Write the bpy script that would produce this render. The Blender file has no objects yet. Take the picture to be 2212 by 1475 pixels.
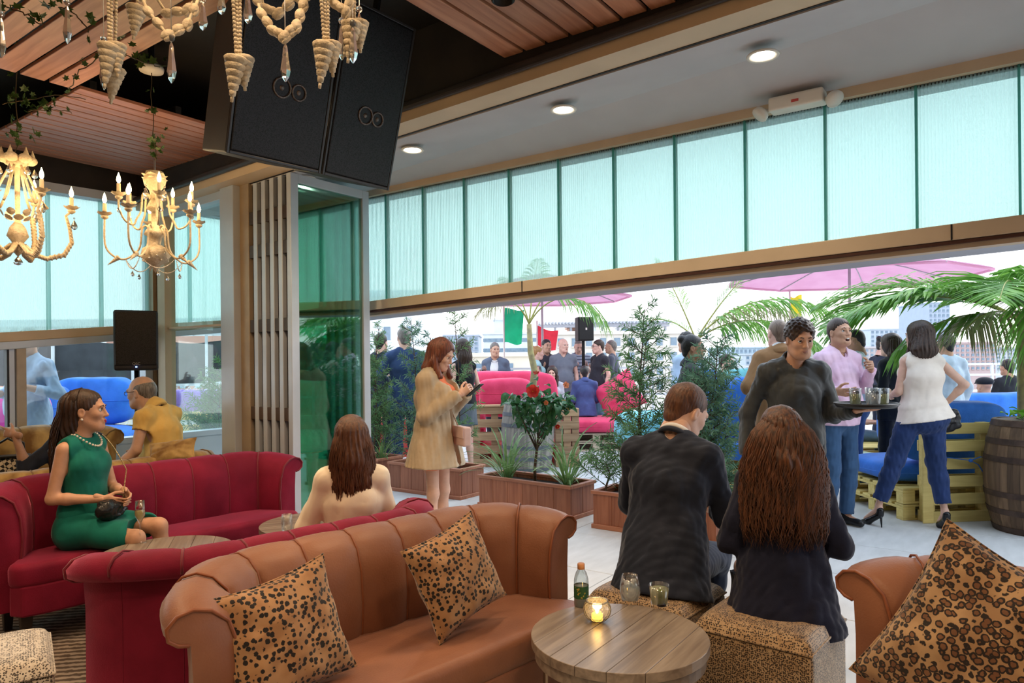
import bpy, bmesh, math, random
import numpy as np
from mathutils import Vector, Matrix, Euler

random.seed(7)
rng = np.random.default_rng(7)
SC = bpy.context.scene
COL = SC.collection
V = Vector
PI = math.pi

# ------------------------------------------------------------------ camera
F, CX, HY, H, ROLL = 1500.0, 1106.0, 779.0, 1.5, 0.010
cam_d = bpy.data.cameras.new('camera')
cam = bpy.data.objects.new('camera', cam_d)
COL.objects.link(cam)
cam_d.sensor_width = 36.0
cam_d.lens = 36.0 * F / 2212.0
cam_d.shift_y = (HY - 737.5) / 2212.0
cam_d.clip_end = 1000
cam.matrix_world = Matrix.Translation((0, 0, H)) @ Matrix.Rotation(PI/2, 4, 'X') @ Matrix.Rotation(-ROLL, 4, 'Z')
SC.camera = cam

# ------------------------------------------------------------------ world: pale evening sky
W = bpy.data.worlds.new('evening_sky'); SC.world = W; W.use_nodes = True
nt = W.node_tree; nt.nodes.clear()
wo = nt.nodes.new('ShaderNodeOutputWorld'); bg = nt.nodes.new('ShaderNodeBackground')
tc = nt.nodes.new('ShaderNodeTexCoord'); sx = nt.nodes.new('ShaderNodeSeparateXYZ')
cr = nt.nodes.new('ShaderNodeValToRGB')
nt.links.new(tc.outputs['Generated'], sx.inputs[0]); nt.links.new(sx.outputs['Z'], cr.inputs[0])
e = cr.color_ramp.elements
e[0].position = 0.0; e[0].color = (0.98, 0.95, 0.97, 1)
e[1].position = 1.0; e[1].color = (0.62, 0.78, 1.0, 1)
el = cr.color_ramp.elements.new(0.25); el.color = (0.86, 0.93, 1.0, 1)
nt.links.new(cr.outputs[0], bg.inputs[0]); bg.inputs[1].default_value = 1.45
nt.links.new(bg.outputs[0], wo.inputs[0])

# a low, soft evening sun behind thin cloud
sl = bpy.data.lights.new('sun', 'SUN'); sl.energy = 0.55; sl.angle = math.radians(25); sl.color = (1.0, 0.93, 0.84)
so = bpy.data.objects.new('sun', sl); COL.objects.link(so)
so.rotation_euler = (math.radians(52), 0, math.radians(120))

SC.view_settings.view_transform = 'Standard'
SC.view_settings.look = 'None'
SC.view_settings.gamma = 1.0
SC.view_settings.use_curve_mapping = False
SC.view_settings.exposure = 0.92
C_ = SC.cycles
C_.max_bounces = 5; C_.diffuse_bounces = 3; C_.glossy_bounces = 2; C_.transmission_bounces = 4; C_.transparent_max_bounces = 14
C_.caustics_reflective = False; C_.caustics_refractive = False; C_.sample_clamp_indirect = 4.0; C_.adaptive_threshold = 0.05

# ------------------------------------------------------------------ geometry of the place
# building axes: A runs away to the right, B runs away to the left
TH = math.atan2(0.8119, 0.5838)
AV = V((math.cos(TH), math.sin(TH), 0)); BV = V((-math.sin(TH), math.cos(TH), 0))
def ray(px, py):
    u2, w2 = px-CX, HY-py
    c, s = math.cos(ROLL), math.sin(ROLL)
    return ((u2*c+w2*s)/F, (-u2*s+w2*c)/F)
def at(px, py, d):
    u, w = ray(px, py); return V((u*d, d, H+w*d))
def fl(px, py, z=0.0):
    u, w = ray(px, py); d = (z-H)/w; return V((u*d, d, z))
def onA(px, py, a):
    u, w = ray(px, py); d = a/(u*AV.x+AV.y); return V((u*d, d, H+w*d))
def onB(px, py, b):
    u, w = ray(px, py); d = b/(u*BV.x+BV.y); return V((u*d, d, H+w*d))
def ab(a, b, z=0.0):
    v = AV*a+BV*b; return V((v.x, v.y, z))
def toab(p): return p.dot(AV), p.dot(BV)

# ------------------------------------------------------------------ scene bookkeeping
def link(o, parent=None):
    COL.objects.link(o)
    if parent is not None: o.parent = parent
    return o
def tag(o, label=None, cat=None, group=None, kind=None):
    if label: o['label'] = label
    if cat: o['category'] = cat
    if group: o['group'] = group
    if kind: o['kind'] = kind
    return o
def thing(name, label, cat, loc=(0, 0, 0), rz=0.0, group=None):
    o = bpy.data.objects.new(name, None); o.empty_display_size = 0.1
    link(o); o.location = loc; o.rotation_euler = (0, 0, rz)
    return tag(o, label, cat, group)
def copy_tree(o, parent=None):
    c = o.copy(); link(c); c.parent = parent
    for ch in list(o.children): copy_tree(ch, c)
    return c

class MB:
    "collects vertices and faces for one mesh"
    def __init__(s): s.v = []; s.f = []; s.mi = []; s.cur = 0
    def add(s, vs, fs):
        n = len(s.v); s.v.extend([tuple(p) for p in vs])
        for q in fs: s.f.append(tuple(n+i for i in q)); s.mi.append(s.cur)
        return s
    def box(s, x0, x1, y0, y1, z0, z1, M=None):
        vs = [V((x, y, z)) for z in (z0, z1) for y in (y0, y1) for x in (x0, x1)]
        if M is not None: vs = [M @ p for p in vs]
        return s.add(vs, [(0, 2, 3, 1), (4, 5, 7, 6), (0, 1, 5, 4), (2, 6, 7, 3), (0, 4, 6, 2), (1, 3, 7, 5)])
    def tube(s, pts, r, n=8, cap=True, flat=1.0):
        pts = [V(p) for p in pts]; m = len(pts)
        rs = r if isinstance(r, (list, tuple)) else [r]*m
        up = V((0, 0, 1)); prev = None; rings = []
        for i, p in enumerate(pts):
            t = (pts[min(i+1, m-1)]-pts[max(i-1, 0)])
            if t.length < 1e-9: t = V((0, 0, 1))
            t.normalize()
            if prev is None:
                a = t.cross(up)
                if a.length < 1e-3: a = t.cross(V((1, 0, 0)))
            else:
                a = prev - t*prev.dot(t)
                if a.length < 1e-5: a = t.cross(up)
            a.normalize(); prev = a; b = t.cross(a)
            rings.append([p + (a*math.cos(2*PI*k/n) + b*(math.sin(2*PI*k/n)*flat))*rs[i] for k in range(n)])
        vs = [q for ring in rings for q in ring]; fs = []
        for i in range(m-1):
            for k in range(n):
                k2 = (k+1) % n
                fs.append((i*n+k, i*n+k2, (i+1)*n+k2, (i+1)*n+k))
        if cap:
            fs.append(tuple(range(n-1, -1, -1))); fs.append(tuple((m-1)*n+k for k in range(n)))
        return s.add(vs, fs)
    def lathe(s, prof, n=24, M=None, close=True):
        vs = []; fs = []
        for (r, z) in prof:
            for k in range(n):
                p = V((r*math.cos(2*PI*k/n), r*math.sin(2*PI*k/n), z))
                vs.append(M @ p if M is not None else p)
        m = len(prof)
        for i in range(m-1):
            for k in range(n):
                k2 = (k+1) % n
                fs.append((i*n+k, i*n+k2, (i+1)*n+k2, (i+1)*n+k))
        if close:
            fs.append(tuple(range(n-1, -1, -1))); fs.append(tuple((m-1)*n+k for k in range(n)))
        return s.add(vs, fs)
    def ball(s, c, r, n=10, m=7, sc=(1, 1, 1), R=None):
        c = V(c); vs = []; fs = []
        for i in range(m+1):
            th = PI*i/m
            for k in range(n):
                ph = 2*PI*k/n
                q = V((r*sc[0]*math.sin(th)*math.cos(ph), r*sc[1]*math.sin(th)*math.sin(ph), r*sc[2]*math.cos(th)))
                if R is not None: q = R @ q
                vs.append(c+q)
        for i in range(m):
            for k in range(n):
                k2 = (k+1) % n
                fs.append((i*n+k, (i+1)*n+k, (i+1)*n+k2, i*n+k2))
        return s.add(vs, fs)
    def grid(s, fn, nu, nv, wrapu=False):
        vs = [fn(i/(nu if wrapu else nu-1), j/(nv-1)) for j in range(nv) for i in range(nu)]
        fs = []
        for j in range(nv-1):
            for i in range(nu if wrapu else nu-1):
                i2 = (i+1) % nu
                fs.append((j*nu+i, j*nu+i2, (j+1)*nu+i2, (j+1)*nu+i))
        return s.add(vs, fs)
    def prism(s, poly, z0, z1, M=None):
        n = len(poly)
        vs = [V((x, y, z0)) for x, y in poly]+[V((x, y, z1)) for x, y in poly]
        if M is not None: vs = [M @ p for p in vs]
        fs = [tuple(range(n-1, -1, -1)), tuple(range(n, 2*n))]
        for k in range(n): fs.append((k, (k+1) % n, n+(k+1) % n, n+k))
        return s.add(vs, fs)
    def mesh(s, name):
        me = bpy.data.meshes.new(name); me.from_pydata(s.v, [], s.f)
        if any(s.mi): me.polygons.foreach_set('material_index', s.mi)
        me.update(); return me
    def build(s, name, m, parent=None, smooth=False, bevel=0.0, loc=None, rot=None, seg=2):
        me = s.mesh(name)
        for x in (m if isinstance(m, (list, tuple)) else [m]): me.materials.append(x)
        if smooth: me.polygons.foreach_set('use_smooth', [True]*len(me.polygons))
        o = bpy.data.objects.new(name, me); link(o, parent)
        if loc is not None: o.location = loc
        if rot is not None: o.rotation_euler = rot
        if bevel > 0:
            b = o.modifiers.new('bevel', 'BEVEL'); b.width = bevel; b.segments = seg; b.limit_method = 'ANGLE'
            b.angle_limit = math.radians(40)
        return o
def inst(o, parent, loc=None, rot=None, scale=None):
    c = o.copy(); link(c); c.parent = parent
    if loc is not None: c.location = loc
    if rot is not None: c.rotation_euler = rot
    if scale is not None: c.scale = scale
    return c
def Rz(a): return Matrix.Rotation(a, 4, 'Z')
def struct(o, label=None): o['kind'] = 'structure'; return o

# ------------------------------------------------------------------ materials
def newmat(name):
    m = bpy.data.materials.new(name); m.use_nodes = True
    t = m.node_tree; b = t.nodes['Principled BSDF']
    return m, t, b
def rgba(c): return (c[0], c[1], c[2], 1.0)
def srgb(r, g, b):
    f = lambda x: (x/255/12.92) if x/255 <= .04045 else ((x/255+.055)/1.055)**2.4
    return (f(r), f(g), f(b))
def mat(name, col, rough=.6, col2=None, scale=10., bump=0., bscale=None, metal=0., spec=.4, stretch=(1, 1, 1),
        detail=5, lo=.35, hi=.65, sheen=0., trans=0., ior=1.45, emit=None, estr=0., alpha=1., coat=0., bdist=.01):
    m, t, b = newmat(name)
    b.inputs['Roughness'].default_value = rough; b.inputs['Metallic'].default_value = metal
    b.inputs['Specular IOR Level'].default_value = spec
    b.inputs['Base Color'].default_value = rgba(col)
    if sheen: b.inputs['Sheen Weight'].default_value = sheen; b.inputs['Sheen Roughness'].default_value = .4
    if trans: b.inputs['Transmission Weight'].default_value = trans
    b.inputs['IOR'].default_value = ior
    if coat: b.inputs['Coat Weight'].default_value = coat
    if emit: b.inputs['Emission Color'].default_value = rgba(emit); b.inputs['Emission Strength'].default_value = estr
    if alpha < 1: b.inputs['Alpha'].default_value = alpha
    if col2 is None and not bump: col2 = tuple(min(1, c*.86) for c in col)
    co = t.nodes.new('ShaderNodeTexCoord'); mp = t.nodes.new('ShaderNodeMapping')
    mp.inputs['Scale'].default_value = stretch
    t.links.new(co.outputs['Object'], mp.inputs[0])
    if col2 is not None:
        n = t.nodes.new('ShaderNodeTexNoise'); n.inputs['Scale'].default_value = scale; n.inputs['Detail'].default_value = detail
        t.links.new(mp.outputs[0], n.inputs['Vector'])
        r = t.nodes.new('ShaderNodeValToRGB')
        r.color_ramp.elements[0].position = lo; r.color_ramp.elements[0].color = rgba(col2)
        r.color_ramp.elements[1].position = hi; r.color_ramp.elements[1].color = rgba(col)
        t.links.new(n.outputs[0], r.inputs[0]); t.links.new(r.outputs[0], b.inputs['Base Color'])
    if bump:
        n2 = t.nodes.new('ShaderNodeTexNoise'); n2.inputs['Scale'].default_value = bscale or scale*3; n2.inputs['Detail'].default_value = 4
        t.links.new(mp.outputs[0], n2.inputs['Vector'])
        bp = t.nodes.new('ShaderNodeBump'); bp.inputs['Strength'].default_value = bump; bp.inputs['Distance'].default_value = bdist
        t.links.new(n2.outputs[0], bp.inputs['Height']); t.links.new(bp.outputs[0], b.inputs['Normal'])
    return m
def wood(name, col, col2, rough=.5, axis=0, scale=3., bump=.15, spec=.4, per=True, var=.22):
    "grain stretched along one axis, with a tint that differs from piece to piece"
    st = [9, 9, 9]; st[axis] = .7
    m, t, b = newmat(name)
    b.inputs['Roughness'].default_value = rough; b.inputs['Specular IOR Level'].default_value = spec
    co = t.nodes.new('ShaderNodeTexCoord'); mp = t.nodes.new('ShaderNodeMapping'); mp.inputs['Scale'].default_value = st
    oi = t.nodes.new('ShaderNodeObjectInfo')
    ad = t.nodes.new('ShaderNodeVectorMath'); ad.operation = 'ADD'
    ml = t.nodes.new('ShaderNodeMath'); ml.operation = 'MULTIPLY'; ml.inputs[1].default_value = 37.
    t.links.new(oi.outputs['Random'], ml.inputs[0])
    t.links.new(co.outputs['Object'], ad.inputs[0]); t.links.new(ml.outputs[0], ad.inputs[1])
    t.links.new(ad.outputs[0], mp.inputs[0])
    n = t.nodes.new('ShaderNodeTexNoise'); n.inputs['Scale'].default_value = scale; n.inputs['Detail'].default_value = 7; n.inputs['Distortion'].default_value = .6
    t.links.new(mp.outputs[0], n.inputs['Vector'])
    r = t.nodes.new('ShaderNodeValToRGB')
    r.color_ramp.elements[0].position = .32; r.color_ramp.elements[0].color = rgba(col2)
    r.color_ramp.elements[1].position = .66; r.color_ramp.elements[1].color = rgba(col)
    t.links.new(n.outputs[0], r.inputs[0])
    hs = t.nodes.new('ShaderNodeHueSaturation')
    mr = t.nodes.new('ShaderNodeMapRange'); mr.inputs[3].default_value = 1-var; mr.inputs[4].default_value = 1+var*.6
    t.links.new(oi.outputs['Random'], mr.inputs[0]); t.links.new(mr.outputs[0], hs.inputs['Value'])
    t.links.new(r.outputs[0], hs.inputs['Color']); t.links.new(hs.outputs[0], b.inputs['Base Color'])
    bp = t.nodes.new('ShaderNodeBump'); bp.inputs['Strength'].default_value = bump; bp.inputs['Distance'].default_value = .005
    t.links.new(n.outputs[0], bp.inputs['Height']); t.links.new(bp.outputs[0], b.inputs['Normal'])
    return m
def leopard(name, base, base2, spot, scale, ring=False, rough=.75, thr=.36, center=None):
    m, t, b = newmat(name)
    b.inputs['Roughness'].default_value = rough; b.inputs['Sheen Weight'].default_value = .25
    b.inputs['Specular IOR Level'].default_value = .2
    co = t.nodes.new('ShaderNodeTexCoord')
    nz = t.nodes.new('ShaderNodeTexNoise'); nz.inputs['Scale'].default_value = scale*1.3; nz.inputs['Detail'].default_value = 2
    t.links.new(co.outputs['Object'], nz.inputs['Vector'])
    mx = t.nodes.new('ShaderNodeVectorMath'); mx.operation = 'SCALE'; mx.inputs['Scale'].default_value = .55/scale
    sb = t.nodes.new('ShaderNodeVectorMath'); sb.operation = 'ADD'
    t.links.new(nz.outputs['Color'], mx.inputs[0]); t.links.new(co.outputs['Object'], sb.inputs[0]); t.links.new(mx.outputs[0], sb.inputs[1])
    vo = t.nodes.new('ShaderNodeTexVoronoi'); vo.inputs['Scale'].default_value = scale; vo.inputs['Randomness'].default_value = .62
    t.links.new(sb.outputs[0], vo.inputs['Vector'])
    r = t.nodes.new('ShaderNodeValToRGB'); r.color_ramp.interpolation = 'EASE'
    E = r.color_ramp.elements
    if ring:
        E[0].position = 0; E[0].color = rgba(center or base2); E[1].position = .30; E[1].color = rgba(center or base2)
        for p, c in ((.36, spot), (.50, spot), (.56, base)): x = E.new(p); x.color = rgba(c)
    else:
        E[0].position = thr-.04; E[0].color = rgba(spot); E[1].position = thr+.03; E[1].color = rgba(base)
    t.links.new(vo.outputs['Distance'], r.inputs[0])
    n2 = t.nodes.new('ShaderNodeTexNoise'); n2.inputs['Scale'].default_value = scale*.25
    t.links.new(co.outputs['Object'], n2.inputs['Vector'])
    m2 = t.nodes.new('ShaderNodeMixRGB'); m2.blend_type = 'MULTIPLY'; m2.inputs[0].default_value = .8
    r2 = t.nodes.new('ShaderNodeValToRGB'); r2.color_ramp.elements[0].position = .4; r2.color_ramp.elements[0].color = rgba(tuple(b2/max(.01, b1) if b1 > .01 else 1 for b1, b2 in zip(base, base2)))
    r2.color_ramp.elements[1].position = .6; r2.color_ramp.elements[1].color = (1, 1, 1, 1)
    t.links.new(n2.outputs[0], r2.inputs[0]); t.links.new(r.outputs[0], m2.inputs[1]); t.links.new(r2.outputs[0], m2.inputs[2])
    t.links.new(m2.outputs[0], b.inputs['Base Color'])
    bp = t.nodes.new('ShaderNodeBump'); bp.inputs['Strength'].default_value = .12
    n3 = t.nodes.new('ShaderNodeTexNoise'); n3.inputs['Scale'].default_value = 160
    t.links.new(co.outputs['Object'], n3.inputs['Vector']); t.links.new(n3.outputs[0], bp.inputs['Height']); t.links.new(bp.outputs[0], b.inputs['Normal'])
    return m
def clearglass(name, tint, gloss=.10, rough=.02):
    "thin sheet of glass: see-through with a faint mirror"
    m = bpy.data.materials.new(name); m.use_nodes = True; t = m.node_tree; t.nodes.clear()
    o = t.nodes.new('ShaderNodeOutputMaterial'); tr = t.nodes.new('ShaderNodeBsdfTransparent'); gl = t.nodes.new('ShaderNodeBsdfGlossy')
    mx = t.nodes.new('ShaderNodeMixShader'); fr = t.nodes.new('ShaderNodeLayerWeight'); fr.inputs[0].default_value = .35
    ml = t.nodes.new('ShaderNodeMath'); ml.operation = 'MULTIPLY_ADD'; ml.inputs[1].default_value = gloss*3; ml.inputs[2].default_value = gloss*.5; ml.use_clamp = True
    tr.inputs[0].default_value = rgba(tint); gl.inputs[0].default_value = (1, 1, 1, 1); gl.inputs['Roughness'].default_value = rough
    t.links.new(fr.outputs['Fresnel'], ml.inputs[0]); t.links.new(ml.outputs[0], mx.inputs[0])
    t.links.new(tr.outputs[0], mx.inputs[1]); t.links.new(gl.outputs[0], mx.inputs[2]); t.links.new(mx.outputs[0], o.inputs[0])
    return m
def leafmat(name, col, col2, rough=.45, tl=.35, scale=6):
    m, t, b = newmat(name); b.inputs['Roughness'].default_value = rough; b.inputs['Specular IOR Level'].default_value = .4
    oi = t.nodes.new('ShaderNodeTexCoord'); n = t.nodes.new('ShaderNodeTexNoise'); n.inputs['Scale'].default_value = scale
    t.links.new(oi.outputs['Object'], n.inputs['Vector'])
    r = t.nodes.new('ShaderNodeValToRGB'); r.color_ramp.elements[0].position = .35; r.color_ramp.elements[0].color = rgba(col2)
    r.color_ramp.elements[1].position = .65; r.color_ramp.elements[1].color = rgba(col)
    t.links.new(n.outputs[0], r.inputs[0]); t.links.new(r.outputs[0], b.inputs['Base Color'])
    ts = t.nodes.new('ShaderNodeBsdfTranslucent'); t.links.new(r.outputs[0], ts.inputs[0])
    mx = t.nodes.new('ShaderNodeMixShader'); mx.inputs[0].default_value = tl
    out = t.nodes['Material Output']; t.links.new(b.outputs[0], mx.inputs[1]); t.links.new(ts.outputs[0], mx.inputs[2]); t.links.new(mx.outputs[0], out.inputs[0])
    return m
def lampmat(name, col, s):
    m = bpy.data.materials.new(name); m.use_nodes = True; t = m.node_tree; t.nodes.clear()
    o = t.nodes.new('ShaderNodeOutputMaterial'); em = t.nodes.new('ShaderNodeEmission')
    em.inputs[0].default_value = rgba(col); em.inputs[1].default_value = s; t.links.new(em.outputs[0], o.inputs[0]); return m

M = {}
M['black'] = mat('black_paint', (.010, .009, .009), .55, (.006, .006, .006), 30)
M['dark_wall'] = mat('dark_wall_paint', (.022, .017, .015), .7, (.013, .010, .010), 6, bump=.1, bscale=60)
M['soffit'] = mat('soffit_plaster', (.52, .51, .54), .8, (.49, .48, .51), 4, bump=.04, bscale=200)
M['cream'] = mat('cream_frame_metal', (.62, .49, .34), .45, (.57, .45, .31), 5)
M['frame'] = mat('pale_aluminium', (.52, .56, .62), .4, (.48, .52, .58), 5, metal=.25)
M['frame_tan'] = mat('tan_aluminium', (.42, .33, .23), .4, (.36, .28, .2), 8, metal=.2)
M['grey_beam'] = mat('grey_beam_paint', (.42, .44, .50), .6, (.39, .41, .47), 3)
M['gasket'] = mat('rubber_gasket', (.02, .02, .025), .5)
M['slat'] = wood('cedar_slat', (.50, .25, .15), (.33, .14, .08), .42, 0, 3.2, .12, var=.2)
M['slat_b'] = wood('cedar_slat_thin', (.40, .18, .12), (.27, .11, .07), .35, 0, 3.2, .1, var=.15, spec=.5)
M['steel'] = mat('brushed_steel', (.55, .56, .58), .3, (.45, .46, .48), 20, metal=1.)
M['chrome'] = mat('chrome', (.8, .8, .82), .12, metal=1.)
M['white'] = mat('white_plastic', (.75, .72, .66), .45, (.70, .67, .61), 8)
M['tile'] = mat('stone_tile', (.60, .60, .59), .55, (.50, .50, .49), 3.2, bump=.08, bscale=40, stretch=(1, 3.5, 1), lo=.3, hi=.7)
M['grout'] = mat('dark_grout', (.10, .10, .10), .9)
M['glass'] = clearglass('clear_glass', (.92, .98, .97), .035)
M['glass_green'] = clearglass('green_tinted_glass', (.60, .87, .79), .12)
M['drink_glass'] = clearglass('drinking_glass', (.96, .97, .965), .13, .01)
# channel glass: milky, ribbed, lit by the sky behind
m, t, b = newmat('channel_glass'); M['channel'] = m
ts = t.nodes.new('ShaderNodeBsdfTranslucent'); ts.inputs[0].default_value = (.685, .83, .805, 1)
tp = t.nodes.new('ShaderNodeBsdfTransparent'); tp.inputs[0].default_value = (.685, .83, .805, 1)
m1 = t.nodes.new('ShaderNodeMixShader'); m1.inputs[0].default_value = .62
m2 = t.nodes.new('ShaderNodeMixShader'); m2.inputs[0].default_value = .90
b.inputs['Base Color'].default_value = (.75, .86, .85, 1); b.inputs['Roughness'].default_value = .18
t.links.new(ts.outputs[0], m1.inputs[1]); t.links.new(tp.outputs[0], m1.inputs[2])
t.links.new(b.outputs[0], m2.inputs[1]); t.links.new(m1.outputs[0], m2.inputs[2]); t.links.new(m2.outputs[0], t.nodes['Material Output'].inputs[0])
m, t, b = newmat('channel_glass_edge'); M['channel_edge'] = m
ts = t.nodes.new('ShaderNodeBsdfTranslucent'); ts.inputs[0].default_value = (.30, .62, .56, 1); m1 = t.nodes.new('ShaderNodeMixShader'); m1.inputs[0].default_value = .75
b.inputs['Base Color'].default_value = (.10, .26, .22, 1); b.inputs['Roughness'].default_value = .3
t.links.new(b.outputs[0], m1.inputs[1]); t.links.new(ts.outputs[0], m1.inputs[2]); t.links.new(m1.outputs[0], t.nodes['Material Output'].inputs[0])
M['bulb'] = lampmat('candle_bulb_glow', (1.0, .72, .32), 26.)
M['led'] = lampmat('downlight_glow', (1.0, .88, .70), 14.)
M['blue_led'] = lampmat('blue_led_glow', (.15, .3, 1.), 8.)

# ================================================================== THE SETTING
aI, aO, bL = 3.36, 4.36, 6.53
def zl(p, q, ax='b'):
    i = 1 if ax == 'b' else 0
    s0, s1 = toab(p)[i], toab(q)[i]
    return lambda s: p.z + (q.z-p.z)*(s-s0)/(s1-s0)
zI = zl(onA(870, 298, aI), onA(1826, 0, aI))                 # inner track, underside
zG1 = zl(onA(914, 404, aO), onA(2212, 138, aO))              # channel glass, top edge
zS = zl(onA(853, 401, aO-.04), onA(2212, 108, aO-.04))       # soffit meets the outer fascia
zG0 = zl(onA(1000, 625.7, aO), onA(2012, 492.5, aO))         # channel glass, bottom edge
zH = zl(onA(1000, 645.8, aO-.05), onA(2012, 524, aO-.05))    # underside of the cream rail
zF = zl(onA(1000, 659, aO+.32), onA(2012, 544.7, aO+.32))    # underside of the grey beam
BLO, BHI = -4.2, 6.53
ROT = (0, 0, TH)
def bld(mb, name, m, parent=None, **k):
    "an object whose local axes are the building's A and B"
    o = mb.build(name, m, parent, **k)
    if parent is None: o.rotation_euler = ROT
    return o
def sb(mb, a0, a1, b0, b1, lo0, lo1, hi0, hi1):
    "a bar along B whose underside and top may slope: lo0/hi0 at b0, lo1/hi1 at b1"
    vs = [(a0, b0, lo0), (a1, b0, lo0), (a0, b1, lo1), (a1, b1, lo1), (a0, b0, hi0), (a1, b0, hi0), (a0, b1, hi1), (a1, b1, hi1)]
    return mb.add(vs, [(0, 2, 3, 1), (4, 5, 7, 6), (0, 1, 5, 4), (2, 6, 7, 3), (0, 4, 6, 2), (1, 3, 7, 5)])

# ---- floor: a dark bed of mortar with large square stone tiles on it
P = 0.885
terr = [toab(V(p+(0,))) for p in ((-15., -7.), (17., -7.), (17., 16.), (-15., 16.))]
def clip(poly, ax, val, keep_hi):
    out = []; n = len(poly); sg = 1 if keep_hi else -1
    for i in range(n):
        p, q = poly[i], poly[(i+1) % n]; dp, dq = (p[ax]-val)*sg, (q[ax]-val)*sg
        if dp >= 0: out.append(p)
        if dp*dq < 0: t = dp/(dp-dq); out.append((p[0]+(q[0]-p[0])*t, p[1]+(q[1]-p[1])*t))
    return out
fb = MB(); fb.prism(terr, -.60, -.012)
floor = struct(bld(fb, 'floor', M['grout']))
tm = MB(); tm.box(.003, P-.003, .003, P-.003, -.02, 0)
tile0 = tm.build('tile', M['tile'], floor, bevel=.003, seg=1)
first = True
IA, IB = (-5, 9), (-5, 8)
for i in range(*IA):
    for j in range(*IB):
        a0, b0 = 4.335+P*(i-1), .5+P*j
        if a0+P < .0 or (a0 < 3.0-P and b0 > 2.3): continue
        p = ab(a0+P/2, b0+P/2)
        if p.y > 16 or p.x > 17 or p.y < -2: continue
        if first: tile0.location = (a0, b0, 0); first = False
        else: inst(tile0, floor, (a0, b0, 0))
ah = 4.335+P*(IA[1]-1)+.003; al = 4.335+P*(IA[0]-1)-.003; bh = .5+P*IB[1]+.003; bl = .5+P*IB[0]-.003
rest = MB()
for pl in (clip(terr, 0, ah, True), clip(clip(terr, 0, ah-.006, False), 1, bh, True), clip(clip(terr, 0, ah-.006, False), 1, bl, False), clip(clip(clip(terr, 0, al, False), 1, bh-.006, False), 1, bl+.006, True)):
    if len(pl) > 2: rest.prism(pl, -.02, 0)
o = rest.build('far_paving', M['tile'], floor); tag(o, kind='stuff')
# patterned carpet under the seating on the left
m, t, b = newmat('ribbed_carpet'); M['carpet'] = m
b.inputs['Roughness'].default_value = .95; b.inputs['Specular IOR Level'].default_value = .1
co = t.nodes.new('ShaderNodeTexCoord'); wv = t.nodes.new('ShaderNodeTexWave'); wv.inputs['Scale'].default_value = 9.; wv.inputs['Distortion'].default_value = 2.2
wv.inputs['Detail'].default_value = 2.; wv.inputs['Detail Scale'].default_value = 3.; wv.bands_direction = 'DIAGONAL'
t.links.new(co.outputs['Object'], wv.inputs['Vector'])
r = t.nodes.new('ShaderNodeValToRGB'); r.color_ramp.elements[0].position = .35; r.color_ramp.elements[0].color = (.075, .055, .042, 1)
r.color_ramp.elements[1].position = .7; r.color_ramp.elements[1].color = (.26, .21, .17, 1)
t.links.new(wv.outputs['Fac'], r.inputs[0]); t.links.new(r.outputs[0], b.inputs['Base Color'])
bp = t.nodes.new('ShaderNodeBump'); bp.inputs['Strength'].default_value = .5; bp.inputs['Distance'].default_value = .01
t.links.new(wv.outputs['Fac'], bp.inputs['Height']); t.links.new(bp.outputs[0], b.inputs['Normal'])
cp = MB(); cp.box(-2.9, 3.18, 2.45, 6.35, -.02, .006)
o = bld(cp, 'carpet', M['carpet']); struct(o); o['label'] = 'brown ribbed carpet with wavy cream lines under the sofas'

# ---- dark ceiling void and the slat panels hung below it
cb = MB(); cb.box(-3.2, aI, BLO, BHI, 3.55, 3.75)
ceil = struct(bld(cb, 'ceiling', M['black']))
ZS = 3.20
def slats(name, a0, a1, b0, b1, pitch, w, along, m, th=.022):
    mb = MB()
    # hidden battens that carry the slats, above them
    if along == 'a':
        L = a1-a0; mb.box(0, L, 0, w, 0, th)
        n = int((b1-b0)/pitch+.5); o0 = mb.build('slat', m, ceil, bevel=.002, seg=1)
        for k in range(n):
            loc = (a0+rng.uniform(-.004, .004), b0+k*pitch, ZS)
            if k == 0: o0.location = loc
            else: inst(o0, ceil, loc)
        bt = MB()
        for f in (.06, .5, .94): bt.box(a0+L*f-.02, a0+L*f+.02, b0, b1-.01, ZS+th, ZS+th+.05)
    else:
        L = b1-b0; mb.box(0, L, 0, w, 0, th)
        n = int((a1-a0)/pitch+.5); o0 = mb.build('slat', m, ceil, bevel=.002, seg=1)
        for k in range(n):
            loc = (a1-k*pitch, b0+rng.uniform(-.004, .004), ZS)
            if k == 0: o0.location = loc; o0.rotation_euler = (0, 0, PI/2)
            else: inst(o0, ceil, loc, (0, 0, PI/2))
        bt = MB()
        for f in (.06, .5, .94): bt.box(a0, a1-.01, b0+L*f-.02, b0+L*f+.02, ZS+th, ZS+th+.05)
    bt.build('batten', M['black'], ceil)
slats('near', -1.2, 1.90, 1.2, 4.68, .150, .126, 'b', M['slat'])
slats('far', 1.93, 3.17, 4.64, 6.36, .108, .092, 'a', M['slat_b'])
slats('right', .2, 3.15, -3.6, 2.34, .148, .126, 'a', M['slat'])

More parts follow.
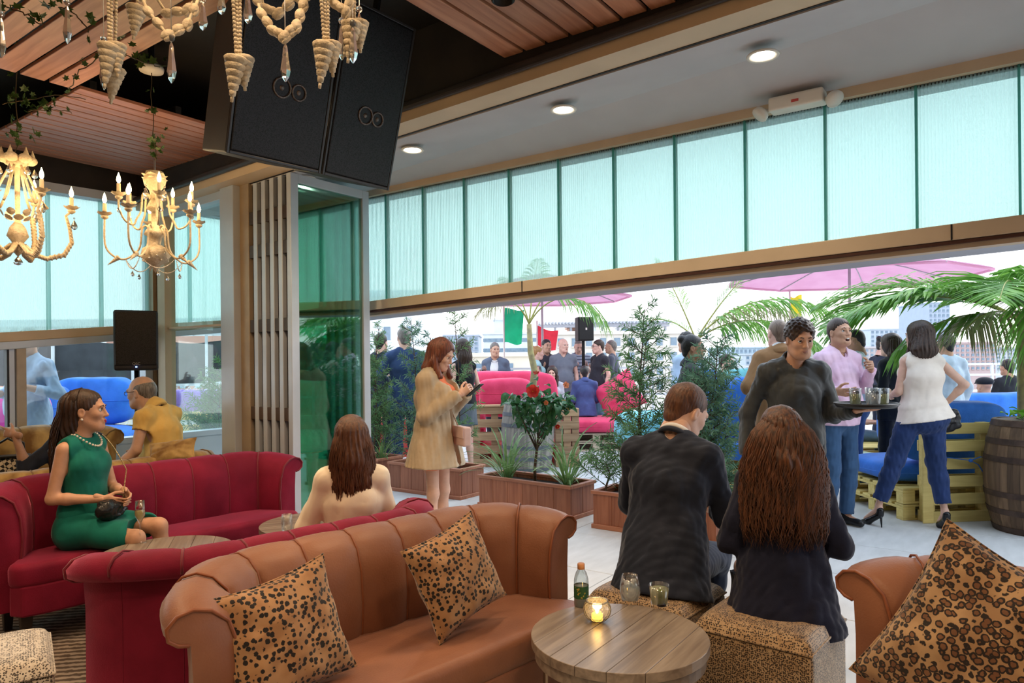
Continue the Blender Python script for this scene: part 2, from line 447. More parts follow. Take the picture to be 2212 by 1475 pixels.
# ---- the inner header: dark beam, cream door track, black shadow line
hb = MB(); sb(hb, aI-.20, aI+.02, BLO, BHI, zI(BLO)+.075, zI(BHI)+.075, 3.56, 3.56)
struct(bld(hb, 'trim_1', M['dark_wall']))
hb = MB(); sb(hb, aI-.235, aI-.195, BLO, BHI, zI(BLO)+.062, zI(BHI)+.062, zI(BLO)+.115, zI(BHI)+.115)
struct(bld(hb, 'trim_2', mat('dark_bead', (.035, .033, .035), .35), bevel=.018, seg=3))
hb = MB(); sb(hb, aI-.185, aI-.02, BLO, BHI, zI(BLO)+.01, zI(BHI)+.01, zI(BLO)+.08, zI(BHI)+.08)
struct(bld(hb, 'trim_3', M['cream']))
hb = MB(); sb(hb, aI-.02, aI-.006, BLO, BHI, zI(BLO)+.006, zI(BHI)+.006, zI(BLO)+.08, zI(BHI)+.08)
struct(bld(hb, 'trim_4', M['gasket']))
# soffit over the passage between the two glass lines
hb = MB()
vs = []
for a, zf in ((aI, zI), (aO-.04, zS)):
    for bb in (BLO, BHI): vs += [(a, bb, zf(bb)), (a, bb, zf(bb)+.12)]
hb.add(vs, [(0, 2, 6, 4), (1, 5, 7, 3), (0, 4, 5, 1), (2, 3, 7, 6), (0, 1, 3, 2), (4, 6, 7, 5)])
struct(bld(hb, 'ceiling_passage', M['soffit']))
rb = MB(); rb.box(-3.2, aO+.34, BLO, BHI+.12, 3.76, 3.95)
struct(bld(rb, 'roof', M['grey_beam']))
hb = MB(); sb(hb, aO-.05, aO+.03, BLO, BHI, zG1(BLO), zG1(BHI), zS(BLO)+.02, zS(BHI)+.02)
struct(bld(hb, 'trim_5', M['cream']))
hb = MB(); sb(hb, aO-.005, aO+.03, BLO, BHI, zG1(BLO)-.012, zG1(BHI)-.012, zG1(BLO)+.002, zG1(BHI)+.002)
struct(bld(hb, 'trim_6', M['gasket']))
hb = MB(); sb(hb, aO+.03, aO+.34, BLO, BHI, zG1(BLO)+.05, zG1(BHI)+.05, 3.77, 3.77)
struct(bld(hb, 'wall_fascia', M['grey_beam']))
# channel glass: each pane a ribbed sheet, a dark green edge between panes
joints = [836, 916, 1005, 1102, 1209, 1328, 1460, 1612, 1785, 1982, 2205]
bj = [toab(onA(x, 560, aO))[1] for x in joints]
step = (bj[0]-bj[-1])/10.0
while bj[-1] > BLO+step: bj.append(bj[-1]-step)
while bj[0] < BHI-step*1.1: bj.insert(0, bj[0]+step)
bj.insert(0, BHI)
def ribbed(w, h, ribs, d=.012):
    "pane in local coords: x = 0 face, y 0..w, z 0..1 (scaled); corrugated sheet with thickness"
    mb = MB(); n = ribs*4+1
    prof = [0, d*.8, d, d*.8]
    vs = []; 
    for k in range(n):
        y = w*k/(n-1); x = prof[k % 4]
        vs += [(-x, y, 0), (-x, y, 1), (.03, y, 0), (.03, y, 1)]
    fs = []
    for k in range(n-1):
        i = 4*k; j = i+4
        fs += [(i, i+1, j+1, j), (i+2, j+2, j+3, i+3), (i+1, i+3, j+3, j+1), (i, j, j+2, i+2)]
    fs += [(0, 2, 3, 1), (4*(n-1), 4*(n-1)+1, 4*(n-1)+3, 4*(n-1)+2)]
    return mb.add(vs, fs)
win1 = MB(); sb(win1, aO-.05, aO+.06, BLO, BHI, zH(BLO), zH(BHI), zG0(BLO), zG0(BHI))
win1 = struct(bld(win1, 'window_1', M['cream'], bevel=.004))
gm = None
for k in range(len(bj)-1):
    b1, b0 = bj[k], bj[k+1]; mid = (b0+b1)/2
    if gm is None: gm = ribbed(1., 1., 26).build('pane', M['channel'], win1)
    o = gm if k == 0 else inst(gm, win1)
    o.location = (aO, b0+.006, zG0(mid)-.01); o.scale = (1, b1-b0-.012, zG1(mid)-zG0(mid)+.02)
    e = MB(); sb(e, aO-.016, aO+.03, b0-.006, b0+.006, zG0(b0)-.01, zG0(b0)-.01, zG1(b0), zG1(b0))
    e.build('pane_edge', M['channel_edge'], win1)
# a brown shadow gap, a second lip and the grey beam outside
hb = MB(); sb(hb, aO-.045, aO+.06, BLO, BHI, zH(BLO)-.02, zH(BHI)-.02, zH(BLO)-.003, zH(BHI)-.003)
struct(bld(hb, 'trim_7', mat('brown_gap', (.07, .025, .015), .6)))
hb = MB(); sb(hb, aO-.02, aO+.07, BLO, BHI, zH(BLO)-.045, zH(BHI)-.045, zH(BLO)-.02, zH(BHI)-.02)
struct(bld(hb, 'trim_8', M['cream']))
hb = MB(); sb(hb, aO+.07, aO+.33, BLO, BHI, min(zH(BLO)-.045, zF(BLO)), min(zH(BHI)-.045, zF(BHI)), zG0(BLO)-.02, zG0(BHI)-.02)
struct(bld(hb, 'trim_9', M['grey_beam']))
for px in (1127, 2056):   # joints in the cream rail
    bb = toab(onA(px, 560, aO-.05))[1]
    e = MB(); sb(e, aO-.0525, aO-.049, bb-.004, bb+.004, zH(bb), zH(bb), zG0(bb)-.002, zG0(bb)-.002)
    e.build('rail_joint', M['gasket'], win1)

# ---- left wall: channel glass above, windows below, on the line b = bL
zL3 = zl(onB(0, 399.8, bL), onB(315, 447, bL), 'a')
zL2 = zl(onB(0, 718, bL), onB(245, 704.7, bL), 'a')
zL1 = zl(onB(0, 739, bL), onB(245, 723, bL), 'a')
zL0 = zl(onB(0, 756, bL), onB(245, 737, bL), 'a')
A0, A1 = -3.0, aO+.03
def sa(mb, a0, a1, b0, b1, lo, hi, dl=0, dh=0):
    vs = [(a0, b0, lo(a0)+dl), (a1, b0, lo(a1)+dl), (a0, b1, lo(a0)+dl), (a1, b1, lo(a1)+dl), (a0, b0, hi(a0)+dh), (a1, b0, hi(a1)+dh), (a0, b1, hi(a0)+dh), (a1, b1, hi(a1)+dh)]
    return mb.add(vs, [(0, 2, 3, 1), (4, 5, 7, 6), (0, 1, 5, 4), (2, 6, 7, 3), (0, 4, 6, 2), (1, 3, 7, 5)])
zc = lambda z: (lambda s: z)
LA0 = .2    # the visible stretch; a plain wall closes the rest
w2 = MB(); sa(w2, LA0, A1, bL-.03, bL+.08, zL1, zL2)
win2 = struct(bld(w2, 'window_2', M['cream'], bevel=.004))
ja = [toab(onB(x, 560, bL))[0] for x in (-60, 108, 222, 317)]
stp = ja[2]-ja[1]
ja = [ja[1]-2*stp*1.02, ja[1]-stp, ja[1], ja[2], ja[3]+.02]
while ja[-1] < A1-.05: ja.append(min(A1, ja[-1]+stp))
ja[0] = LA0
for k in range(len(ja)-1):
    a0, a1 = ja[k], ja[k+1]
    if a1-a0 < .02: continue
    mid = (a0+a1)/2
    o = inst(gm, win2); o.rotation_euler = (0, 0, -PI/2)
    o.location = (a0+.006, bL+.04, zL2(mid)-.01); o.scale = (-1, a1-a0-.012, zL3(mid)-zL2(mid)+.02)
    o.rotation_euler = (0, 0, PI/2); o.location = (a1-.006, bL+.04, zL2(mid)-.01); o.scale = (1, a1-a0-.012, zL3(mid)-zL2(mid)+.02)
    e = MB(); sa(e, a1-.012, a1+.012, bL+.02, bL+.055, zL2, zL3, -.01, 0); e.build('pane_edge', M['channel'], win2)
hb = MB(); sa(hb, LA0, A1, bL-.05, bL+.09, zL3, zL3, 0, .075); struct(bld(hb, 'trim_10', M['frame']))
hb = MB(); hb.box(-3.2, aI-.19, bL-.06, bL+.14, 2.93, 3.56); 
hb = MB(); sa(hb, -3.2, aI-.19, bL-.05, bL+.13, zL3, zc(3.56), .075, 0); struct(bld(hb, 'trim_11', M['dark_wall']))
hb = MB(); sa(hb, LA0, A1, bL-.05, bL+.08, zL0, zL1); struct(bld(hb, 'trim_12', M['frame'], bevel=.004))
hb = MB(); hb.box(LA0, A1, bL-.05, bL+.10, 0, .80); struct(bld(hb, 'wall_left', M['frame']))
hb = MB(); hb.box(-3.2, LA0, bL-.05, bL+.12, 0, 3.56); struct(bld(hb, 'wall_left_end', M['dark_wall']))
# the windows under the rail: mullions and clear panes
w3 = MB(); w3.box(LA0, A1, bL-.06, bL+.09, .79, .84); win3 = struct(bld(w3, 'window_3', M['frame']))
ma = [toab(onB(43, 850, bL))[0], toab(onB(318, 800, bL))[0], aI+.02]
prev = LA0
for k, a in enumerate(ma+[A1]):
    w = .035 if k < 3 else .03
    e = MB(); sa(e, a-w, a+w, bL-.04, bL+.07, zc(.83), zL0, 0, .01); e.build('mullion', M['frame_tan'] if k == 0 else M['frame'], win3, bevel=.004)
    g = MB(); sa(g, prev, a-w, bL+.012, bL+.020, zc(.83), zL0, 0, .01); g.build('pane', M['glass'], win3)
    prev = a+w
e = MB(); a = ma[0]-.06; sa(e, a-.018, a+.018, bL-.02, bL+.05, zc(.83), zL0, 0, .0); e.build('sash_stile', M['frame'], win3)
e = MB(); a = ma[0]-.085; sa(e, a-.008, a+.008, bL-.015, bL+.045, zc(.83), zL0, 0, .0); e.build('sash_gasket', M['gasket'], win3)

# ---- fixed pane on the inner line, between the corner and the folded doors
bP0, bP1 = toab(onA(545, 600, aI))[1], toab(onA(497, 600, aI))[1]
bC = bL-.05
w4 = MB(); sb(w4, aI-.05, aI+.06, bP1, bC, zI(bP1)-.06, zI(bC)-.06, zI(bP1)+.02, zI(bC)+.02)
win4 = struct(bld(w4, 'window_4', M['frame'], bevel=.004))
bq = toab(onA(366, 600, aI))[1]
for (x0, x1, mm, d) in ((318, 331, 'frame', .05), (332, 344, 'frame_tan', .06), (345, 350, 'gasket', .03), (351, 367, 'cream', .05)):
    q0, q1 = toab(onA(x0, 600, aI))[1], toab(onA(x1, 600, aI))[1]
    e = MB(); sb(e, aI-d, aI+d, q1, q0, 0, 0, zI(q1)-.05, zI(q0)-.05); e.build('jamb', M[mm], win4, bevel=.003)
g = MB(); sb(g, aI+.005, aI+.013, bP1, bq, .1, .1, zI(bP1)-.05, zI(bq)-.05); g.build('pane', M['glass'], win4)
e = MB(); e.box(aI-.05, aI+.06, bP1, bq, 0, .1); e.build('sill', M['frame'], win4)
bb_ = toab(onA(430, 700, aI))[1]
e = MB(); sb(e, aI-.02, aI+.03, bP1, bq, onA(430, 706, aI).z-.006, onA(430, 706, aI).z-.006, onA(430, 706, aI).z+.012, onA(430, 706, aI).z+.012)
e.build('glazing_bar', M['cream'], win4)
# post beside the stack: pale face and tan side
bm_ = toab(onA(526, 600, aI))[1]
e = MB(); sb(e, aI-.09, aI+.10, bm_, bP1, 0, 0, zI(bm_)+.01, zI(bP1)+.01); struct(bld(e, 'trim_13', M['frame'], bevel=.004))
e = MB(); sb(e, aI-.03, aI+.12, bP0, bm_, 0, 0, zI(bP0)+.01, zI(bm_)+.01); struct(bld(e, 'trim_14', M['frame_tan'], bevel=.004))

# ---- folded glass doors, standing square to the track
bS = toab(onA(637, 600, aI))[1]
pitch = (bP0-bS-.01)/5
def leaf(k):
    b0 = bS+.004+k*pitch; th = .052; W = .80; top = zI(b0)-.005
    d = thing('door_%d' % (k+1), None, None, ab(aI-.03, b0), TH); del_ = None
    d['kind'] = 'structure'
    fw = .072
    for (x0, x1, z0, z1, nm) in ((0, fw, 0, top, 'stile'), (W-fw, W, 0, top, 'stile'), (fw, W-fw, top-.07, top, 'rail'), (fw, W-fw, 0, .12, 'rail')):
        e = MB(); e.box(x0, x1, 0, th, z0, z1); e.build(nm, M['frame'] if nm == 'stile' or True else 0, d, bevel=.004)
    g = MB(); g.box(fw, W-fw, th*.4, th*.55, .12, top-.07); g.build('pane', M['glass_green'], d)
    e = MB()
    for z in (.35, 1.05, 1.75, 2.35, 2.62): e.box(.004, .045, th, th+pitch-th, z, z+.10)
    e.build('hinge', mat('door_hinge_%d' % k, (.09, .05, .03), .4, metal=.6), d)
    e = MB(); e.box(.035, .06, th, pitch, .02, top-.01); e.build('gap_fill', M['gasket'], d)  # dark strip filling the gap, stands in for the shade between leaves
    return d
for k in range(5): leaf(k)

# ---- closing walls behind the camera
hb = MB(); hb.box(-3.4, -3.2, BLO-.2, bL+.12, 0, 3.75); struct(bld(hb, 'wall_back', mat('warm_wall', (.30, .20, .14), .8)))
hb = MB(); hb.box(-3.2, aI, BLO-.2, BLO, 0, 3.75); struct(bld(hb, 'wall_right', mat('warm_wall_b', (.30, .20, .14), .8)))

# ---- recessed downlights in the passage soffit
def soffit_z(a, bb):
    f = (a-aI)/(aO-.04-aI); return zI(bb)*(1-f)+zS(bb)*f
for px, py, lab_ in ((1648, 119, 'round downlight in the grey soffit beside the twin head emergency light'), (1217, 236, 'round downlight alone over the middle of the grey passage soffit'), (891, 323, 'round downlight in the grey soffit beside the hanging speakers'), (660, 384, 'round downlight in the soffit above the folded glass doors')):
    # the point of the soffit seen at that pixel
    lo, hi = aI+.05, aO-.1
    for _ in range(30):
        mid = (lo+hi)/2; p = onA(px, py, mid)
        if p.z > soffit_z(mid, toab(p)[1]): hi = mid
        else: lo = mid
    p = onA(px, py, (lo+hi)/2); a_, b_ = toab(p); z = soffit_z(a_, b_)
    d = thing('downlight', lab_, 'light', (p.x, p.y, z), TH, 'downlights in the grey soffit')
    e = MB(); e.lathe([(.075, .004), (.082, -.004), (.078, -.010), (.060, -.006), (.058, .004)], 28); e.build('trim_ring', M['white'], d, smooth=True)
    e = MB(); e.lathe([(.058, -.003), (.03, -.0045), (.001, -.005)], 24, close=False); e.build('lens', M['led'], d)
    L = bpy.data.lights.new('downlight_lamp', 'SPOT'); L.energy = 16; L.color = (1, .80, .56); L.spot_size = 2.4; L.spot_blend = .8; L.shadow_soft_size = .05
    lo_ = bpy.data.objects.new('downlight_lamp', L); link(lo_, d); lo_.location = (0, 0, -.03)

# lamps added among the slats to brighten the lounge, mostly out of view
for a_, b_ in ((.6, 2.9), (.3, .9), (1.2, 4.2), (-1.2, 2.2), (-1.2, 4.4), (1.6, 0.2), (.9, -1.2), (-1.4, .2), (2.5, 3.6), (2.6, 1.9)):
    p = ab(a_, b_, 3.17 if not (a_ > 2.2) else 3.17)
    d = thing('downlight', 'recessed ceiling lamp of the lounge between cedar slats', 'light', p, TH, 'lounge ceiling lamps')
    e = MB(); e.lathe([(.05, .03), (.055, 0), (.045, -.006), (.042, .02)], 20); e.build('trim_ring', M['black'], d, smooth=True)
    L = bpy.data.lights.new('lounge_fill_lamp', 'SPOT'); L.energy = 55; L.color = (1, .70, .42); L.spot_size = 2.5; L.spot_blend = 1.; L.shadow_soft_size = .12
    lo_ = bpy.data.objects.new('lounge_fill_lamp', L); link(lo_, d); lo_.location = (0, 0, -.04)

# ================================================================== SOFT SHAPES: distance fields turned into one continuous surface
class Field:
    def __init__(s, lo, hi, vox):
        s.v = float(vox); s.lo = np.array(lo, float)-3*s.v
        s.n = (np.ceil((np.array(hi, float)+3*s.v-s.lo)/s.v)).astype(int)+1
        s.f = np.full(s.n, .2, np.float32)
        s.ax = [(s.lo[i]+s.v*np.arange(s.n[i])).astype(np.float32) for i in range(3)]
    def sl(s, lo, hi):
        out = []
        for i in range(3):
            a = int(max(0, math.floor((lo[i]-s.lo[i])/s.v))); b = int(min(s.n[i], math.ceil((hi[i]-s.lo[i])/s.v)+1))
            if b <= a: return None
            out.append(slice(a, b))
        return tuple(out)
    def xyz(s, sl): return (s.ax[0][sl[0]][:, None, None], s.ax[1][sl[1]][None, :, None], s.ax[2][sl[2]][None, None, :])
    def put(s, sl, d, k, sub=False):
        a = s.f[sl]
        if sub:
            b = -d
            if k > 0: h = np.maximum(k-np.abs(a-b), 0)/k; s.f[sl] = np.maximum(a, b)+h*h*k*.25
            else: s.f[sl] = np.maximum(a, b)
        else:
            if k > 0: h = np.maximum(k-np.abs(a-d), 0)/k; s.f[sl] = np.minimum(a, d)-h*h*k*.25
            else: s.f[sl] = np.minimum(a, d)
    def cone(s, p0, p1, r0, r1=None, k=.02, sub=False):
        r1 = r0 if r1 is None else r1; p0 = np.array(p0, float); p1 = np.array(p1, float)
        m = max(r0, r1)+k+2*s.v
        sl = s.sl(np.minimum(p0, p1)-m, np.maximum(p0, p1)+m)
        if sl is None: return s
        x, y, z = s.xyz(sl); d = p1-p0; L2 = max(1e-9, float(d@d))
        t = np.clip(((x-p0[0])*d[0]+(y-p0[1])*d[1]+(z-p0[2])*d[2])/L2, 0, 1)
        q = np.sqrt((x-p0[0]-t*d[0])**2+(y-p0[1]-t*d[1])**2+(z-p0[2]-t*d[2])**2)-(r0+(r1-r0)*t)
        s.put(sl, q, k, sub); return s
    def ocone(s, p0, p1, r0, r1, xd, k=.03, sub=False):
        "a capsule with an oval section: r = (half-width along xd, half-depth)"
        p0 = np.array(p0, float); p1 = np.array(p1, float); d = p1-p0; L = math.sqrt(float(d@d))+1e-9; a = d/L
        xd = np.array(xd, float); xd = xd-a*(xd@a); xd /= (np.linalg.norm(xd)+1e-9); yd = np.cross(a, xd)
        m = max(r0+r1)+k+2*s.v
        sl = s.sl(np.minimum(p0, p1)-m, np.maximum(p0, p1)+m)
        if sl is None: return s
        x, y, z = s.xyz(sl); X, Y, Z = x-p0[0], y-p0[1], z-p0[2]
        ax = X*a[0]+Y*a[1]+Z*a[2]; t = np.clip(ax/L, 0, 1)
        u = X*xd[0]+Y*xd[1]+Z*xd[2]; v = X*yd[0]+Y*yd[1]+Z*yd[2]; w = ax-t*L
        rx = r0[0]+(r1[0]-r0[0])*t; ry = r0[1]+(r1[1]-r0[1])*t; mn = np.minimum(rx, ry)
        k0 = np.sqrt((u/rx)**2+(v/ry)**2+(w/mn)**2); k1 = np.sqrt((u/rx**2)**2+(v/ry**2)**2+(w/mn**2)**2)+1e-6
        s.put(sl, k0*(k0-1)/k1, k, sub); return s
    def ell(s, c, r, k=.02, R=None, sub=False):
        c = np.array(c, float); m = max(r)+k+2*s.v
        sl = s.sl(c-m, c+m)
        if sl is None: return s
        x, y, z = s.xyz(sl); X, Y, Z = x-c[0], y-c[1], z-c[2]
        if R is not None:
            Q = np.array([list(rw) for rw in R.to_3x3()]) if hasattr(R, 'to_3x3') else np.array(R)
            X, Y, Z = (X*Q[0][0]+Y*Q[1][0]+Z*Q[2][0], X*Q[0][1]+Y*Q[1][1]+Z*Q[2][1], X*Q[0][2]+Y*Q[1][2]+Z*Q[2][2])
        k0 = np.sqrt((X/r[0])**2+(Y/r[1])**2+(Z/r[2])**2); k1 = np.sqrt((X/r[0]**2)**2+(Y/r[1]**2)**2+(Z/r[2]**2)**2)+1e-6
        s.put(sl, k0*(k0-1)/k1, k, sub); return s
    def cut(s, n, p, k=.0):
        "keep the side the normal points away from"
        n = np.array(n, float); n /= np.linalg.norm(n); sl = tuple(slice(0, q) for q in s.n); x, y, z = s.xyz(sl)
        d = (x-p[0])*n[0]+(y-p[1])*n[1]+(z-p[2])*n[2]
        s.put(sl, -d+0*s.f, k, True); return s
    def warp(s, fn):
        "adds fn(x, y, z) to the distance"
        sl = tuple(slice(0, q) for q in s.n); x, y, z = s.xyz(sl); s.f = s.f+fn(x, y, z).astype(np.float32); return s
    def arrays(s, smooth=1):
        f = s.f; ins = f < 0
        c = ins[:-1, :-1, :-1].astype(np.int8)
        for dx, dy, dz in ((1, 0, 0), (0, 1, 0), (0, 0, 1), (1, 1, 0), (1, 0, 1), (0, 1, 1), (1, 1, 1)):
            nx, ny, nz = f.shape
            c = c+ins[dx:nx-1+dx, dy:ny-1+dy, dz:nz-1+dz]
        mask = (c > 0) & (c < 8); ijk = np.argwhere(mask)
        if len(ijk) == 0: return np.zeros((0, 3)), np.zeros((0, 4), int)
        idx = np.full(mask.shape, -1, np.int64); idx[mask] = np.arange(len(ijk))
        acc = np.zeros((len(ijk), 3)); w = np.zeros(len(ijk))
        for ax in range(3):
            u, v = (ax+1) % 3, (ax+2) % 3
            for a in (0, 1):
                for b in (0, 1):
                    o0 = np.zeros(3, int); o0[u] = a; o0[v] = b; o1 = o0.copy(); o1[ax] = 1
                    A = ijk+o0; B = ijk+o1
                    fa = f[A[:, 0], A[:, 1], A[:, 2]].astype(float); fb = f[B[:, 0], B[:, 1], B[:, 2]].astype(float)
                    cr_ = (fa < 0) != (fb < 0); t = np.where(cr_, fa/np.where(cr_, fa-fb, 1), 0)
                    p = o0[None, :]+t[:, None]*(o1-o0)[None, :]
                    acc += p*cr_[:, None]; w += cr_
        vs = (ijk+acc/w[:, None])*s.v+s.lo
        quads = []
        for ax in range(3):
            u, v = (ax+1) % 3, (ax+2) % 3
            n = f.shape
            A = [slice(None)]*3; B = [slice(None)]*3; A[ax] = slice(0, n[ax]-1); B[ax] = slice(1, n[ax])
            d = ins[tuple(A)] != ins[tuple(B)]
            e = np.argwhere(d); ok = (e[:, u] >= 1) & (e[:, v] >= 1) & (e[:, u] < n[u]-1) & (e[:, v] < n[v]-1)
            e = e[ok]
            if len(e) == 0: continue
            def I(du, dv):
                q = e.copy(); q[:, u] += du; q[:, v] += dv; return idx[q[:, 0], q[:, 1], q[:, 2]]
            q = np.stack([I(0, 0), I(-1, 0), I(-1, -1), I(0, -1)], 1)
            flip = ~ins[e[:, 0], e[:, 1], e[:, 2]]
            q[flip] = q[flip][:, ::-1]
            quads.append(q)
        q = np.concatenate(quads)
        for _ in range(smooth):
            n = len(vs); a = q[:, [0, 1, 2, 3]].ravel(); b = q[:, [1, 2, 3, 0]].ravel()
            cnt = np.bincount(a, minlength=n)+np.bincount(b, minlength=n)
            new = np.stack([np.bincount(a, vs[b, i], n)+np.bincount(b, vs[a, i], n) for i in range(3)], 1)/np.maximum(cnt, 1)[:, None]
            vs = vs*.4+new*.6
        return vs, q
def np_mesh(name, parts, m, parent=None, smooth=True):
    "parts: list of (verts, quads); joined into one mesh object"
    vs = []; qs = []; n = 0
    for v, q in parts:
        if len(v) == 0: continue
        vs.append(v); qs.append(q+n); n += len(v)
    vs = np.concatenate(vs).astype(np.float32); qs = np.concatenate(qs).astype(np.int32)
    me = bpy.data.meshes.new(name); me.vertices.add(len(vs)); me.vertices.foreach_set('co', vs.ravel())
    me.loops.add(qs.size); me.loops.foreach_set('vertex_index', qs.ravel())
    me.polygons.add(len(qs)); me.polygons.foreach_set('loop_start', np.arange(0, qs.size, 4, dtype=np.int32))
    me.polygons.foreach_set('loop_total', np.full(len(qs), 4, np.int32))
    me.polygons.foreach_set('use_smooth', np.full(len(qs), smooth))
    me.update(calc_edges=True); me.validate()
    for x in (m if isinstance(m, (list, tuple)) else [m]): me.materials.append(x)
    o = bpy.data.objects.new(name, me); link(o, parent); return o
def fmesh(fd, name, m, parent=None, smooth=1): return np_mesh(name, [fd.arrays(smooth)], m, parent)
def wob(amp, sc, seed=0, st=(1, 1, 1)):
    "soft folds"
    r = np.random.default_rng(seed); ds = r.normal(size=(5, 3))*sc; ph = r.uniform(0, 6.28, 5); S = st
    d2 = r.normal(size=(4, 3))*sc*1.15; p2 = r.uniform(0, 6.28, 4)
    def fn(x, y, z):
        a = sum(np.sin(x*S[0]*d[0]+y*S[1]*d[1]+z*S[2]*d[2]+p) for d, p in zip(ds, ph))/2.4
        w = a*1.6   # creases wander with the soft swell
        b = sum(np.abs(np.sin((x*S[0]*d[0]+y*S[1]*d[1]+z*S[2]*d[2])*.5+p+w*.5))**.6 for d, p in zip(d2, p2))/4-.72
        return amp*(a*.75-b*2.0)
    return fn

# ------------------------------------------------------------------ people
SKIN = {}
def skin(n, c):
    if n not in SKIN:
        m = mat('skin_'+n, c, .5, tuple(x*.82 for x in c), 14, bump=.06, bscale=120, spec=.35)
        b = m.node_tree.nodes['Principled BSDF']; b.inputs['Subsurface Weight'].default_value = .06; b.inputs['Subsurface Radius'].default_value = (.02, .008, .005)
        SKIN[n] = m
    return SKIN[n]
def cloth(n, c, c2=None, rough=.85, bump=.25, bscale=260, sheen=.15, scale=7):
    k = 'cloth_'+n
    if k not in M: M[k] = mat(k, c, rough, c2 or tuple(x*.8 for x in c), scale, bump=bump, bscale=bscale, sheen=sheen, spec=.2, bdist=.002)
    return M[k]
def hairmat(n, c, c2):
    k = 'hair_'+n
    if k not in M: M[k] = mat(k, c, .42, c2, 30, bump=.5, bscale=90, spec=.45, stretch=(3, 3, .35), bdist=.004)
    return M[k]
M['eye_white'] = mat('eye_white', (.75, .72, .70), .25); M['iris'] = mat('iris_brown', (.03, .018, .012), .2)
M['lip'] = mat('lip_rose', (.42, .13, .12), .4); M['lip_red'] = mat('lip_red', (.42, .03, .06), .35); M['lip_m'] = mat('lip_plain', (.40, .19, .15), .5)
M['mouth'] = mat('mouth_dark', (.06, .012, .012), .5); M['teeth'] = mat('teeth', (.8, .78, .72), .3)
M['spectacle'] = mat('spectacle_frame', (.01, .01, .012), .3); M['spec_steel'] = mat('spectacle_wire', (.12, .12, .13), .3, metal=.8)

HEADS = {}
def head_arrays(kind):
    if kind in HEADS: return HEADS[kind]
    fem = kind == 'f'; f = Field((-.10, -.125, -.16), (.10, .135, .14), .0046)
    jw = .035 if fem else .045
    f.ell((0, -.014, .035), (.073, .094, .084), .0)
    f.ell((0, .024, -.030), (.055 if fem else .060, .066, .090), .04)
    f.ell((0, .045, -.080), (jw, .042, .034), .03)
    f.ell((0, .070, -.099), (.019, .018, .016), .02)
    for s in (-1, 1):
        f.ell((s*.034, .062, -.022), (.020, .022, .020), .025)
        f.cone((s*(.043 if fem else .048), -.002, -.055), (s*(.024 if fem else .030), .055, -.094), .017, .016, .03)
        f.ell((s*.031, .103, .004), (.020, .024, .012), .018, sub=True)
        f.ell((s*.076, -.006, -.008), (.009, .019, .031), .008)
        f.ell((s*.084, -.001, -.006), (.006, .011, .019), .006, sub=True)
        f.ell((s*.0105, .097, -.033), (.0075, .0085, .0065), .008)
    f.cone((-.034, .083, .024), (.034, .083, .024), .009 if fem else .011, k=.018)
    f.cone((0, .089, .012), (0, .104, -.026), .0068, .0095, .012)
    f.ell((0, .107, -.029), (.0095, .0085, .0080), .008)
    if kind == 'laugh':
        f.ell((0, .098, -.070), (.021, .034, .016), .008, sub=True); f.cone((-.022, .086, -.053), (.022, .086, -.053), .008, k=.01)
        f.cone((-.018, .084, -.092), (.018, .084, -.092), .009, k=.01)
    else:
        f.cone((-.019, .0875, -.0565), (.019, .0875, -.0565), .0070, k=.008); f.cone((-.015, .0870, -.0675), (.015, .0870, -.0675), .0078, k=.008)
    f.cone((0, -.02, -.05), (0, -.035, -.16), .052 if fem else .058, k=.03)
    HEADS[kind] = f.arrays(1); return HEADS[kind]
HANDS = {}
def hand_arrays(curl, key, point=False):
    "right hand in its own frame: wrist at 0, fingers along -z, thumb towards +y, palm facing -x"
    if key in HANDS: return HANDS[key]
    f = Field((-.10, -.09, -.21), (.06, .12, .05), .0045)
    f.ocone((0, 0, .04), (0, 0, -.01), (.021, .027), (.018, .026), (1, 0, 0), .01)
    f.ocone((0, .0, -.02), (-.002, 0, -.078), (.014, .030), (.0115, .038), (1, 0, 0), .015)
    for i, (y, L) in enumerate(((.030, .92), (.010, 1.02), (-.010, .96), (-.029, .78))):
        c = 0.12 if (point and i == 0) else curl*(1+.12*i)
        p = V((-.001, y, -.082)); a = .15*curl+.04; r = .0088 if i < 3 else .0075
        for n, seg in enumerate((.044, .028, .022)):
            a += c; q = p+V((-math.sin(a), (y*.10)*(1 if n == 0 else .3), -math.cos(a)))*seg*L
            f.cone(p, q, r, r*.88, .003); p = q; r *= .88
    p = V((-.006, .022, -.022)); q = p+V((-.018, .030, -.030)); f.cone(p, q, .0135, .0105, .012)
    q2 = q+V((-.020*min(1, curl+.2), .010, -.027)); f.cone(q, q2, .0105, .0095, .004); q3 = q2+V((-.018*min(1, curl+.2), -.002, -.020)); f.cone(q2, q3, .0095, .0072, .004)
    HANDS[key] = f.arrays(1); return HANDS[key]
def xf(arr, Mx):
    v, q = arr; A = np.array(Mx); 
    out = v@A[:3, :3].T+A[:3, 3]
    if np.linalg.det(A[:3, :3]) < 0: q = q[:, ::-1]
    return out, q
def lerp(a, b, t): return a+(b-a)*t

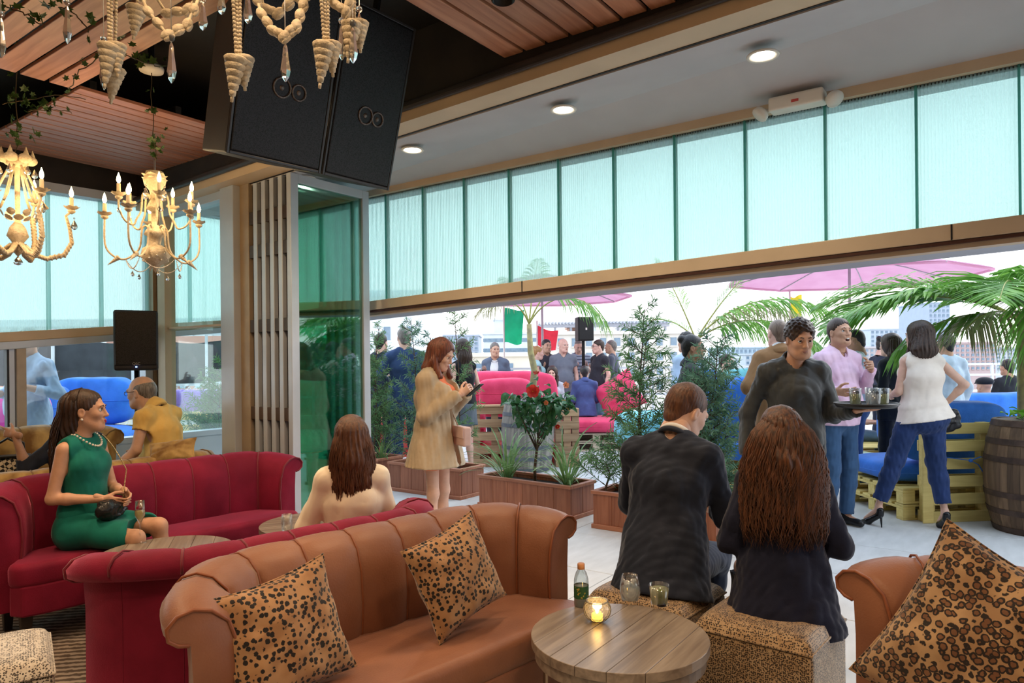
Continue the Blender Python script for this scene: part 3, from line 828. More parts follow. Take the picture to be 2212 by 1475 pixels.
def stand(h=1.75, fem=False):
    s = h/1.75; w = .143 if fem else .168; hw = .092 if fem else .088
    J = dict(pelvis=(0, 0, .95), waist=(0, .005, 1.09), chest=(0, 0, 1.28), neck=(0, -.015, 1.475), head=(0, .022, 1.628))
    for n, sg in (('R', 1), ('L', -1)):
        J['sh'+n] = (sg*w, -.012, 1.405); J['el'+n] = (sg*(w+.055), -.045, 1.135); J['wr'+n] = (sg*(w+.06), .045, .895)
        J['hip'+n] = (sg*hw, 0, .915); J['kn'+n] = (sg*.095, .02, .50); J['an'+n] = (sg*.10, -.025, .085)
    return {k: V(v)*s for k, v in J.items()}
def sit(h=1.75, fem=False, seat=.45, lean=0.):
    "seated: pelvis over the seat, thighs forward, shins down; lean tips the trunk forward"
    s = h/1.75; J = stand(h, fem); dz = seat+.085-J['hipR'].z
    for k in J:
        J[k] = J[k]+V((0, 0, dz))
    piv = J['pelvis'].copy(); R = Matrix.Rotation(-lean, 4, 'X')
    for k in ('waist', 'chest', 'neck', 'head', 'shR', 'shL', 'elR', 'elL', 'wrR', 'wrL'):
        J[k] = piv+R @ (J[k]-piv)
    for n, sg in (('R', 1), ('L', -1)):
        J['kn'+n] = V((sg*.12, .42*s, seat+.06)); J['an'+n] = V((sg*.12, .44*s, .085))
        J['el'+n] = J['sh'+n]+V((sg*.06, .06, -.27)); J['wr'+n] = J['el'+n]+V((-sg*.05, .22, -.07))
    return J
def arms(J, n, el=None, wr=None):
    "move one arm: offsets from the shoulder"
    sh = J['sh'+n]
    if el is not None: J['el'+n] = sh+V(el)
    if wr is not None: J['wr'+n] = sh+V(wr)
    return J

def torso(f, J, fem, o, belly=0., k=.05, hem=None, hw=1., bust=1.):
    xs = (J['shR']-J['shL']); xh = (J['hipR']-J['hipL']); s = (J['neck']-J['pelvis']).length/.525
    W = (.148 if fem else .152)*s*hw; D = .106*s
    f.ocone(J['pelvis']-(J['waist']-J['pelvis'])*.35, J['waist'], (W*1.04+o, D+o), (W*(.80 if fem else .93)+o, D*.88+o), xh, .0)
    f.ocone(J['waist'], J['chest'], (W*(.80 if fem else .93)+o, D*.88+o), (W*.98+o, D*1.02+o), xs, k)
    up = lerp(J['chest'], J['neck'], .60)
    f.ocone(J['chest'], up, (W*.98+o, D*1.02+o), (W*.74+o, D*.72+o), xs, k)
    f.cone(lerp(J['shR'], J['shL'], .10), lerp(J['shR'], J['shL'], .90), .044*s+o, k=k)
    for n in 'RL': f.cone(J['sh'+n], lerp(J['neck'], J['sh'+n], .22), .040*s+o, .042*s+o, .03)
    fw = xs.cross(J['neck']-J['pelvis']); fw.normalize(); fw = -fw if fw.dot(V((0, 1, 0))) < 0 and False else fw
    if fem and bust > 0:
        for sg in (-1, 1): f.ell(lerp(J['chest'], J['neck'], .12)+xs.normalized()*sg*.068*s*hw-fw*0+fwd(J)*(.085*s*bust), (.062*s+o, .058*s*bust+o, .060*s+o), .035)
    if belly: f.ell(lerp(J['pelvis'], J['waist'], .75)+fwd(J)*(.06+belly*.4), (W*.9+o, .09+belly+o, .15*s+o), .06)
def fwd(J):
    xs = J['shR']-J['shL']; up = J['neck']-J['pelvis']; n = up.cross(xs); n.normalize(); return n
def legs(f, J, o, bottom=0., s=1., k=.03, flare=0., t0=1.0):
    for n in 'RL':
        h, kn, an = J['hip'+n], J['kn'+n], J['an'+n]
        f.cone(h, kn, .083*s+o, .058*s+o, k)
        f.cone(kn, lerp(kn, an, .35), .056*s+o, .055*s+o, k)
        f.cone(lerp(kn, an, .35), lerp(an, kn, bottom), .055*s+o, .038*s+o+flare, k)
def bounds(J, pad=.18, keys=None):
    ps = [J[k] for k in (keys or J) if k[:2] not in ('hd', 'to')]
    return [min(p[i] for p in ps)-pad for i in range(3)], [max(p[i] for p in ps)+pad for i in range(3)]

def hair_cap(f, style):
    "in the head frame"
    th = {'short': .0, 'crop': -.006, 'curly': .010, 'long': .010, 'bun': .0, 'cap': .006, 'side': .002}.get(style, 0)
    f.ell((0, -.018, .042), (.080+th, .101+th, .088+th), .0)
    if style in ('long',): f.ell((0, -.02, -.02), (.088, .095, .10), .03)
    if style in ('short', 'curly', 'side', 'crop', 'bun'): f.cone((0, -.055, -.005), (0, -.058, -.045), .056, .046, .03)
    # face opening and ears
    zf = {'short': .078, 'crop': .080, 'curly': .076, 'long': .084, 'bun': .090, 'side': .088}.get(style, .085)
    f.ell((0, .110, -.045), (.071, .082, zf+.045), .012, sub=True)
    if style in ('short', 'crop', 'curly', 'bun', 'side'):
        for s in (-1, 1): f.ell((s*.088, .010, -.045), (.030, .046, .062), .012, sub=True)
        f.cut((0, .25, -1), (0, 0, -.075))

def person(label, loc, face, J, skn, fem=False, parts=(), hair=None, head_yaw=0., head_pitch=0., head_roll=0., vox=.012,
           kind=None, handR=('rel', None), handL=('rel', None), glasses=None, beard=None, lips=None, hs=1.0, brow=True, name='person', shoes=None, bare=True, extra_hair=None, eyes=True, legskin=True, pupil=None):
    """parts: list of functions part(root, J, vox) that add clothing; hair: (style, material)"""
    root = thing(name, label, 'person', loc, face)
    s = (J['neck']-J['pelvis']).length/.525
    sk = skn
    f = Field(*bounds(J, .14), vox)
    torso(f, J, fem, -.014, k=.02, bust=0)
    f.cone(lerp(J['neck'], J['chest'], .25), lerp(J['neck'], J['head'], .55), .058*s if not fem else .050*s, .052*s if not fem else .044*s, .03)
    for n in 'RL':
        f.cone(J['sh'+n], J['el'+n], .047*s if not fem else .042*s, .037*s if not fem else .033*s, .03)
        f.cone(J['el'+n], lerp(J['el'+n], J['wr'+n], .3), .037*s if not fem else .033*s, .038*s if not fem else .034*s, .02)
        f.cone(lerp(J['el'+n], J['wr'+n], .3), J['wr'+n], .038*s if not fem else .034*s, .026*s if not fem else .023*s, .02)
    legs(f, J, -.008, s=s*.95 if fem else s)
    for n in 'RL':
        a = J['an'+n]; d = J.get('toe'+n, V((0, .15, -.045))); f.cone(a+V((0, -.02, -.03)), a+d*.95, .032*s, .022*s, .03)
    arr = [f.arrays(2)]
    # head
    hc = J['head']; Rh = Matrix.Rotation(-head_yaw, 4, 'Z') @ Matrix.Rotation(-head_pitch, 4, 'X') @ Matrix.Rotation(head_roll, 4, 'Y')
    Mh = Matrix.Translation(hc) @ Rh @ Matrix.Scale(s*hs, 4)
    arr.append(xf(head_arrays(kind or ('f' if fem else 'm')), Mh))
    # hands
    CUR = {'rel': .28, 'grip': .75, 'flat': .06, 'fist': 1.15, 'point': 1.1}
    for n, (hk, th) in (('R', handR), ('L', handL)):
        if hk is None: continue
        d = V(J['hd'+n]).normalized() if 'hd'+n in J else (J['wr'+n]-J['el'+n]).normalized(); th = V(th) if th is not None else V((0, 1, .25))
        y = th-d*th.dot(d)
        if y.length < .05: y = V((0, 0, 1))-d*d.z
        y.normalize(); z = -d; x = y.cross(z)
        Mx = Matrix((x, y, z)).transposed().to_4x4()
        if n == 'L': Mx = Mx @ Matrix.Scale(-1, 4, (1, 0, 0))
        hsz = s*(.93 if fem else 1.04)
        arr.append(xf(hand_arrays(CUR[hk], hk, hk == 'point'), Matrix.Translation(J['wr'+n]) @ Mx @ Matrix.Scale(hsz, 4)))
    body = np_mesh('body', arr, sk, root)
    # face details
    def inhead(mb, nm, m):
        o = mb.build(nm, m, body, smooth=True); o.matrix_local = Mh; return o
    if eyes:
        for sg in (-1, 1):
            e = MB(); e.ball((0, 0, 0), .0122, 14, 12)
            for i, q in enumerate(e.f):
                cy = sum(e.v[j][1] for j in q)/len(q); cx = sum(e.v[j][0] for j in q)/len(q); cz = sum(e.v[j][2] for j in q)/len(q)
                if cy > .0098: e.mi[i] = 1
            e.v = [(x+sg*.031, y+.0775, z+.005) for x, y, z in e.v]
            inhead(e, 'eye', [M['eye_white'], M['iris']])
            l = MB(); l.tube([(sg*.018, .0885, .010), (sg*.030, .0915, .0145), (sg*.044, .084, .008)], [.0012, .0022, .0012], 5)
            inhead(l, 'eyelid', hair[1] if hair and fem else sk)
        if brow and hair:
            e = MB()
            for sg in (-1, 1): e.tube([(sg*.014, .0945, .0245), (sg*.030, .0955, .030), (sg*.048, .083, .025)], [.0024, .0034 if not fem else .0026, .0012], 6)
            inhead(e, 'eyebrows', hair[1])
        if kind == 'laugh':
            e = MB(); e.ball((0, .080, -.070), .018, 12, 8, (1.1, .8, .85)); inhead(e, 'mouth', M['mouth'])
            e = MB(); e.ball((0, .092, -.0605), .014, 12, 6, (1.05, .45, .35)); inhead(e, 'teeth', M['teeth'])
        else:
            e = MB(); e.tube([(-.022, .0895, -.0610), (-.010, .0965, -.0585), (0, .0975, -.0595), (.010, .0965, -.0585), (.022, .0895, -.0610)], [.0015, .0040, .0038, .0040, .0015], 8, flat=1)
            e.tube([(-.020, .0892, -.0635), (0, .0970, -.0680), (.020, .0892, -.0635)], [.0015, .0052, .0015], 8); inhead(e, 'lips', lips or (M['lip'] if fem else M['lip_m']))
    if hair and hair[0] not in ('bald', 'cap'):
        hv = max(.0048, vox*.55)
        f = Field((-.12, -.145, -.20), (.12, .13, .155), hv); hair_cap(f, hair[0])
        if hair[0] == 'curly': f.warp(lambda x, y, z: .007*np.sin(x*150)*np.sin(y*140+1)*np.sin(z*150+2))
        elif hair[0] == 'crop': pass
        else: f.warp(lambda x, y, z: .0016*np.sin(np.arctan2(x, y+.03)*34+z*9+1.6*np.sin(z*48+x*30))+.0026*np.sin(x*52+z*33+.5)*np.sin(y*47+z*21+1))
        if hair[0] == 'bun': f.ell((0, -.105, .085), (.042, .042, .040), .015)
        arr = [xf(f.arrays(0 if hair[0] == 'curly' else 1), Mh)]
        if extra_hair: arr.append(extra_hair(J, Mh, vox))
        np_mesh('hair', arr, hair[1], root)
    elif hair and hair[0] == 'bald' and hair[1]:
        f = Field((-.12, -.145, -.20), (.12, .13, .155), max(.005, vox*.5)); f.ell((0, -.02, .025), (.0765, .0955, .078), 0); f.cone((0, -.055, -.005), (0, -.058, -.045), .055, .046, .03)
        f.ell((0, .02, .125), (.075, .10, .075), .01, sub=True); f.ell((0, .11, -.02), (.09, .095, .13), .01, sub=True)
        for s_ in (-1, 1): f.ell((s_*.09, .015, -.045), (.03, .045, .06), .012, sub=True)
        f.cut((0, .25, -1), (0, 0, -.06)); np_mesh('hair', [xf(f.arrays(1), Mh)], hair[1], root)
    if beard:
        f = Field((-.10, -.06, -.16), (.10, .13, .06), .005); f.ell((0, .045, -.078), (.056, .058, .046), 0); f.ell((0, .094, -.049), (.024, .010, .006), .004)
        for s_ in (-1, 1): f.cone((s_*.062, .012, -.02), (s_*.052, .04, -.07), .012, .016, .02)
        f.ell((0, .098, -.062), (.020, .014, .0075), .003, sub=True); f.cut((0, -.2, 1), (0, .05, -.044)) if False else None
        f.ell((0, .085, -.005), (.042, .06, .038), .01, sub=True)
        np_mesh('beard', [xf(f.arrays(1), Mh)], beard, root)
    if glasses:
        e = MB(); r = .021
        for sg in (-1, 1):
            ring = [(sg*(.032+r*math.cos(a)), .101-.006*math.cos(a)*(1 if sg > 0 else 1)*0, .004+r*.78*math.sin(a)) for a in [2*PI*k/16 for k in range(17)]]
            e.tube(ring, .0019, 5, cap=False); e.tube([(sg*.052, .100, .008), (sg*.074, .085, .010), (sg*.080, .0, .010)], .0021, 5)
        e.tube([(-.012, .102, .006), (0, .105, .009), (.012, .102, .006)], .0019, 5); inhead(e, 'glasses', glasses)
    for p in parts: p(root, J, vox)
    return root, Mh

# ---- clothing builders: each returns part(root, J, vox)
def top(name, m, fem=False, o=.012, sleeve=1.0, hem=-.10, belly=0., neck=.058, open_=0., folds=.004, k=.035, flare=0., hw=1., collar=None, vneck=0., bust=1., sl_o=None, seed=1, tank=False, turtle=False, fs=58., drape=.55):
    """sleeve: 0 none, .5 to mid upper arm, 1 to the elbow, 2 to the wrist; hem: metres below the pelvis"""
    def part(root, J, vox):
        s = (J['neck']-J['pelvis']).length/.525; fw = fwd(J)
        keys = [q for q in J if q[:2] not in ('kn', 'an', 'to', 'hd')]
        lo, hi = bounds(J, .20+abs(hem)*.6, keys); vx = vox*.8
        f = Field(lo, hi, vx)
        torso(f, J, fem, o, belly, k, hw=hw, bust=bust)
        dn = (J['pelvis']-J['waist']).normalized()
        if hem > 0:
            W = .160*s*hw; f.ocone(J['pelvis']-dn*.05, J['pelvis']+dn*(hem+.05), (W*1.03+o, .112*s+o+.004), (W*1.05+o+flare, .118*s+o+flare), J['hipR']-J['hipL'], .03)
        so = min(o, .014) if sl_o is None else sl_o
        for n in 'RL':
            if sleeve <= 0: continue
            a = .045*s if not fem else .039*s
            if sleeve <= 1: f.cone(J['sh'+n], lerp(J['sh'+n], J['el'+n], sleeve), a+so, a*.95+so+.006, .045)
            else:
                f.cone(J['sh'+n], J['el'+n], a+so, a*.86+so, .035); f.cone(J['el'+n], lerp(J['el'+n], J['wr'+n], sleeve-1), a*.84+so, a*.66+so, .03)
        if folds: f.warp(wob(folds*1.1, fs, seed, (1, 1, drape)))
        # neck opening, hem, sleeve ends
        nk = J['neck']; up = (J['head']-J['neck']).normalized()
        f.cone(nk-up*.005+fw*.006, nk+up*.16+fw*.03, neck*s, neck*s*1.25, .008, sub=True)
        if vneck: f.cone(nk+fw*.03, nk-up*vneck+fw*.16, neck*s*.9, .012, .01, sub=True)
        f.cut(dn, J['pelvis']+dn*max(hem, .02) if hem >= 0 else J['pelvis']+dn*hem)
        if 0 < sleeve <= 1:
            for n in 'RL':
                d = (J['el'+n]-J['sh'+n]); e = J['sh'+n]+d*sleeve; d.normalize(); f.cone(e+d*.002, e+d*.09, .10, .10, .0, sub=True) if sleeve < 1 else None
        if 1 < sleeve:
            for n in 'RL':
                d = (J['wr'+n]-J['el'+n]); e = lerp(J['el'+n], J['wr'+n], sleeve-1)-d.normalized()*.0; d.normalize(); f.cone(e+d*.062, e+d*.10, .06, .06, .0, sub=True)
        if tank:
            for sg, n in ((1, 'R'), (-1, 'L')):
                x = (J['shR']-J['shL']).normalized()*sg; f.cone(J['sh'+n]+x*.055*s+V((0, 0, .06)), J['sh'+n]+x*.045*s-V((0, 0, .12)), .062*s, .052*s, .015, sub=True)
        if open_:
            c = lerp(J['chest'], J['neck'], .75)+fw*.13*s
            e = J['pelvis']+dn*max(hem, 0)+fw*.16*s
            mid = lerp(J['waist'], J['chest'], .1)+fw*.16*s
            f.ocone(c, mid, (.075*s*open_, .075), (.020*open_, .05), J['shR']-J['shL'], .008, sub=True)
            f.ocone(mid, e, (.014*open_, .055), (.045*open_, .06), J['shR']-J['shL'], .008, sub=True)
        arr = [f.arrays(1)]
        np_mesh(name, arr, m, root)
        if collar:
            cm, ch = collar
            g = Field([nk[i]-.16 for i in range(3)], [nk[i]+.16 for i in range(3)], min(vx, .0065))
            g.cone(nk-up*.012+fw*.004, nk+up*ch*.9+fw*.012, (neck+.034)*s, (neck+.016)*s, .0); g.cone(nk-up*.08+fw*.004, nk+up*.12+fw*.014, (neck+.008)*s, (neck+.000)*s, .0, sub=True)
            g.cut(up*.85+fw*.55, nk+up*ch*.75); g.cone(nk+fw*.07-up*.10, nk+fw*.10+up*.06, .012, .034, .0, sub=True); g.cut(-up, nk-up*.035)
            np_mesh('collar', [g.arrays(1)], cm, root)
    return part
def bottom(name, m, o=.010, ankle=.06, s=1., flare=.012, folds=.003, fem=False, seed=3, belt=None, fs=60., waist=.10):
    def part(root, J, vox):
        sc = (J['neck']-J['pelvis']).length/.525*s
        keys = ['pelvis', 'waist', 'hipR', 'hipL', 'knR', 'knL', 'anR', 'anL']
        f = Field(*bounds(J, .18, keys), vox*.8)
        f.ocone(J['pelvis']+(J['waist']-J['pelvis'])*.65, J['pelvis']-(J['waist']-J['pelvis'])*.3, (.148*sc+o, .104*sc+o), (.168*sc+o, .116*sc+o), J['hipR']-J['hipL'], .0)
        if fem: f.ell(J['pelvis']-fwd(J)*.055-V((0, 0, .03)), (.155*sc+o, .095*sc+o, .11*sc+o), .04)
        legs(f, J, o, ankle, sc, .035, flare)
        if folds: f.warp(wob(folds, fs, seed))
        for n in 'RL':
            d = (J['an'+n]-J['kn'+n]); e = lerp(J['an'+n], J['kn'+n], ankle); d.normalize(); f.cone(e+d*.10, e+d*.14, .10, .10, .0, sub=True)
        up = (J['waist']-J['pelvis']).normalized(); f.cut(up, J['pelvis']+up*waist*sc)
        np_mesh(name, [f.arrays(1)], m, root)
        if belt:
            g = Field(*bounds(J, .22, ['pelvis', 'waist']), vox*.8); w = J['pelvis']+up*.085*sc
            g.ocone(w-up*.10, w+up*.10, (.153*sc+o, .108*sc+o), (.146*sc+o, .103*sc+o), J['hipR']-J['hipL'], 0); g.cut(up, w+up*.018); g.cut(-up, w-up*.018)
            np_mesh('belt', [g.arrays(1)], belt, root)
    return part
def skirt(name, m, L=.35, r=.19, o=.012, seated=False, folds=.006, seed=5):
    def part(root, J, vox):
        keys = ['pelvis', 'waist', 'hipR', 'hipL', 'knR', 'knL']
        f = Field(*bounds(J, .22, keys), vox*.8); xh = J['hipR']-J['hipL']; s = (J['neck']-J['pelvis']).length/.525
        up = (J['waist']-J['pelvis']).normalized()
        f.ocone(J['pelvis']+up*.10, J['pelvis']-up*.06, (.14*s+o, .10*s+o), (.168*s+o, .118*s+o), xh, 0)
        if seated:
            k = lerp(J['knR'], J['knL'], .5); h = lerp(J['hipR'], J['hipL'], .5)
            for n in 'RL': f.cone(J['hip'+n], lerp(J['hip'+n], J['kn'+n], L), .088*s+o, .070*s+o, .06)
            f.ocone(h, lerp(h, k, L), (.15*s, .075*s), (.11*s, .06*s), xh, .05)
            d = (k-h).normalized(); f.cone(lerp(h, k, L)+d*.10, lerp(h, k, L)+d*.16, .13, .13, 0, sub=True)
        else:
            f.ocone(J['pelvis']-up*.05, J['pelvis']-up*(L+.1), (.168*s+o, .118*s+o), (r+.01, r*.8), xh, .02); f.cut(-up, J['pelvis']-up*L)
        if folds: f.warp(wob(folds, 24, seed, (1, 1, .25)))
        np_mesh(name, [f.arrays(1)], m, root)
    return part
def shoes(m, sole=None, size=1.):
    def part(root, J, vox):
        for n in 'RL':
            a = J['an'+n]; d = J.get('toe'+n, V((0, .15, -.045))); g = Field([min(a[i], a[i]+d[i])-.12 for i in range(3)], [max(a[i], a[i]+d[i])+.12 for i in range(3)], max(.006, vox*.7))
            g.cone(a+V((0, -.035, -.045)), a+d*1.05+V((0, 0, -.006)), .040*size, .033*size, 0); g.cone(a+V((0, -.02, 0)), a+V((0, 0, -.05)), .042*size, .046*size, .03)
            g.cut((0, 0, -1), a+V((0, 0, -.083))); np_mesh('shoe', [g.arrays(1)], m, root)
    return part

# ================================================================== LOUNGE FURNITURE
M['caramel'] = mat('caramel_leather', (.275, .118, .064), .45, (.17, .064, .033), 3.2, bump=.12, bscale=140, spec=.35, sheen=.2, lo=.3, hi=.75)
M['fuchsia'] = mat('fuchsia_velvet', (.21, .010, .034), .7, (.13, .005, .020), 4, bump=.15, bscale=200, sheen=.55, spec=.15)
m = M['fuchsia'].node_tree.nodes['Principled BSDF']; m.inputs['Sheen Tint'].default_value = (1., .25, .4, 1)
M['gold'] = mat('gold_crushed_velvet', (.46, .30, .11), .6, (.18, .09, .025), 9, bump=.5, bscale=18, sheen=.4, spec=.2, stretch=(1, 1, .5))
M['dark_leg'] = mat('ebony_leg', (.02, .014, .012), .4)
M['pillow_spot'] = leopard('cheetah_plush', (.36, .20, .095), (.25, .12, .05), (.012, .009, .008), 54, thr=.42)
M['pillow_ring'] = leopard('leopard_plush', (.35, .225, .12), (.23, .13, .065), (.016, .011, .010), 46, ring=True, center=(.16, .075, .035))
M['ottoman'] = leopard('ocelot_hide', (.36, .25, .145), (.27, .17, .085), (.03, .017, .010), 130, thr=.44, rough=.5)
M['ottoman_pale'] = leopard('pale_ocelot_hide', (.60, .55, .48), (.5, .44, .37), (.06, .05, .045), 120, thr=.42, rough=.5)
M['brown_pillow'] = mat('brown_print_plush', (.10, .055, .025), .8, (.03, .015, .01), 22, sheen=.3)
M['table_wood'] = wood('weathered_table_wood', (.27, .22, .175), (.15, .115, .09), .32, 0, 4., .12, var=.12)
M['table_metal'] = mat('bronze_table_leg', (.30, .24, .18), .35, (.2, .15, .1), 10, metal=.8)

def face_rot(f): return math.atan2(-f[0], f[1])      # rotation that turns local +Y to f
def sofa(label, mid, fw, W, m, pipe, D=.62, ztop=.82, chan=9, r=.31, arc=80, seat=.45, leg=.17, name='sofa'):
    root = thing(name, label, 'sofa', (mid[0], mid[1], 0), face_rot(fw))
    y0 = .085; hs_ = W/2-.06-r
    pts = []                                         # path of the back: (position, outward normal, arc length)
    A = math.radians(arc); L1 = r*A; Ltot = 2*L1+2*hs_
    def path(s):
        if s < L1:
            t = A*(1-s/L1); c = V((-hs_, y0+r)); n = V((-math.sin(t), -math.cos(t)))
        elif s > L1+2*hs_:
            t = A*((s-L1-2*hs_)/L1); c = V((hs_, y0+r)); n = V((math.sin(t), -math.cos(t)))
        else: return V((-hs_+(s-L1), y0)), V((0, -1))
        return c+n*r, n
    k = ztop/.82
    prof = [(-.065, leg), (-.066, .36), (-.082, .46), (-.088, .56), (-.078, .68), (-.05, .765), (-.01, .806), (.04, .82), (.085, .808), (.112, .778), (.108, .742), (.082, .722), (.052, .715), (.046, .60), (.046, .40), (.046, leg)]
    prof = [(a, z*k if z > leg else z) for a, z in prof]
    n = len(prof); S = 7; chans = []
    for c in range(chan):
        s0, s1 = Ltot*c/chan, Ltot*(c+1)/chan; vs = []; fs = []
        for i in range(S):
            u = i/(S-1); p, nn = path(s0+(s1-s0)*(.004+.992*u)); puff = .020*(1-(2*u-1)**4)
            dip = 1-.05*max(0, 1-min(s0+(s1-s0)*u, Ltot-(s0+(s1-s0)*u))/.35)**2
            for j, (a, z) in enumerate(prof):
                w = 1 if 2 <= j <= 8 else (.0 if j > 12 or j < 1 else .35)
                q = a-(puff*w if j < 6 else 0)+(puff*.5 if j in (8, 9, 10) else 0); zz = z*(dip if z > .4 else 1)+(puff*.45 if 5 <= j <= 8 else 0)
                vs.append((p.x+nn.x*q, p.y+nn.y*q, zz))
        for i in range(S-1):
            for j in range(n): fs.append((i*n+j, i*n+(j+1) % n, (i+1)*n+(j+1) % n, (i+1)*n+j))
        fs.append(tuple(range(n-1, -1, -1))); fs.append(tuple((S-1)*n+j for j in range(n)))
        mb = MB(); mb.add(vs, fs); o = mb.build('back_channel', m, root, smooth=True)
        o.modifiers.new('split', 'EDGE_SPLIT').split_angle = math.radians(60); chans.append(o)
    for c in range(chan+1):
        p, nn = path(min(max(Ltot*c/chan, .001), Ltot-.001)); mb = MB(); end = c in (0, chan)
        dip = .95 if end else 1.
        line = [(p.x+nn.x*(a+(.004 if end else .002)*(-1 if j < 6 else 1)), p.y+nn.y*(a+(.0)), z*(dip if z > .4 else 1)+.002) for j, (a, z) in enumerate(prof) if (j >= 1 and j <= (12 if end else 10))]
        mb.tube(line, .006 if end else .0048, 6); mb.build('piping', pipe, chans[min(c, chan-1)], smooth=True)
    # seat: a plump cushion on a plinth
    inner = []
    for i in range(25):
        p, nn = path(Ltot*i/24); q = p-nn*.05; inner.append((q.x, q.y))
    fx = W/2-.05
    poly = inner+[(fx-.01, D*.82), (fx-.05, D-.02), (fx-.14, D), (-fx+.14, D), (-fx+.05, D-.02), (-fx+.01, D*.82)]
    mb = MB(); mb.prism(poly, seat-.13, seat); o = mb.build('seat_cushion', m, root, smooth=True, bevel=.035, seg=4)
    o.modifiers.new('split', 'EDGE_SPLIT').split_angle = math.radians(70)
    sm = [(x*.985, y*.985+.004) for x, y in poly]
    mb = MB(); mb.prism(sm, leg, seat-.115); mb.build('seat_base', m, root, bevel=.012)
    for x in (-fx+.09, fx-.09):
        for y in (.12, D-.07):
            mb = MB(); vs = []
            for (h, z) in ((.030, leg+.02), (.018, 0)): vs += [(x-h, y-h, z), (x+h, y-h, z), (x+h, y+h, z), (x-h, y+h, z)]
            mb.add(vs, [(0, 1, 2, 3), (7, 6, 5, 4), (0, 4, 5, 1), (1, 5, 6, 2), (2, 6, 7, 3), (3, 7, 4, 0)]); mb.build('leg', M['dark_leg'], root, bevel=.004)
    return root
CA_pipe = mat('caramel_piping', (.22, .07, .03), .4); FU_pipe = mat('fuchsia_piping', (.16, .006, .02), .6, sheen=.3); GO_pipe = mat('gold_piping', (.22, .12, .04), .6)
CFW = V((.704, -.71)); CMID = V((-.63, 2.873))
sofa('caramel leather channel back sofa with two cheetah print pillows', CMID, CFW, 1.68, M['caramel'], CA_pipe, D=.62, r=.36, arc=85, ztop=.83)
FMID = V((-.825, 2.900)); FFW = V((-.69, .724))
sofa('fuchsia velvet sofa standing back to back with the caramel sofa', FMID, FFW, 1.54, M['fuchsia'], FU_pipe, D=.60, r=.36, arc=85, ztop=.805)
SMID = V((-2.44, 4.60)); SFW = V((.759, -.651))
sofa('fuchsia velvet sofa with the woman in green sitting at its end', SMID, SFW, 1.86, M['fuchsia'], FU_pipe, D=.53, chan=8, ztop=.85)
GMID = V((-2.86, 5.00)); GFW = V((-.80, .60))
sofa('gold crushed velvet sofa seen from behind under the man in yellow', GMID, GFW, 1.72, M['gold'], GO_pipe, D=.50, ztop=.80)
G2 = ab(1.80, 6.32); sofa('tall gold velvet sofa standing along the left window wall', V((G2.x, G2.y)), -V((BV.x, BV.y)), 1.9, M['gold'], GO_pipe, D=.46, ztop=1.02)
RFW = V((-.78, -.62)); RMID = V((1.93, 1.885))
sofa('caramel leather sofa holding the big leopard rosette pillow', RMID, RFW, 1.72, M['caramel'], CA_pipe, D=.62)

def pillow_mb(w, h, t, nu=33, seed=0, pinch=.10, crease=.012):
    r = np.random.default_rng(seed); ph = r.uniform(0, 6.28, 6); d = r.normal(size=(6, 2))*5
    mb = MB()
    def pt(u, v, sgn):
        x = w/2*u*(1-pinch*(1-v*v)); y = h/2*v*(1-pinch*(1-u*u))
        b = max(0, (1-u*u))**.5*max(0, (1-v*v))**.5; b = b**.85
        wv_ = sum(math.sin(u*d[i][0]+v*d[i][1]+ph[i]) for i in range(6))/6
        rad = math.atan2(v, u); edge = (abs(u)**4+abs(v)**4)**.5
        z = sgn*t/2*b*(1+.16*wv_)+crease*sgn*b*math.sin(rad*9+ph[0])*edge
        return (x, y, z)
    for sgn in (1, -1):
        vs = [pt(-1+2*i/(nu-1), -1+2*j/(nu-1), sgn) for j in range(nu) for i in range(nu)]
        fs = [(j*nu+i, j*nu+i+1, (j+1)*nu+i+1, (j+1)*nu+i) for j in range(nu-1) for i in range(nu-1)]
        if sgn < 0: fs = [q[::-1] for q in fs]
        mb.add(vs, fs)
    return mb
def orient(center, normal, roll):
    n = V(normal).normalized(); x = V((0, 0, 1)).cross(n)
    if x.length < .05: x = V((1, 0, 0))
    x.normalize(); y = n.cross(x)
    R = Matrix((x, y, n)).transposed().to_4x4()
    return Matrix.Translation(center) @ R @ Matrix.Rotation(roll, 4, 'Z')
def pillow(label, center, normal, roll, w, h, t, m, group=None, seed=0, name='pillow', cat='pillow', crease=.012, piping=True):
    root = thing(name, label, cat, center, 0, group); root.matrix_world = orient(center, normal, roll)
    o = pillow_mb(w, h, t, seed=seed, crease=crease).build('cover', m, root, smooth=True)
    if piping:
        mb = MB(); ring = []
        for k in range(64):
            a = k/16; s = int(a); f = a-s; u, v = ((-1+2*f, -1), (1, -1+2*f), (1-2*f, 1), (-1, 1-2*f))[s % 4]
            ring.append((w/2*u*(1-.10*(1-v*v)), h/2*v*(1-.10*(1-u*u)), 0))
        mb.tube(ring+[ring[0]], .004, 6, cap=False); mb.build('piping', m, o, smooth=True)
    return root
pillow('cheetah print pillow slumped in the rolled arm end of the caramel sofa', at(618, 1372, 2.22), (.70, -.66, .30), math.radians(8), .41, .39, .17, M['pillow_spot'], seed=3)
pillow('cheetah print pillow propped on one corner at the middle of the caramel sofa back', at(985, 1240, 2.72), (.68, -.68, .32), math.radians(14), .385, .37, .17, M['pillow_spot'], seed=5)
pillow('large leopard rosette pillow on the caramel sofa beside the ottomans', at(2140, 1416, 1.98), (-.62, -.72, .30), math.radians(64), .56, .54, .22, M['pillow_ring'], seed=8)
pillow('dark brown print pillow tucked behind the woman in green', at(108, 1140, 4.12), (.75, -.6, .25), .2, .36, .38, .14, M['brown_pillow'], seed=9)
pillow('crumpled gold velvet pillow on the gold sofa back beside the man in yellow', at(372, 975, 5.30), (.1, -.75, .65), .15, .34, .20, .10, M['gold'], seed=11)

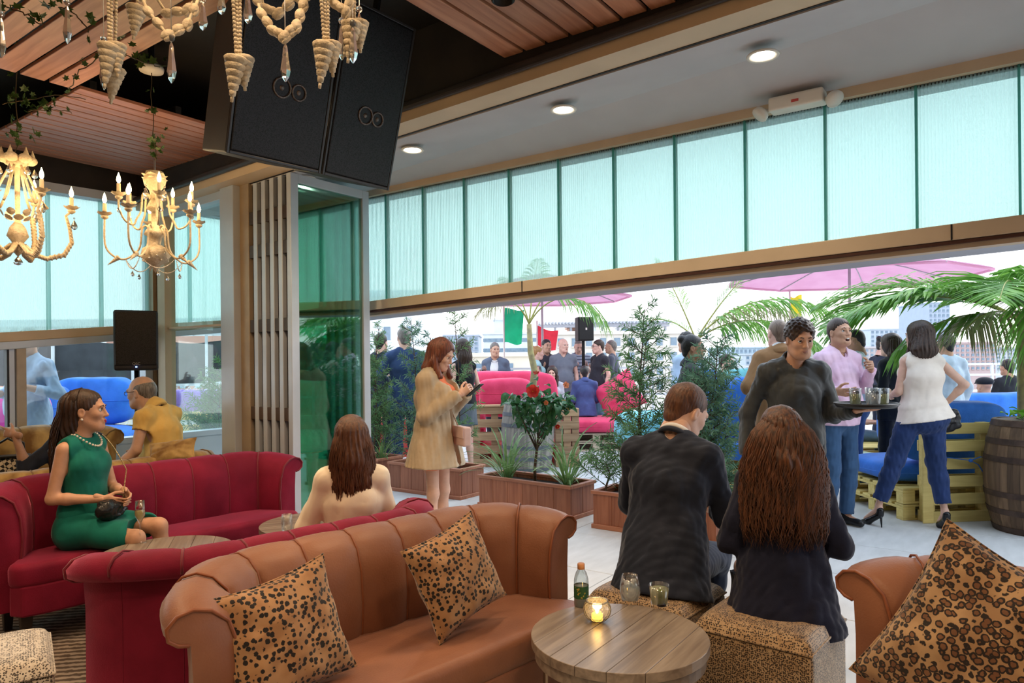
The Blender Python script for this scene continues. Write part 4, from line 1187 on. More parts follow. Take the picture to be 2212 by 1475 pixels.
# ---- round tables: planked tops in a thick rim, flat metal legs
def round_table(label, c, r, z, rot, label_leg=None):
    root = thing('side_table', label, 'table', (c[0], c[1], 0), rot)
    n = 6; th = .034
    for i in range(n):
        x0, x1 = -r+2*r*i/n+.0008, -r+2*r*(i+1)/n-.0008; poly = []
        m_ = 10
        for k in range(m_+1):
            x = x0+(x1-x0)*k/m_; poly.append((x, -math.sqrt(max(0, r*r-x*x))))
        for k in range(m_, -1, -1):
            x = x0+(x1-x0)*k/m_; y = math.sqrt(max(0, r*r-x*x))
            if y > 1e-6: poly.append((x, y))
        P2 = [(y, -x) for x, y in poly]
        mb = MB(); mb.prism(P2, z-th, z); mb.build('top_board', M['table_wood'], root, bevel=.0015, seg=1)
    mb = MB(); mb.lathe([(r*.96, z-th-.045), (r*.96, z-th+.001), (r*.80, z-th+.001), (r*.80, z-th-.045)], 48); mb.build('apron', M['table_wood'], root, smooth=False)
    for k in range(4):
        a = PI/4+k*PI/2; mb = MB(); mb.box(r*.86-.004, r*.86+.004, -.022, .022, 0, z-th-.02, Rz(a)); mb.build('leg', M['table_metal'], root)
    mb = MB(); ring = [(r*.86*math.cos(2*PI*k/40), r*.86*math.sin(2*PI*k/40), .012) for k in range(41)]; mb.tube(ring, .010, 6, cap=False); mb.build('foot_ring', M['table_metal'], root)
    return root
T1 = at(1337, 1368, 2.53); round_table('round wooden table with the candle and two drinks', (T1.x, 2.53), .320, .50, .95)
T2 = at(360, 1188, 3.72); round_table('round wooden table carrying the tall champagne flute', (T2.x, 3.72), .335, .50, 1.9)
T3 = at(682, 1131, 4.34); round_table('round wooden table beside the woman in the cream blazer', (T3.x, 4.34), .335, .50, .4)

# ---- leopard cube ottomans
def ottoman(label, c, rz, m, s=.475, h=.45, group=None):
    root = thing('ottoman', label, 'ottoman', (c[0], c[1], 0), rz, group)
    mb = MB(); mb.box(-s/2, s/2, -s/2, s/2, .012, h-.06); mb.build('base', m, root, bevel=.02, seg=3)
    mb = MB()
    def fn(u, v):
        x, y = (u-.5)*2, (v-.5)*2; return (x*s/2, y*s/2, h-.06+.06*max(0, (1-x**6))**.35*max(0, (1-y**6))**.35)
    mb.grid(fn, 25, 25); pad = mb.build('seat_pad', m, root, smooth=True)
    mb = MB(); e = s/2; mb.tube([(-e, -e, h-.058), (e, -e, h-.058), (e, e, h-.058), (-e, e, h-.058), (-e, -e, h-.058)], .005, 6); mb.build('piping', m, pad)
    for sx in (-1, 1):
        for sy in (-1, 1):
            q = MB(); q.lathe([(.016, 0), (.018, .014)], 10, Matrix.Translation((sx*(e-.05), sy*(e-.05), 0))); q.build('foot', M['dark_leg'], root)
    return root
def corners_center(fl_, fr_, s):
    d = V(fr_)-V(fl_); d.normalize(); n = V((-d.y, d.x)); return V(fl_)+d*s/2+n*s/2, math.atan2(d.y, d.x)
c1, r1 = corners_center((.734, 2.87), (1.10, 2.57), .475); ottoman('leopard print cube ottoman under the woman with auburn hair', c1, r1, M['ottoman'])
c2, r2 = corners_center((.335, 3.225), (.700, 2.925), .475); ottoman('leopard print cube ottoman under the man in the dark suit', c2, r2, M['ottoman'])
p = fl(20, 1440, .0); q = at(10, 1400, 2.62); ottoman('pale leopard print cube ottoman standing alone on the carpet', (-2.03, 2.62), .62, M['ottoman_pale'], h=.42)

# ---- things on the tables
def lathe_thing(mb, prof, n=28): return mb.lathe(prof, n, close=False)
ZT = .50
def on_table(px, py, z=ZT): return fl(px, py, z)
M['wine'] = leafmat('white_wine', (.80, .70, .38), (.72, .62, .30), .1, .6, 8)
M['clear_drink'] = leafmat('iced_water', (.90, .92, .92), (.74, .78, .80), .15, .65, 60)
M['lime_drink'] = leafmat('cloudy_lime_drink', (.82, .82, .62), (.66, .70, .44), .15, .6, 50)
M['lime'] = mat('lime_peel', (.12, .25, .02), .35, (.28, .40, .06), 30); M['ice'] = leafmat('ice', (.85, .88, .9), (.75, .8, .82), .1, .6, 40)
M['red_wine'] = mat('red_wine', (.06, .004, .012), .08); M['cork'] = mat('copper_cap', (.45, .22, .12), .5)
p = on_table(303, 1172)
d = thing('champagne_flute', 'stemmed champagne flute half full on a round table', 'glass', p)
mb = MB(); lathe_thing(mb, [(.034, .0), (.034, .002), (.006, .008), (.0035, .02), (.0035, .10), (.006, .112), (.026, .150), (.0275, .165), (.0235, .235), (.0225, .235), (.0265, .165), (.025, .152), (.005, .116), (.001, .116)]); mb.build('glass', M['drink_glass'], d, smooth=True)
mb = MB(); mb.lathe([(.004, .118), (.0245, .153), (.0258, .165), (.0250, .180), (.001, .1802)], 24); mb.build('wine', M['wine'], d, smooth=True)
mb = MB(); mb.ball((0, -.0248, .200), .008, 10, 8, (1, .25, 1.2)); mb.build('crest', mat('red_crest_print', (.28, .02, .05), .5), d)
p = fl(624, 1163, ZT); p = V((T3.x-.06, T3.y-.22, ZT))
d = thing('tumbler', 'empty clear glass standing on the table by the cream blazer', 'glass', at(620, 1158, 4.13)-V((0, 0, .0))); d.location = (d.location.x, d.location.y, ZT)
mb = MB(); lathe_thing(mb, [(.024, 0), (.030, .01), (.034, .05), (.030, .10), (.029, .10), (.032, .05), (.028, .012), (.001, .010)]); mb.build('glass', M['drink_glass'], d, smooth=True)
# candle holder: cut glass ball with a lattice of facets
p = on_table(1290, 1343)
d = thing('candle_holder', 'cut glass candle holder with a lit candle on the round table', 'candle holder', p)
mb = MB(); n, mrow = 20, 8; vs = []; fs = []
for i in range(mrow+1):
    t = .25+2.05*i/mrow; r = .054*math.sin(t)+.0; z = .034-.054*math.cos(t)*.92+.014
    for k in range(n):
        a = 2*PI*(k+.5*(i % 2))/n; vs.append((r*math.cos(a), r*math.sin(a), z))
for i in range(mrow):
    for k in range(n):
        k2 = (k+1) % n
        if i % 2 == 0: fs += [(i*n+k, i*n+k2, (i+1)*n+k), (i*n+k2, (i+1)*n+k2, (i+1)*n+k)]
        else: fs += [(i*n+k, (i+1)*n+k2, (i+1)*n+k), (i*n+k, i*n+k2, (i+1)*n+k2)]
mb.add(vs, fs); cut = mat('cut_crystal', (.95, .92, .90), .05, trans=.95, ior=1.5); o = mb.build('bowl', cut, d)
so_ = o.modifiers.new('thick', 'SOLIDIFY'); so_.thickness = .004
mb = MB(); 
zt = max(v[2] for v in vs); rt = .054*math.sin(.25+2.05)
mb.tube([(rt*math.cos(2*PI*k/32), rt*math.sin(2*PI*k/32), zt) for k in range(33)], .003, 6, cap=False); mb.build('rim', cut, d, smooth=True)
mb = MB(); mb.lathe([(.021, .010), (.021, .030), (.019, .033), (.001, .032)], 20); mb.build('candle', mat('yellow_wax', (.9, .55, .12), .5, emit=(1, .5, .08), estr=1.6), d, smooth=True)
mb = MB(); mb.ball((0, 0, .047), .008, 10, 8, (1, 1, 1.9)); mb.build('flame', lampmat('candle_flame', (1, .62, .12), 30), d, smooth=True)
L = bpy.data.lights.new('candle_light', 'POINT'); L.energy = .8; L.color = (1, .6, .2); L.shadow_soft_size = .02; lo_ = bpy.data.objects.new('candle_light', L); link(lo_, d); lo_.location = (0, 0, .065)
# water bottle
p = on_table(1256, 1308)
d = thing('water_bottle', 'small clear plastic water bottle with copper cap and green label', 'bottle', p)
mb = MB(); lathe_thing(mb, [(.026, 0), (.030, .006), (.030, .10), (.029, .112), (.022, .135), (.0135, .150), (.0130, .160)]); mb.build('bottle', clearglass('clear_plastic', (.86, .90, .90), .16, .03), d, smooth=True)
mb = MB(); mb.lathe([(.0285, .001), (.0285, .082), (.001, .083)], 24); mb.build('water', leafmat('still_water', (.72, .76, .74), (.66, .70, .68), .1, .6), d, smooth=True)
lab = mat('bottle_label', (.02, .09, .035), .5, (.45, .32, .05), 60, lo=.36, hi=.40)
mb = MB(); mb.lathe([(.0304, .035), (.0304, .085)], 28, close=False); mb.build('label', lab, d, smooth=True)
mb = MB(); mb.lathe([(.0150, .150), (.0150, .170), (.0135, .173), (.001, .173)], 20); mb.build('cap', M['cork'], d, smooth=True)
# stemless glass with ice
p = on_table(1361, 1300)
d = thing('stemless_glass', 'stemless glass of iced clear drink on the round table', 'glass', p)
mb = MB(); lathe_thing(mb, [(.026, 0), (.036, .012), (.0425, .040), (.0415, .065), (.0330, .112), (.032, .112), (.040, .065), (.041, .042), (.035, .014), (.001, .006)]); mb.build('glass', M['drink_glass'], d, smooth=True)
mb = MB(); mb.lathe([(.001, .008), (.033, .014), (.0395, .042), (.0390, .060), (.001, .0605)], 24); mb.build('drink', M['clear_drink'], d, smooth=True)
for i in range(4):
    mb = MB(); mb.box(-.011, .011, -.011, .011, -.011, .011, Matrix.Translation((.018*math.cos(i*1.9), .018*math.sin(i*1.9), .064+.007*i)) @ Euler((i, i*2, i*.5)).to_matrix().to_4x4()); mb.build('ice_cube', M['ice'], d, bevel=.003)
# rocks glass with lime
p = on_table(1424, 1309)
d = thing('rocks_glass', 'short tumbler packed with lime wedges on the round table', 'glass', p)
mb = MB(); lathe_thing(mb, [(.030, 0), (.033, .004), (.0415, .088), (.040, .088), (.031, .012), (.001, .010)]); mb.build('glass', M['drink_glass'], d, smooth=True)
mb = MB(); mb.lathe([(.001, .011), (.0305, .012), (.0378, .072), (.001, .0725)], 24); mb.build('drink', M['lime_drink'], d, smooth=True)
for i in range(3):
    mb = MB(); mb.ball((.012*math.cos(i*2.1), .012*math.sin(i*2.1)-.014, .032+.014*i), .017, 12, 8, (1, .55, .8), Matrix.Rotation(i*1.1, 3, 'Y')); mb.build('lime_wedge', M['lime'], d, smooth=True)
mb = MB(); mb.ball((.004, -.026, .013), .015, 10, 6, (1.3, .6, .6)); mb.build('berry', mat('dark_berry', (.01, .006, .008), .3), d, smooth=True)

# ---- loudspeakers hung from the ceiling
M['grille'] = mat('speaker_grille', (.018, .018, .020), .45, (.004, .004, .004), 260, lo=.42, hi=.5, metal=.3, detail=1)
M['spk'] = mat('speaker_cabinet', (.016, .014, .015), .55, (.012, .011, .011), 60, bump=.2, bscale=300)
M['spk_edge'] = mat('speaker_edge', (.03, .03, .032), .3)
M['driver'] = mat('driver_shine', (.20, .17, .15), .4, (.05, .045, .045), 200, metal=.7)
def hung(label, o_, ex, tilt, W, Hh, D):
    ex = V(ex).normalized(); n0 = V((ex.y, -ex.x, 0)); n = n0*math.cos(tilt)-V((0, 0, 1))*math.sin(tilt); u = V((0, 0, 1))*math.cos(tilt)+n0*math.sin(tilt)
    root = thing('hanging_speaker', label, 'speaker', o_); root.matrix_world = Matrix.Translation(o_) @ Matrix((ex, -n, u)).transposed().to_4x4()
    mb = MB(); mb.prism([(0, 0), (W, 0), (W*.86, D), (W*.14, D)], 0, Hh); mb.build('cabinet', M['spk'], root, bevel=.008)
    mb = MB(); mb.box(.016, W-.016, -.014, .004, .018, Hh-.018); mb.build('grille', M['grille'], root, bevel=.006)
    mb = MB()
    for (x0, x1, z0, z1) in ((0, .014, 0, Hh), (W-.014, W, 0, Hh), (.014, W-.014, 0, .015), (.014, W-.014, Hh-.015, Hh)): mb.box(x0, x1, -.012, .0, z0, z1)
    mb.build('front_frame', M['spk_edge'], root, bevel=.003)
    for (cx, r) in ((.46, .044), (.64, .036)):
        mb = MB(); c = V((W*cx, -.0165, Hh*.40)); mb.tube([(c.x+r*math.cos(2*PI*k/30), c.y, c.z+r*math.sin(2*PI*k/30)) for k in range(31)], .006, 6, cap=False); mb.build('driver_ring', M['driver'], root, smooth=True)
        mb = MB(); mb.ball((c.x, c.y+.004, c.z), .014, 10, 6, (1, .5, 1)); mb.build('driver_cap', M['driver'], root, smooth=True)
    mb = MB(); mb.box(W*.25, W*.29, D*.5, D*.5+.04, Hh-.02, Hh+.28); mb.box(W*.71, W*.75, D*.5, D*.5+.04, Hh-.02, Hh+.28); mb.build('hanging_bracket', M['black'], root)
    return root
hung('left of two big black speakers hung from the ceiling, beside the slats', at(486, 329, 3.20), (.66, .75, 0), .27, .50, .88, .40)
hung('right of two big black speakers hung from the ceiling, toward the passage', at(693, 376, 3.60), (.62, .785, 0), .27, .455, .88, .36)

# ---- black speaker on a tripod pole by the corner
p = at(294, 735, 5.75); root = thing('tripod_speaker', 'black loudspeaker on a tripod pole in front of the corner window', 'speaker', (p.x, p.y, 0), math.radians(28))
w, hh, z0 = .335, .50, p.z-.25
mb = MB(); mb.prism([(-w/2, 0), (w/2, 0), (w*.34, .30), (-w*.34, .30)], z0, z0+hh); mb.build('cabinet', M['spk'], root, bevel=.02, seg=3)
mb = MB(); mb.box(-w/2+.014, w/2-.014, -.010, .004, z0+.045, z0+hh-.014); mb.build('grille', M['grille'], root, bevel=.006)
mb = MB(); mb.box(-.006, .006, -.012, -.004, z0+.026, z0+.034); mb.build('power_light', M['blue_led'], root)
tx = bpy.data.curves.new('logo', 'FONT'); tx.body = 'QSC'; tx.size = .03; tx.extrude = .0008; tx.align_x = 'CENTER'
ob = bpy.data.objects.new('logo_curve', tx); link(ob); me = bpy.data.meshes.new_from_object(ob.evaluated_get(bpy.context.evaluated_depsgraph_get())); bpy.data.objects.remove(ob); ob = bpy.data.objects.new('logo', me); link(ob, root); ob.location = (0, -.0108, z0+.046); ob.rotation_euler = (PI/2, 0, 0); me.materials.clear(); me.materials.append(mat('logo_print', (.30, .30, .30), .4))
mb = MB(); mb.tube([(0, .14, 0.03), (0, .14, z0+.02)], .018, 12); mb.build('pole', M['black'], root, smooth=True)
for k in range(3):
    a = k*2*PI/3+.4; mb = MB(); mb.tube([(0, .14, .55), (.24*math.cos(a), .14+.24*math.sin(a), .012)], .012, 8); mb.build('leg', M['black'], root, smooth=True)
mb = MB(); mb.lathe([(.028, .50), (.028, .60)], 14, Matrix.Translation((0, .14, 0))); mb.build('collar', M['black'], root)

# ---- emergency light on the soffit edge
p = onA(1722, 216, aO-.13); p.z -= .03; root = thing('emergency_light', 'white twin head emergency light fixed under the soffit', 'light', (p.x, p.y, p.z), TH)
mb = MB(); mb.prism([(-.055, -.15), (.055, -.15), (.055, .15), (-.055, .15)], -.02, .06); mb.build('housing', M['white'], root, bevel=.012, seg=3)
for s in (-1, 1):
    mb = MB(); mb.lathe([(.020, .03), (.045, .012), (.050, -.012), (.046, -.020), (.001, -.022)], 20, Matrix.Translation((-.02, s*.20, -.012)) @ Euler((s*.6, .5, 0)).to_matrix().to_4x4()); h_ = mb.build('lamp_head', M['white'], root, smooth=True)
    mb = MB(); mb.tube([(0, s*.14, .0), (-.01, s*.18, -.0)], .014, 8); mb.build('swivel', M['white'], root, smooth=True)
    for i in range(3):
        for j in range(3):
            pass
mb = MB(); mb.box(-.0575, -.055, -.02, .02, .005, .02); mb.build('test_button', mat('button_red', (.5, .06, .05), .4), root)

# ================================================================== CHANDELIERS AND IVY
M['shell'] = mat('cream_shell', (.66, .56, .40), .5, (.52, .42, .28), 40, bump=.5, bscale=90)
M['candle'] = mat('ivory_candle', (.66, .55, .38), .5)
M['crystal'] = mat('crystal_drop', (.92, .90, .88), .03, trans=.9, ior=1.55)
M['pearl'] = mat('pearl', (.72, .66, .58), .25, coat=.6)
M['ivy'] = leafmat('ivy_leaf', (.07, .13, .03), (.03, .07, .015), .4, .25, 20); M['ivy_stem'] = mat('ivy_stem', (.10, .07, .035), .7)
def shell_mb(mb, M4, L=.09, r=.022):
    "a spiral cone shell, point downwards"
    prof = [(.004, .0)]; n = 7
    for i in range(n):
        z = -L*i/n; rr = r*(1-i/n)
        prof += [(rr*.93, z-.001), (rr*1.04, z-L/n*.35), (rr*.93, z-L/n*.95)]
    prof.append((.001, -L)); return mb.lathe(prof, 12, M4)
def drop_mb(mb, M4, L=.06, r=.011): return mb.lathe([(.001, 0), (r*.45, -L*.12), (r*.6, -L*.35), (r, -L*.72), (r*.72, -L*.88), (.001, -L)], 6, M4)
def tear_mb(mb, M4, L=.05, r=.016): return mb.lathe([(.001, 0), (r*.35, -L*.2), (r*.9, -L*.55), (r, -L*.72), (r*.7, -L*.92), (.001, -L)], 8, M4)
def beads(mb, p0, p1, sag, r=.004, n=None):
    p0, p1 = V(p0), V(p1); n = n or max(6, int((p1-p0).length*1.15/(r*2.1)))
    for k in range(n+1):
        t = k/n; q = p0.lerp(p1, t)-V((0, 0, 1))*sag*4*t*(1-t); mb.ball(q, r, 6, 4)
T4 = Matrix.Translation
def petals(mb, M4, n, r, tilt, zz=.01):
    for k in range(n):
        A = M4 @ Rz(2*PI*k/n)
        def fn(u, v):
            w = math.sin(PI*min(1, v*.92+.06))**.7; x = (.15+.85*v)*r; y = (u-.5)*r*.95*w; z = tilt*v*v*r*.5+abs(u-.5)*r*.25*w
            return A @ V((x, y, z+zz))
        mb.grid(fn, 5, 5)
def candle_set(root, tip, cm=None):
    "bobeche with petals, candle sleeve and flame bulb at the end of an arm"
    b_ = MB(); petals(b_, T4(tip), 7, .045, .9); b_.lathe([(.004, -.016), (.020, -.004), (.022, .006), (.012, .010)], 12, T4(tip)); b_.build('bobeche', M['shell'], root, smooth=True)
    c_ = MB(); c_.lathe([(.0115, .0), (.0110, .085), (.004, .088)], 12, T4(tip)); c_.build('candle_sleeve', M['candle'], root, smooth=True)
    f_ = MB(); f_.lathe([(.004, .086), (.010, .097), (.0125, .108), (.010, .124), (.0045, .140), (.001, .152)], 12, T4(tip)); f_.build('bulb', M['bulb'], root, smooth=True)
def chandelier(label, p, sc=1., tier='arms', seed=0, energy=8):
    r = np.random.default_rng(seed); root = thing('chandelier', label, 'chandelier', p, seed*.7); root.scale = (sc, sc, sc)
    if tier == 'arms':
        mb = MB(); mb.lathe([(.004, .30), (.05, .29), (.068, .24), (.060, .205), (.032, .17), (.024, .12), (.045, .07), (.050, .05), (.022, .035), (.02, -.05), (.055, -.085), (.066, -.11), (.04, -.125), (.03, -.17), (.075, -.20), (.085, -.24), (.070, -.28), (.03, -.30), (.012, -.33), (.001, -.35)], 20); mb.build('stem', M['shell'], root, smooth=True)
        for z in (.26, .235): 
            mb = MB(); petals(mb, T4((0, 0, z-.03)) @ Rz(z*40), 6, .075, .8); mb.build('shell_rosette', M['shell'], root, smooth=True)
        mb = MB(); 
        for k in range(26):
            a = k*2.4; z = -.20-.085*(k/26); rr = .082*math.sin(min(1, .35+k/26*.9)*PI*.62); mb.ball((rr*math.cos(a), rr*math.sin(a), z), .0065, 6, 4)
        mb.build('pearl_studs', M['pearl'], root, smooth=True)
        mb = MB(); mb.tube([(0, 0, .30), (0, 0, .36)], .006, 6); mb.build('loop', M['steel'], root)
        for k in range(10):
            up = k % 2; a = 2*PI*k/10+.2; R = .285 if not up else .215; zt = -.01 if not up else .09; zb = -.225 if not up else -.02
            c, s = math.cos(a), math.sin(a)
            pts = [(.03, zb+.13), (.05, zb+.17), (.075, zb+.15), (.085, zb+.05), (.11, zb+.0), (R*.62, zb-.045), (R*.86, zb-.02), (R, zb+.05), (R, zt)]
            sm = []
            for i in range(len(pts)-1):
                p0, p1, p2, p3 = pts[max(0, i-1)], pts[i], pts[i+1], pts[min(len(pts)-1, i+2)]
                for t in (0, .25, .5, .75):
                    sm.append(tuple(.5*((2*p1[j])+(-p0[j]+p2[j])*t+(2*p0[j]-5*p1[j]+4*p2[j]-p3[j])*t*t+(-p0[j]+3*p1[j]-3*p2[j]+p3[j])*t**3) for j in (0, 1)))
            sm.append(pts[-1]); mb = MB(); mb.tube([(q[0]*c, q[0]*s, q[1]) for q in sm], .0058, 7); arm_ = mb.build('arm', M['shell'], root, smooth=True)
            candle_set(arm_, (R*c, R*s, zt))
            if not up:
                mb = MB(); shell_mb(mb, T4((R*.72*c, R*.72*s, zb-.03)) @ Rz(a) @ Matrix.Rotation(-.9, 4, 'Y'), .085, .016); mb.build('cone_shell', M['shell'], root, smooth=True)
                a2 = 2*PI*((k+2) % 10)/10+.2
                mb = MB(); beads(mb, (R*.6*c, R*.6*s, zb-.04), (R*.6*math.cos(a2), R*.6*math.sin(a2), zb-.04), .07, .0038); mb.build('bead_swag', M['pearl'], root, smooth=True)
                am = a+2*PI/10; mb = MB(); tear_mb(mb, T4((R*.49*math.cos(am), R*.49*math.sin(am), zb-.125)), .035, .011); mb.build('crystal', M['crystal'], root)
            else:
                mb = MB(); tear_mb(mb, T4((R*c, R*s, zt-.05)), .042, .012); mb.tube([(R*c, R*s, zt-.01), (R*c, R*s, zt-.05)], .001, 4); mb.build('crystal', M['crystal'], root)
        for k in range(4):
            a = k*PI/2+.6; mb = MB(); tear_mb(mb, T4((.075*math.cos(a), .075*math.sin(a), .175)), .055, .016); mb.ball((.075*math.cos(a), .075*math.sin(a), .187), .007, 8, 6); mb.tube([(.06*math.cos(a), .06*math.sin(a), .215), (.075*math.cos(a), .075*math.sin(a), .19)], .0012, 4); mb.build('crystal', M['crystal'], root)
    else:
        mb = MB(); mb.lathe([(.004, .31), (.05, .30), (.055, .27), (.02, .255), (.014, .25), (.012, -.06), (.04, -.10), (.055, -.15), (.03, -.185), (.026, -.24), (.001, -.27)], 16); mb.build('stem', M['shell'], root, smooth=True)
        mb = MB(); tear_mb(mb, T4((0, 0, -.265)), .055, .024); mb.build('crystal', M['crystal'], root)
        for k in range(6):
            a = 2*PI*k/6+.35; c, s = math.cos(a), math.sin(a); R = .27 if k % 2 else .20; zt = .03 if k % 2 else .08
            mb = MB(); mb.tube([(.03*c, .03*s, .27), (.06*c, .06*s, .20), (.11*c, .11*s, .08), (.15*c, .15*s, .03)], .007, 7); mb.build('stay', M['shell'], root, smooth=True)
            mb = MB(); P_ = [(.03, -.20), (.08, -.25), (.14, -.27), (R*.85, -.24), (R, -.16), (R-.01, -.08), (R-.03, 0), (R, zt)]
            mb.tube([(q*c, q*s, z) for q, z in P_], [.013, .014, .014, .013, .012, .010, .008, .006], 8); arm_ = mb.build('arm', M['shell'], root, smooth=True)
            mb = MB()
            for i in range(len(P_)-2):
                for j in range(4):
                    t = j/4; q = P_[i][0]+(P_[i+1][0]-P_[i][0])*t; z = P_[i][1]+(P_[i+1][1]-P_[i][1])*t; mb.lathe([(.016, -.004), (.018, 0), (.016, .004)], 8, T4((q*c, q*s, z)) @ Rz(a) @ Matrix.Rotation(1.2, 4, 'Y'))
            mb.build('barnacle_rings', M['shell'], arm_, smooth=True)
            candle_set(arm_, (R*c, R*s, zt))
            mb = MB(); tear_mb(mb, T4((R*c*1.05, R*s*1.05, zt-.05)), .06, .018); mb.ball((R*c*1.05, R*s*1.05, zt-.04), .006, 6, 4); mb.build('crystal', M['crystal'], root)
            mb = MB(); petals(mb, T4((.07*c, .07*s, -.05)) @ Rz(a) @ Matrix.Rotation(-.8, 4, 'Y'), 3, .05, .6); mb.build('leaf_ornament', M['shell'], root, smooth=True)
            mb = MB(); mb.ball((.065*c, .065*s, .30), .036, 8, 6, (1, 1, .8)); shell_mb(mb, T4((.075*c, .075*s, .315)) @ Matrix.Rotation(PI, 4, 'X'), .05, .016); mb.build('conch', M['shell'], root, smooth=True)
            mb = MB(); tear_mb(mb, T4((.085*c, .085*s, .255)), .055, .017); mb.build('crystal', M['crystal'], root)
    L = bpy.data.lights.new('chandelier_light', 'POINT'); L.energy = energy; L.color = (1, .62, .28); L.shadow_soft_size = .22
    lo_ = bpy.data.objects.new('chandelier_light', L); link(lo_, root); lo_.location = (0, 0, .10)
    return root
CH2 = at(335, 470, 4.40); chandelier('cream shell chandelier with ten candle bulbs before the corner window', CH2, 1.0, 'arms', 1)
CH1 = at(38, 455, 4.15); chandelier('cream shell chandelier with curved stays and barnacled arms', CH1, 1.02, 'stays', 2)
# the nearest chandelier: only its lower garlands hang into view
CH3 = at(505, -120, 1.60)
c3 = thing('chandelier', 'near shell chandelier with hanging cone shells and long crystals', 'chandelier', CH3)
mb = MB(); mb.lathe([(.02, .45), (.05, .42), (.03, .30), (.06, .22), (.03, .12), (.07, .06), (.04, .0), (.001, -.03)], 18); mb.build('stem', M['shell'], c3, smooth=True)
def loc3(px, py, d): return at(px, py, d)-CH3
def ringpt(a, R, z): return V((R*math.cos(a), R*math.sin(a), z))
for k in range(8):
    a = 2*PI*k/8+.2; mb = MB(); mb.tube([ringpt(a, .02, .1), ringpt(a, .12, .02), ringpt(a, .24, .05), ringpt(a, .32, .14)], .010, 7); arm_ = mb.build('arm', M['shell'], c3, smooth=True)
    candle_set(arm_, ringpt(a, .32, .14))
def garland(pts, d):
    ps = [loc3(x, y, dd) for (x, y), dd in zip(pts, d)]
    mb = MB(); mb.tube(ps, .0035, 6)
    for i in range(len(ps)-1):
        for t in (.0, .5):
            q = ps[i].lerp(ps[i+1], t); ax = (ps[i+1]-ps[i]).normalized(); R = ax.to_track_quat('Z', 'Y').to_matrix()
            mb.ball(q, .0125, 8, 6, (.85, .85, 1.35), R); mb.ball(q+V((.004, 0, -.006)), .010, 7, 5, (.7, .7, 1.5), R)
    mb.build('shell_garland', M['shell'], c3, smooth=True)
garland([(290, -40), (320, 25), (362, 75), (405, 52), (432, -10)], [1.55, 1.5, 1.47, 1.5, 1.55])
garland([(300, -60), (360, 28), (405, 20), (450, -35)], [1.6, 1.62, 1.6, 1.6])
garland([(545, -30), (565, 30), (590, 66), (615, 78), (640, 55), (655, 10), (672, -40)], [1.5, 1.46, 1.44, 1.43, 1.44, 1.47, 1.5])
garland([(540, -40), (575, 18), (600, 28), (645, -10), (670, -50)], [1.62]*5)
garland([(690, -30), (725, 10), (748, 24), (760, -10)], [1.55, 1.5, 1.5, 1.5])
for (x, y0, y1, dd, L, sp) in ((515, -40, 128, 1.42, .092, 3), (705, -40, 98, 1.46, .095, 3), (240, -40, 100, 1.56, .10, 2), (252, -40, 150, 1.60, .085, 1), (300, -30, 18, 1.66, .08, 1), (765, -40, 52, 1.52, .09, 2)):
    mb = MB()
    for i in range(sp): beads(mb, loc3(x-7*(sp-1)+14*i*.6, y0, dd+.01*i), loc3(x-4+4*i, y1, dd), 0, .0045)
    mb.build('bead_strand', M['shell'], c3, smooth=True)
    for i in range(min(2, sp)):
        mb = MB(); shell_mb(mb, T4(loc3(x-4+12*i, y1-4, dd+.012*i)) @ Matrix.Rotation(.12-.2*i, 4, 'Y'), L*(1-.25*i), .024); mb.build('cone_shell', M['shell'], c3, smooth=True)
for (x, y0, y1, dd) in ((370, 82, 180, 1.47), (616, 85, 177, 1.43), (224, 85, 195, 1.60), (145, 5, 95, 1.62), (2, 30, 125, 1.50), (738, 45, 130, 1.52), (762, 50, 137, 1.50), (776, 20, 105, 1.56), (438, 0, 66, 1.5), (478, -30, 32, 1.6), (535, -20, 52, 1.55)):
    mb = MB(); q = loc3(x, y0, dd); L = (y1-y0)*dd/F; mb.ball(q, .0075, 8, 6); mb.build('crystal_bead', M['crystal'], c3, smooth=True)
    mb = MB(); drop_mb(mb, T4(q-V((0, 0, .008))), L-.008, .0105); mb.build('crystal', M['crystal'], c3)
    mb = MB(); mb.tube([q, q+V((0, 0, .10))], .001, 4); mb.build('wire', M['steel'], c3)
L = bpy.data.lights.new('chandelier_light', 'POINT'); L.energy = 7; L.color = (1, .66, .36); L.shadow_soft_size = .25
lo_ = bpy.data.objects.new('chandelier_light', L); link(lo_, c3); lo_.location = (0, 0, .22)
mb = MB(); mb.tube([(0, 0, .4), (0, 0, 3.5-CH3.z)], .006, 6); mb.build('cord', M['steel'], c3)
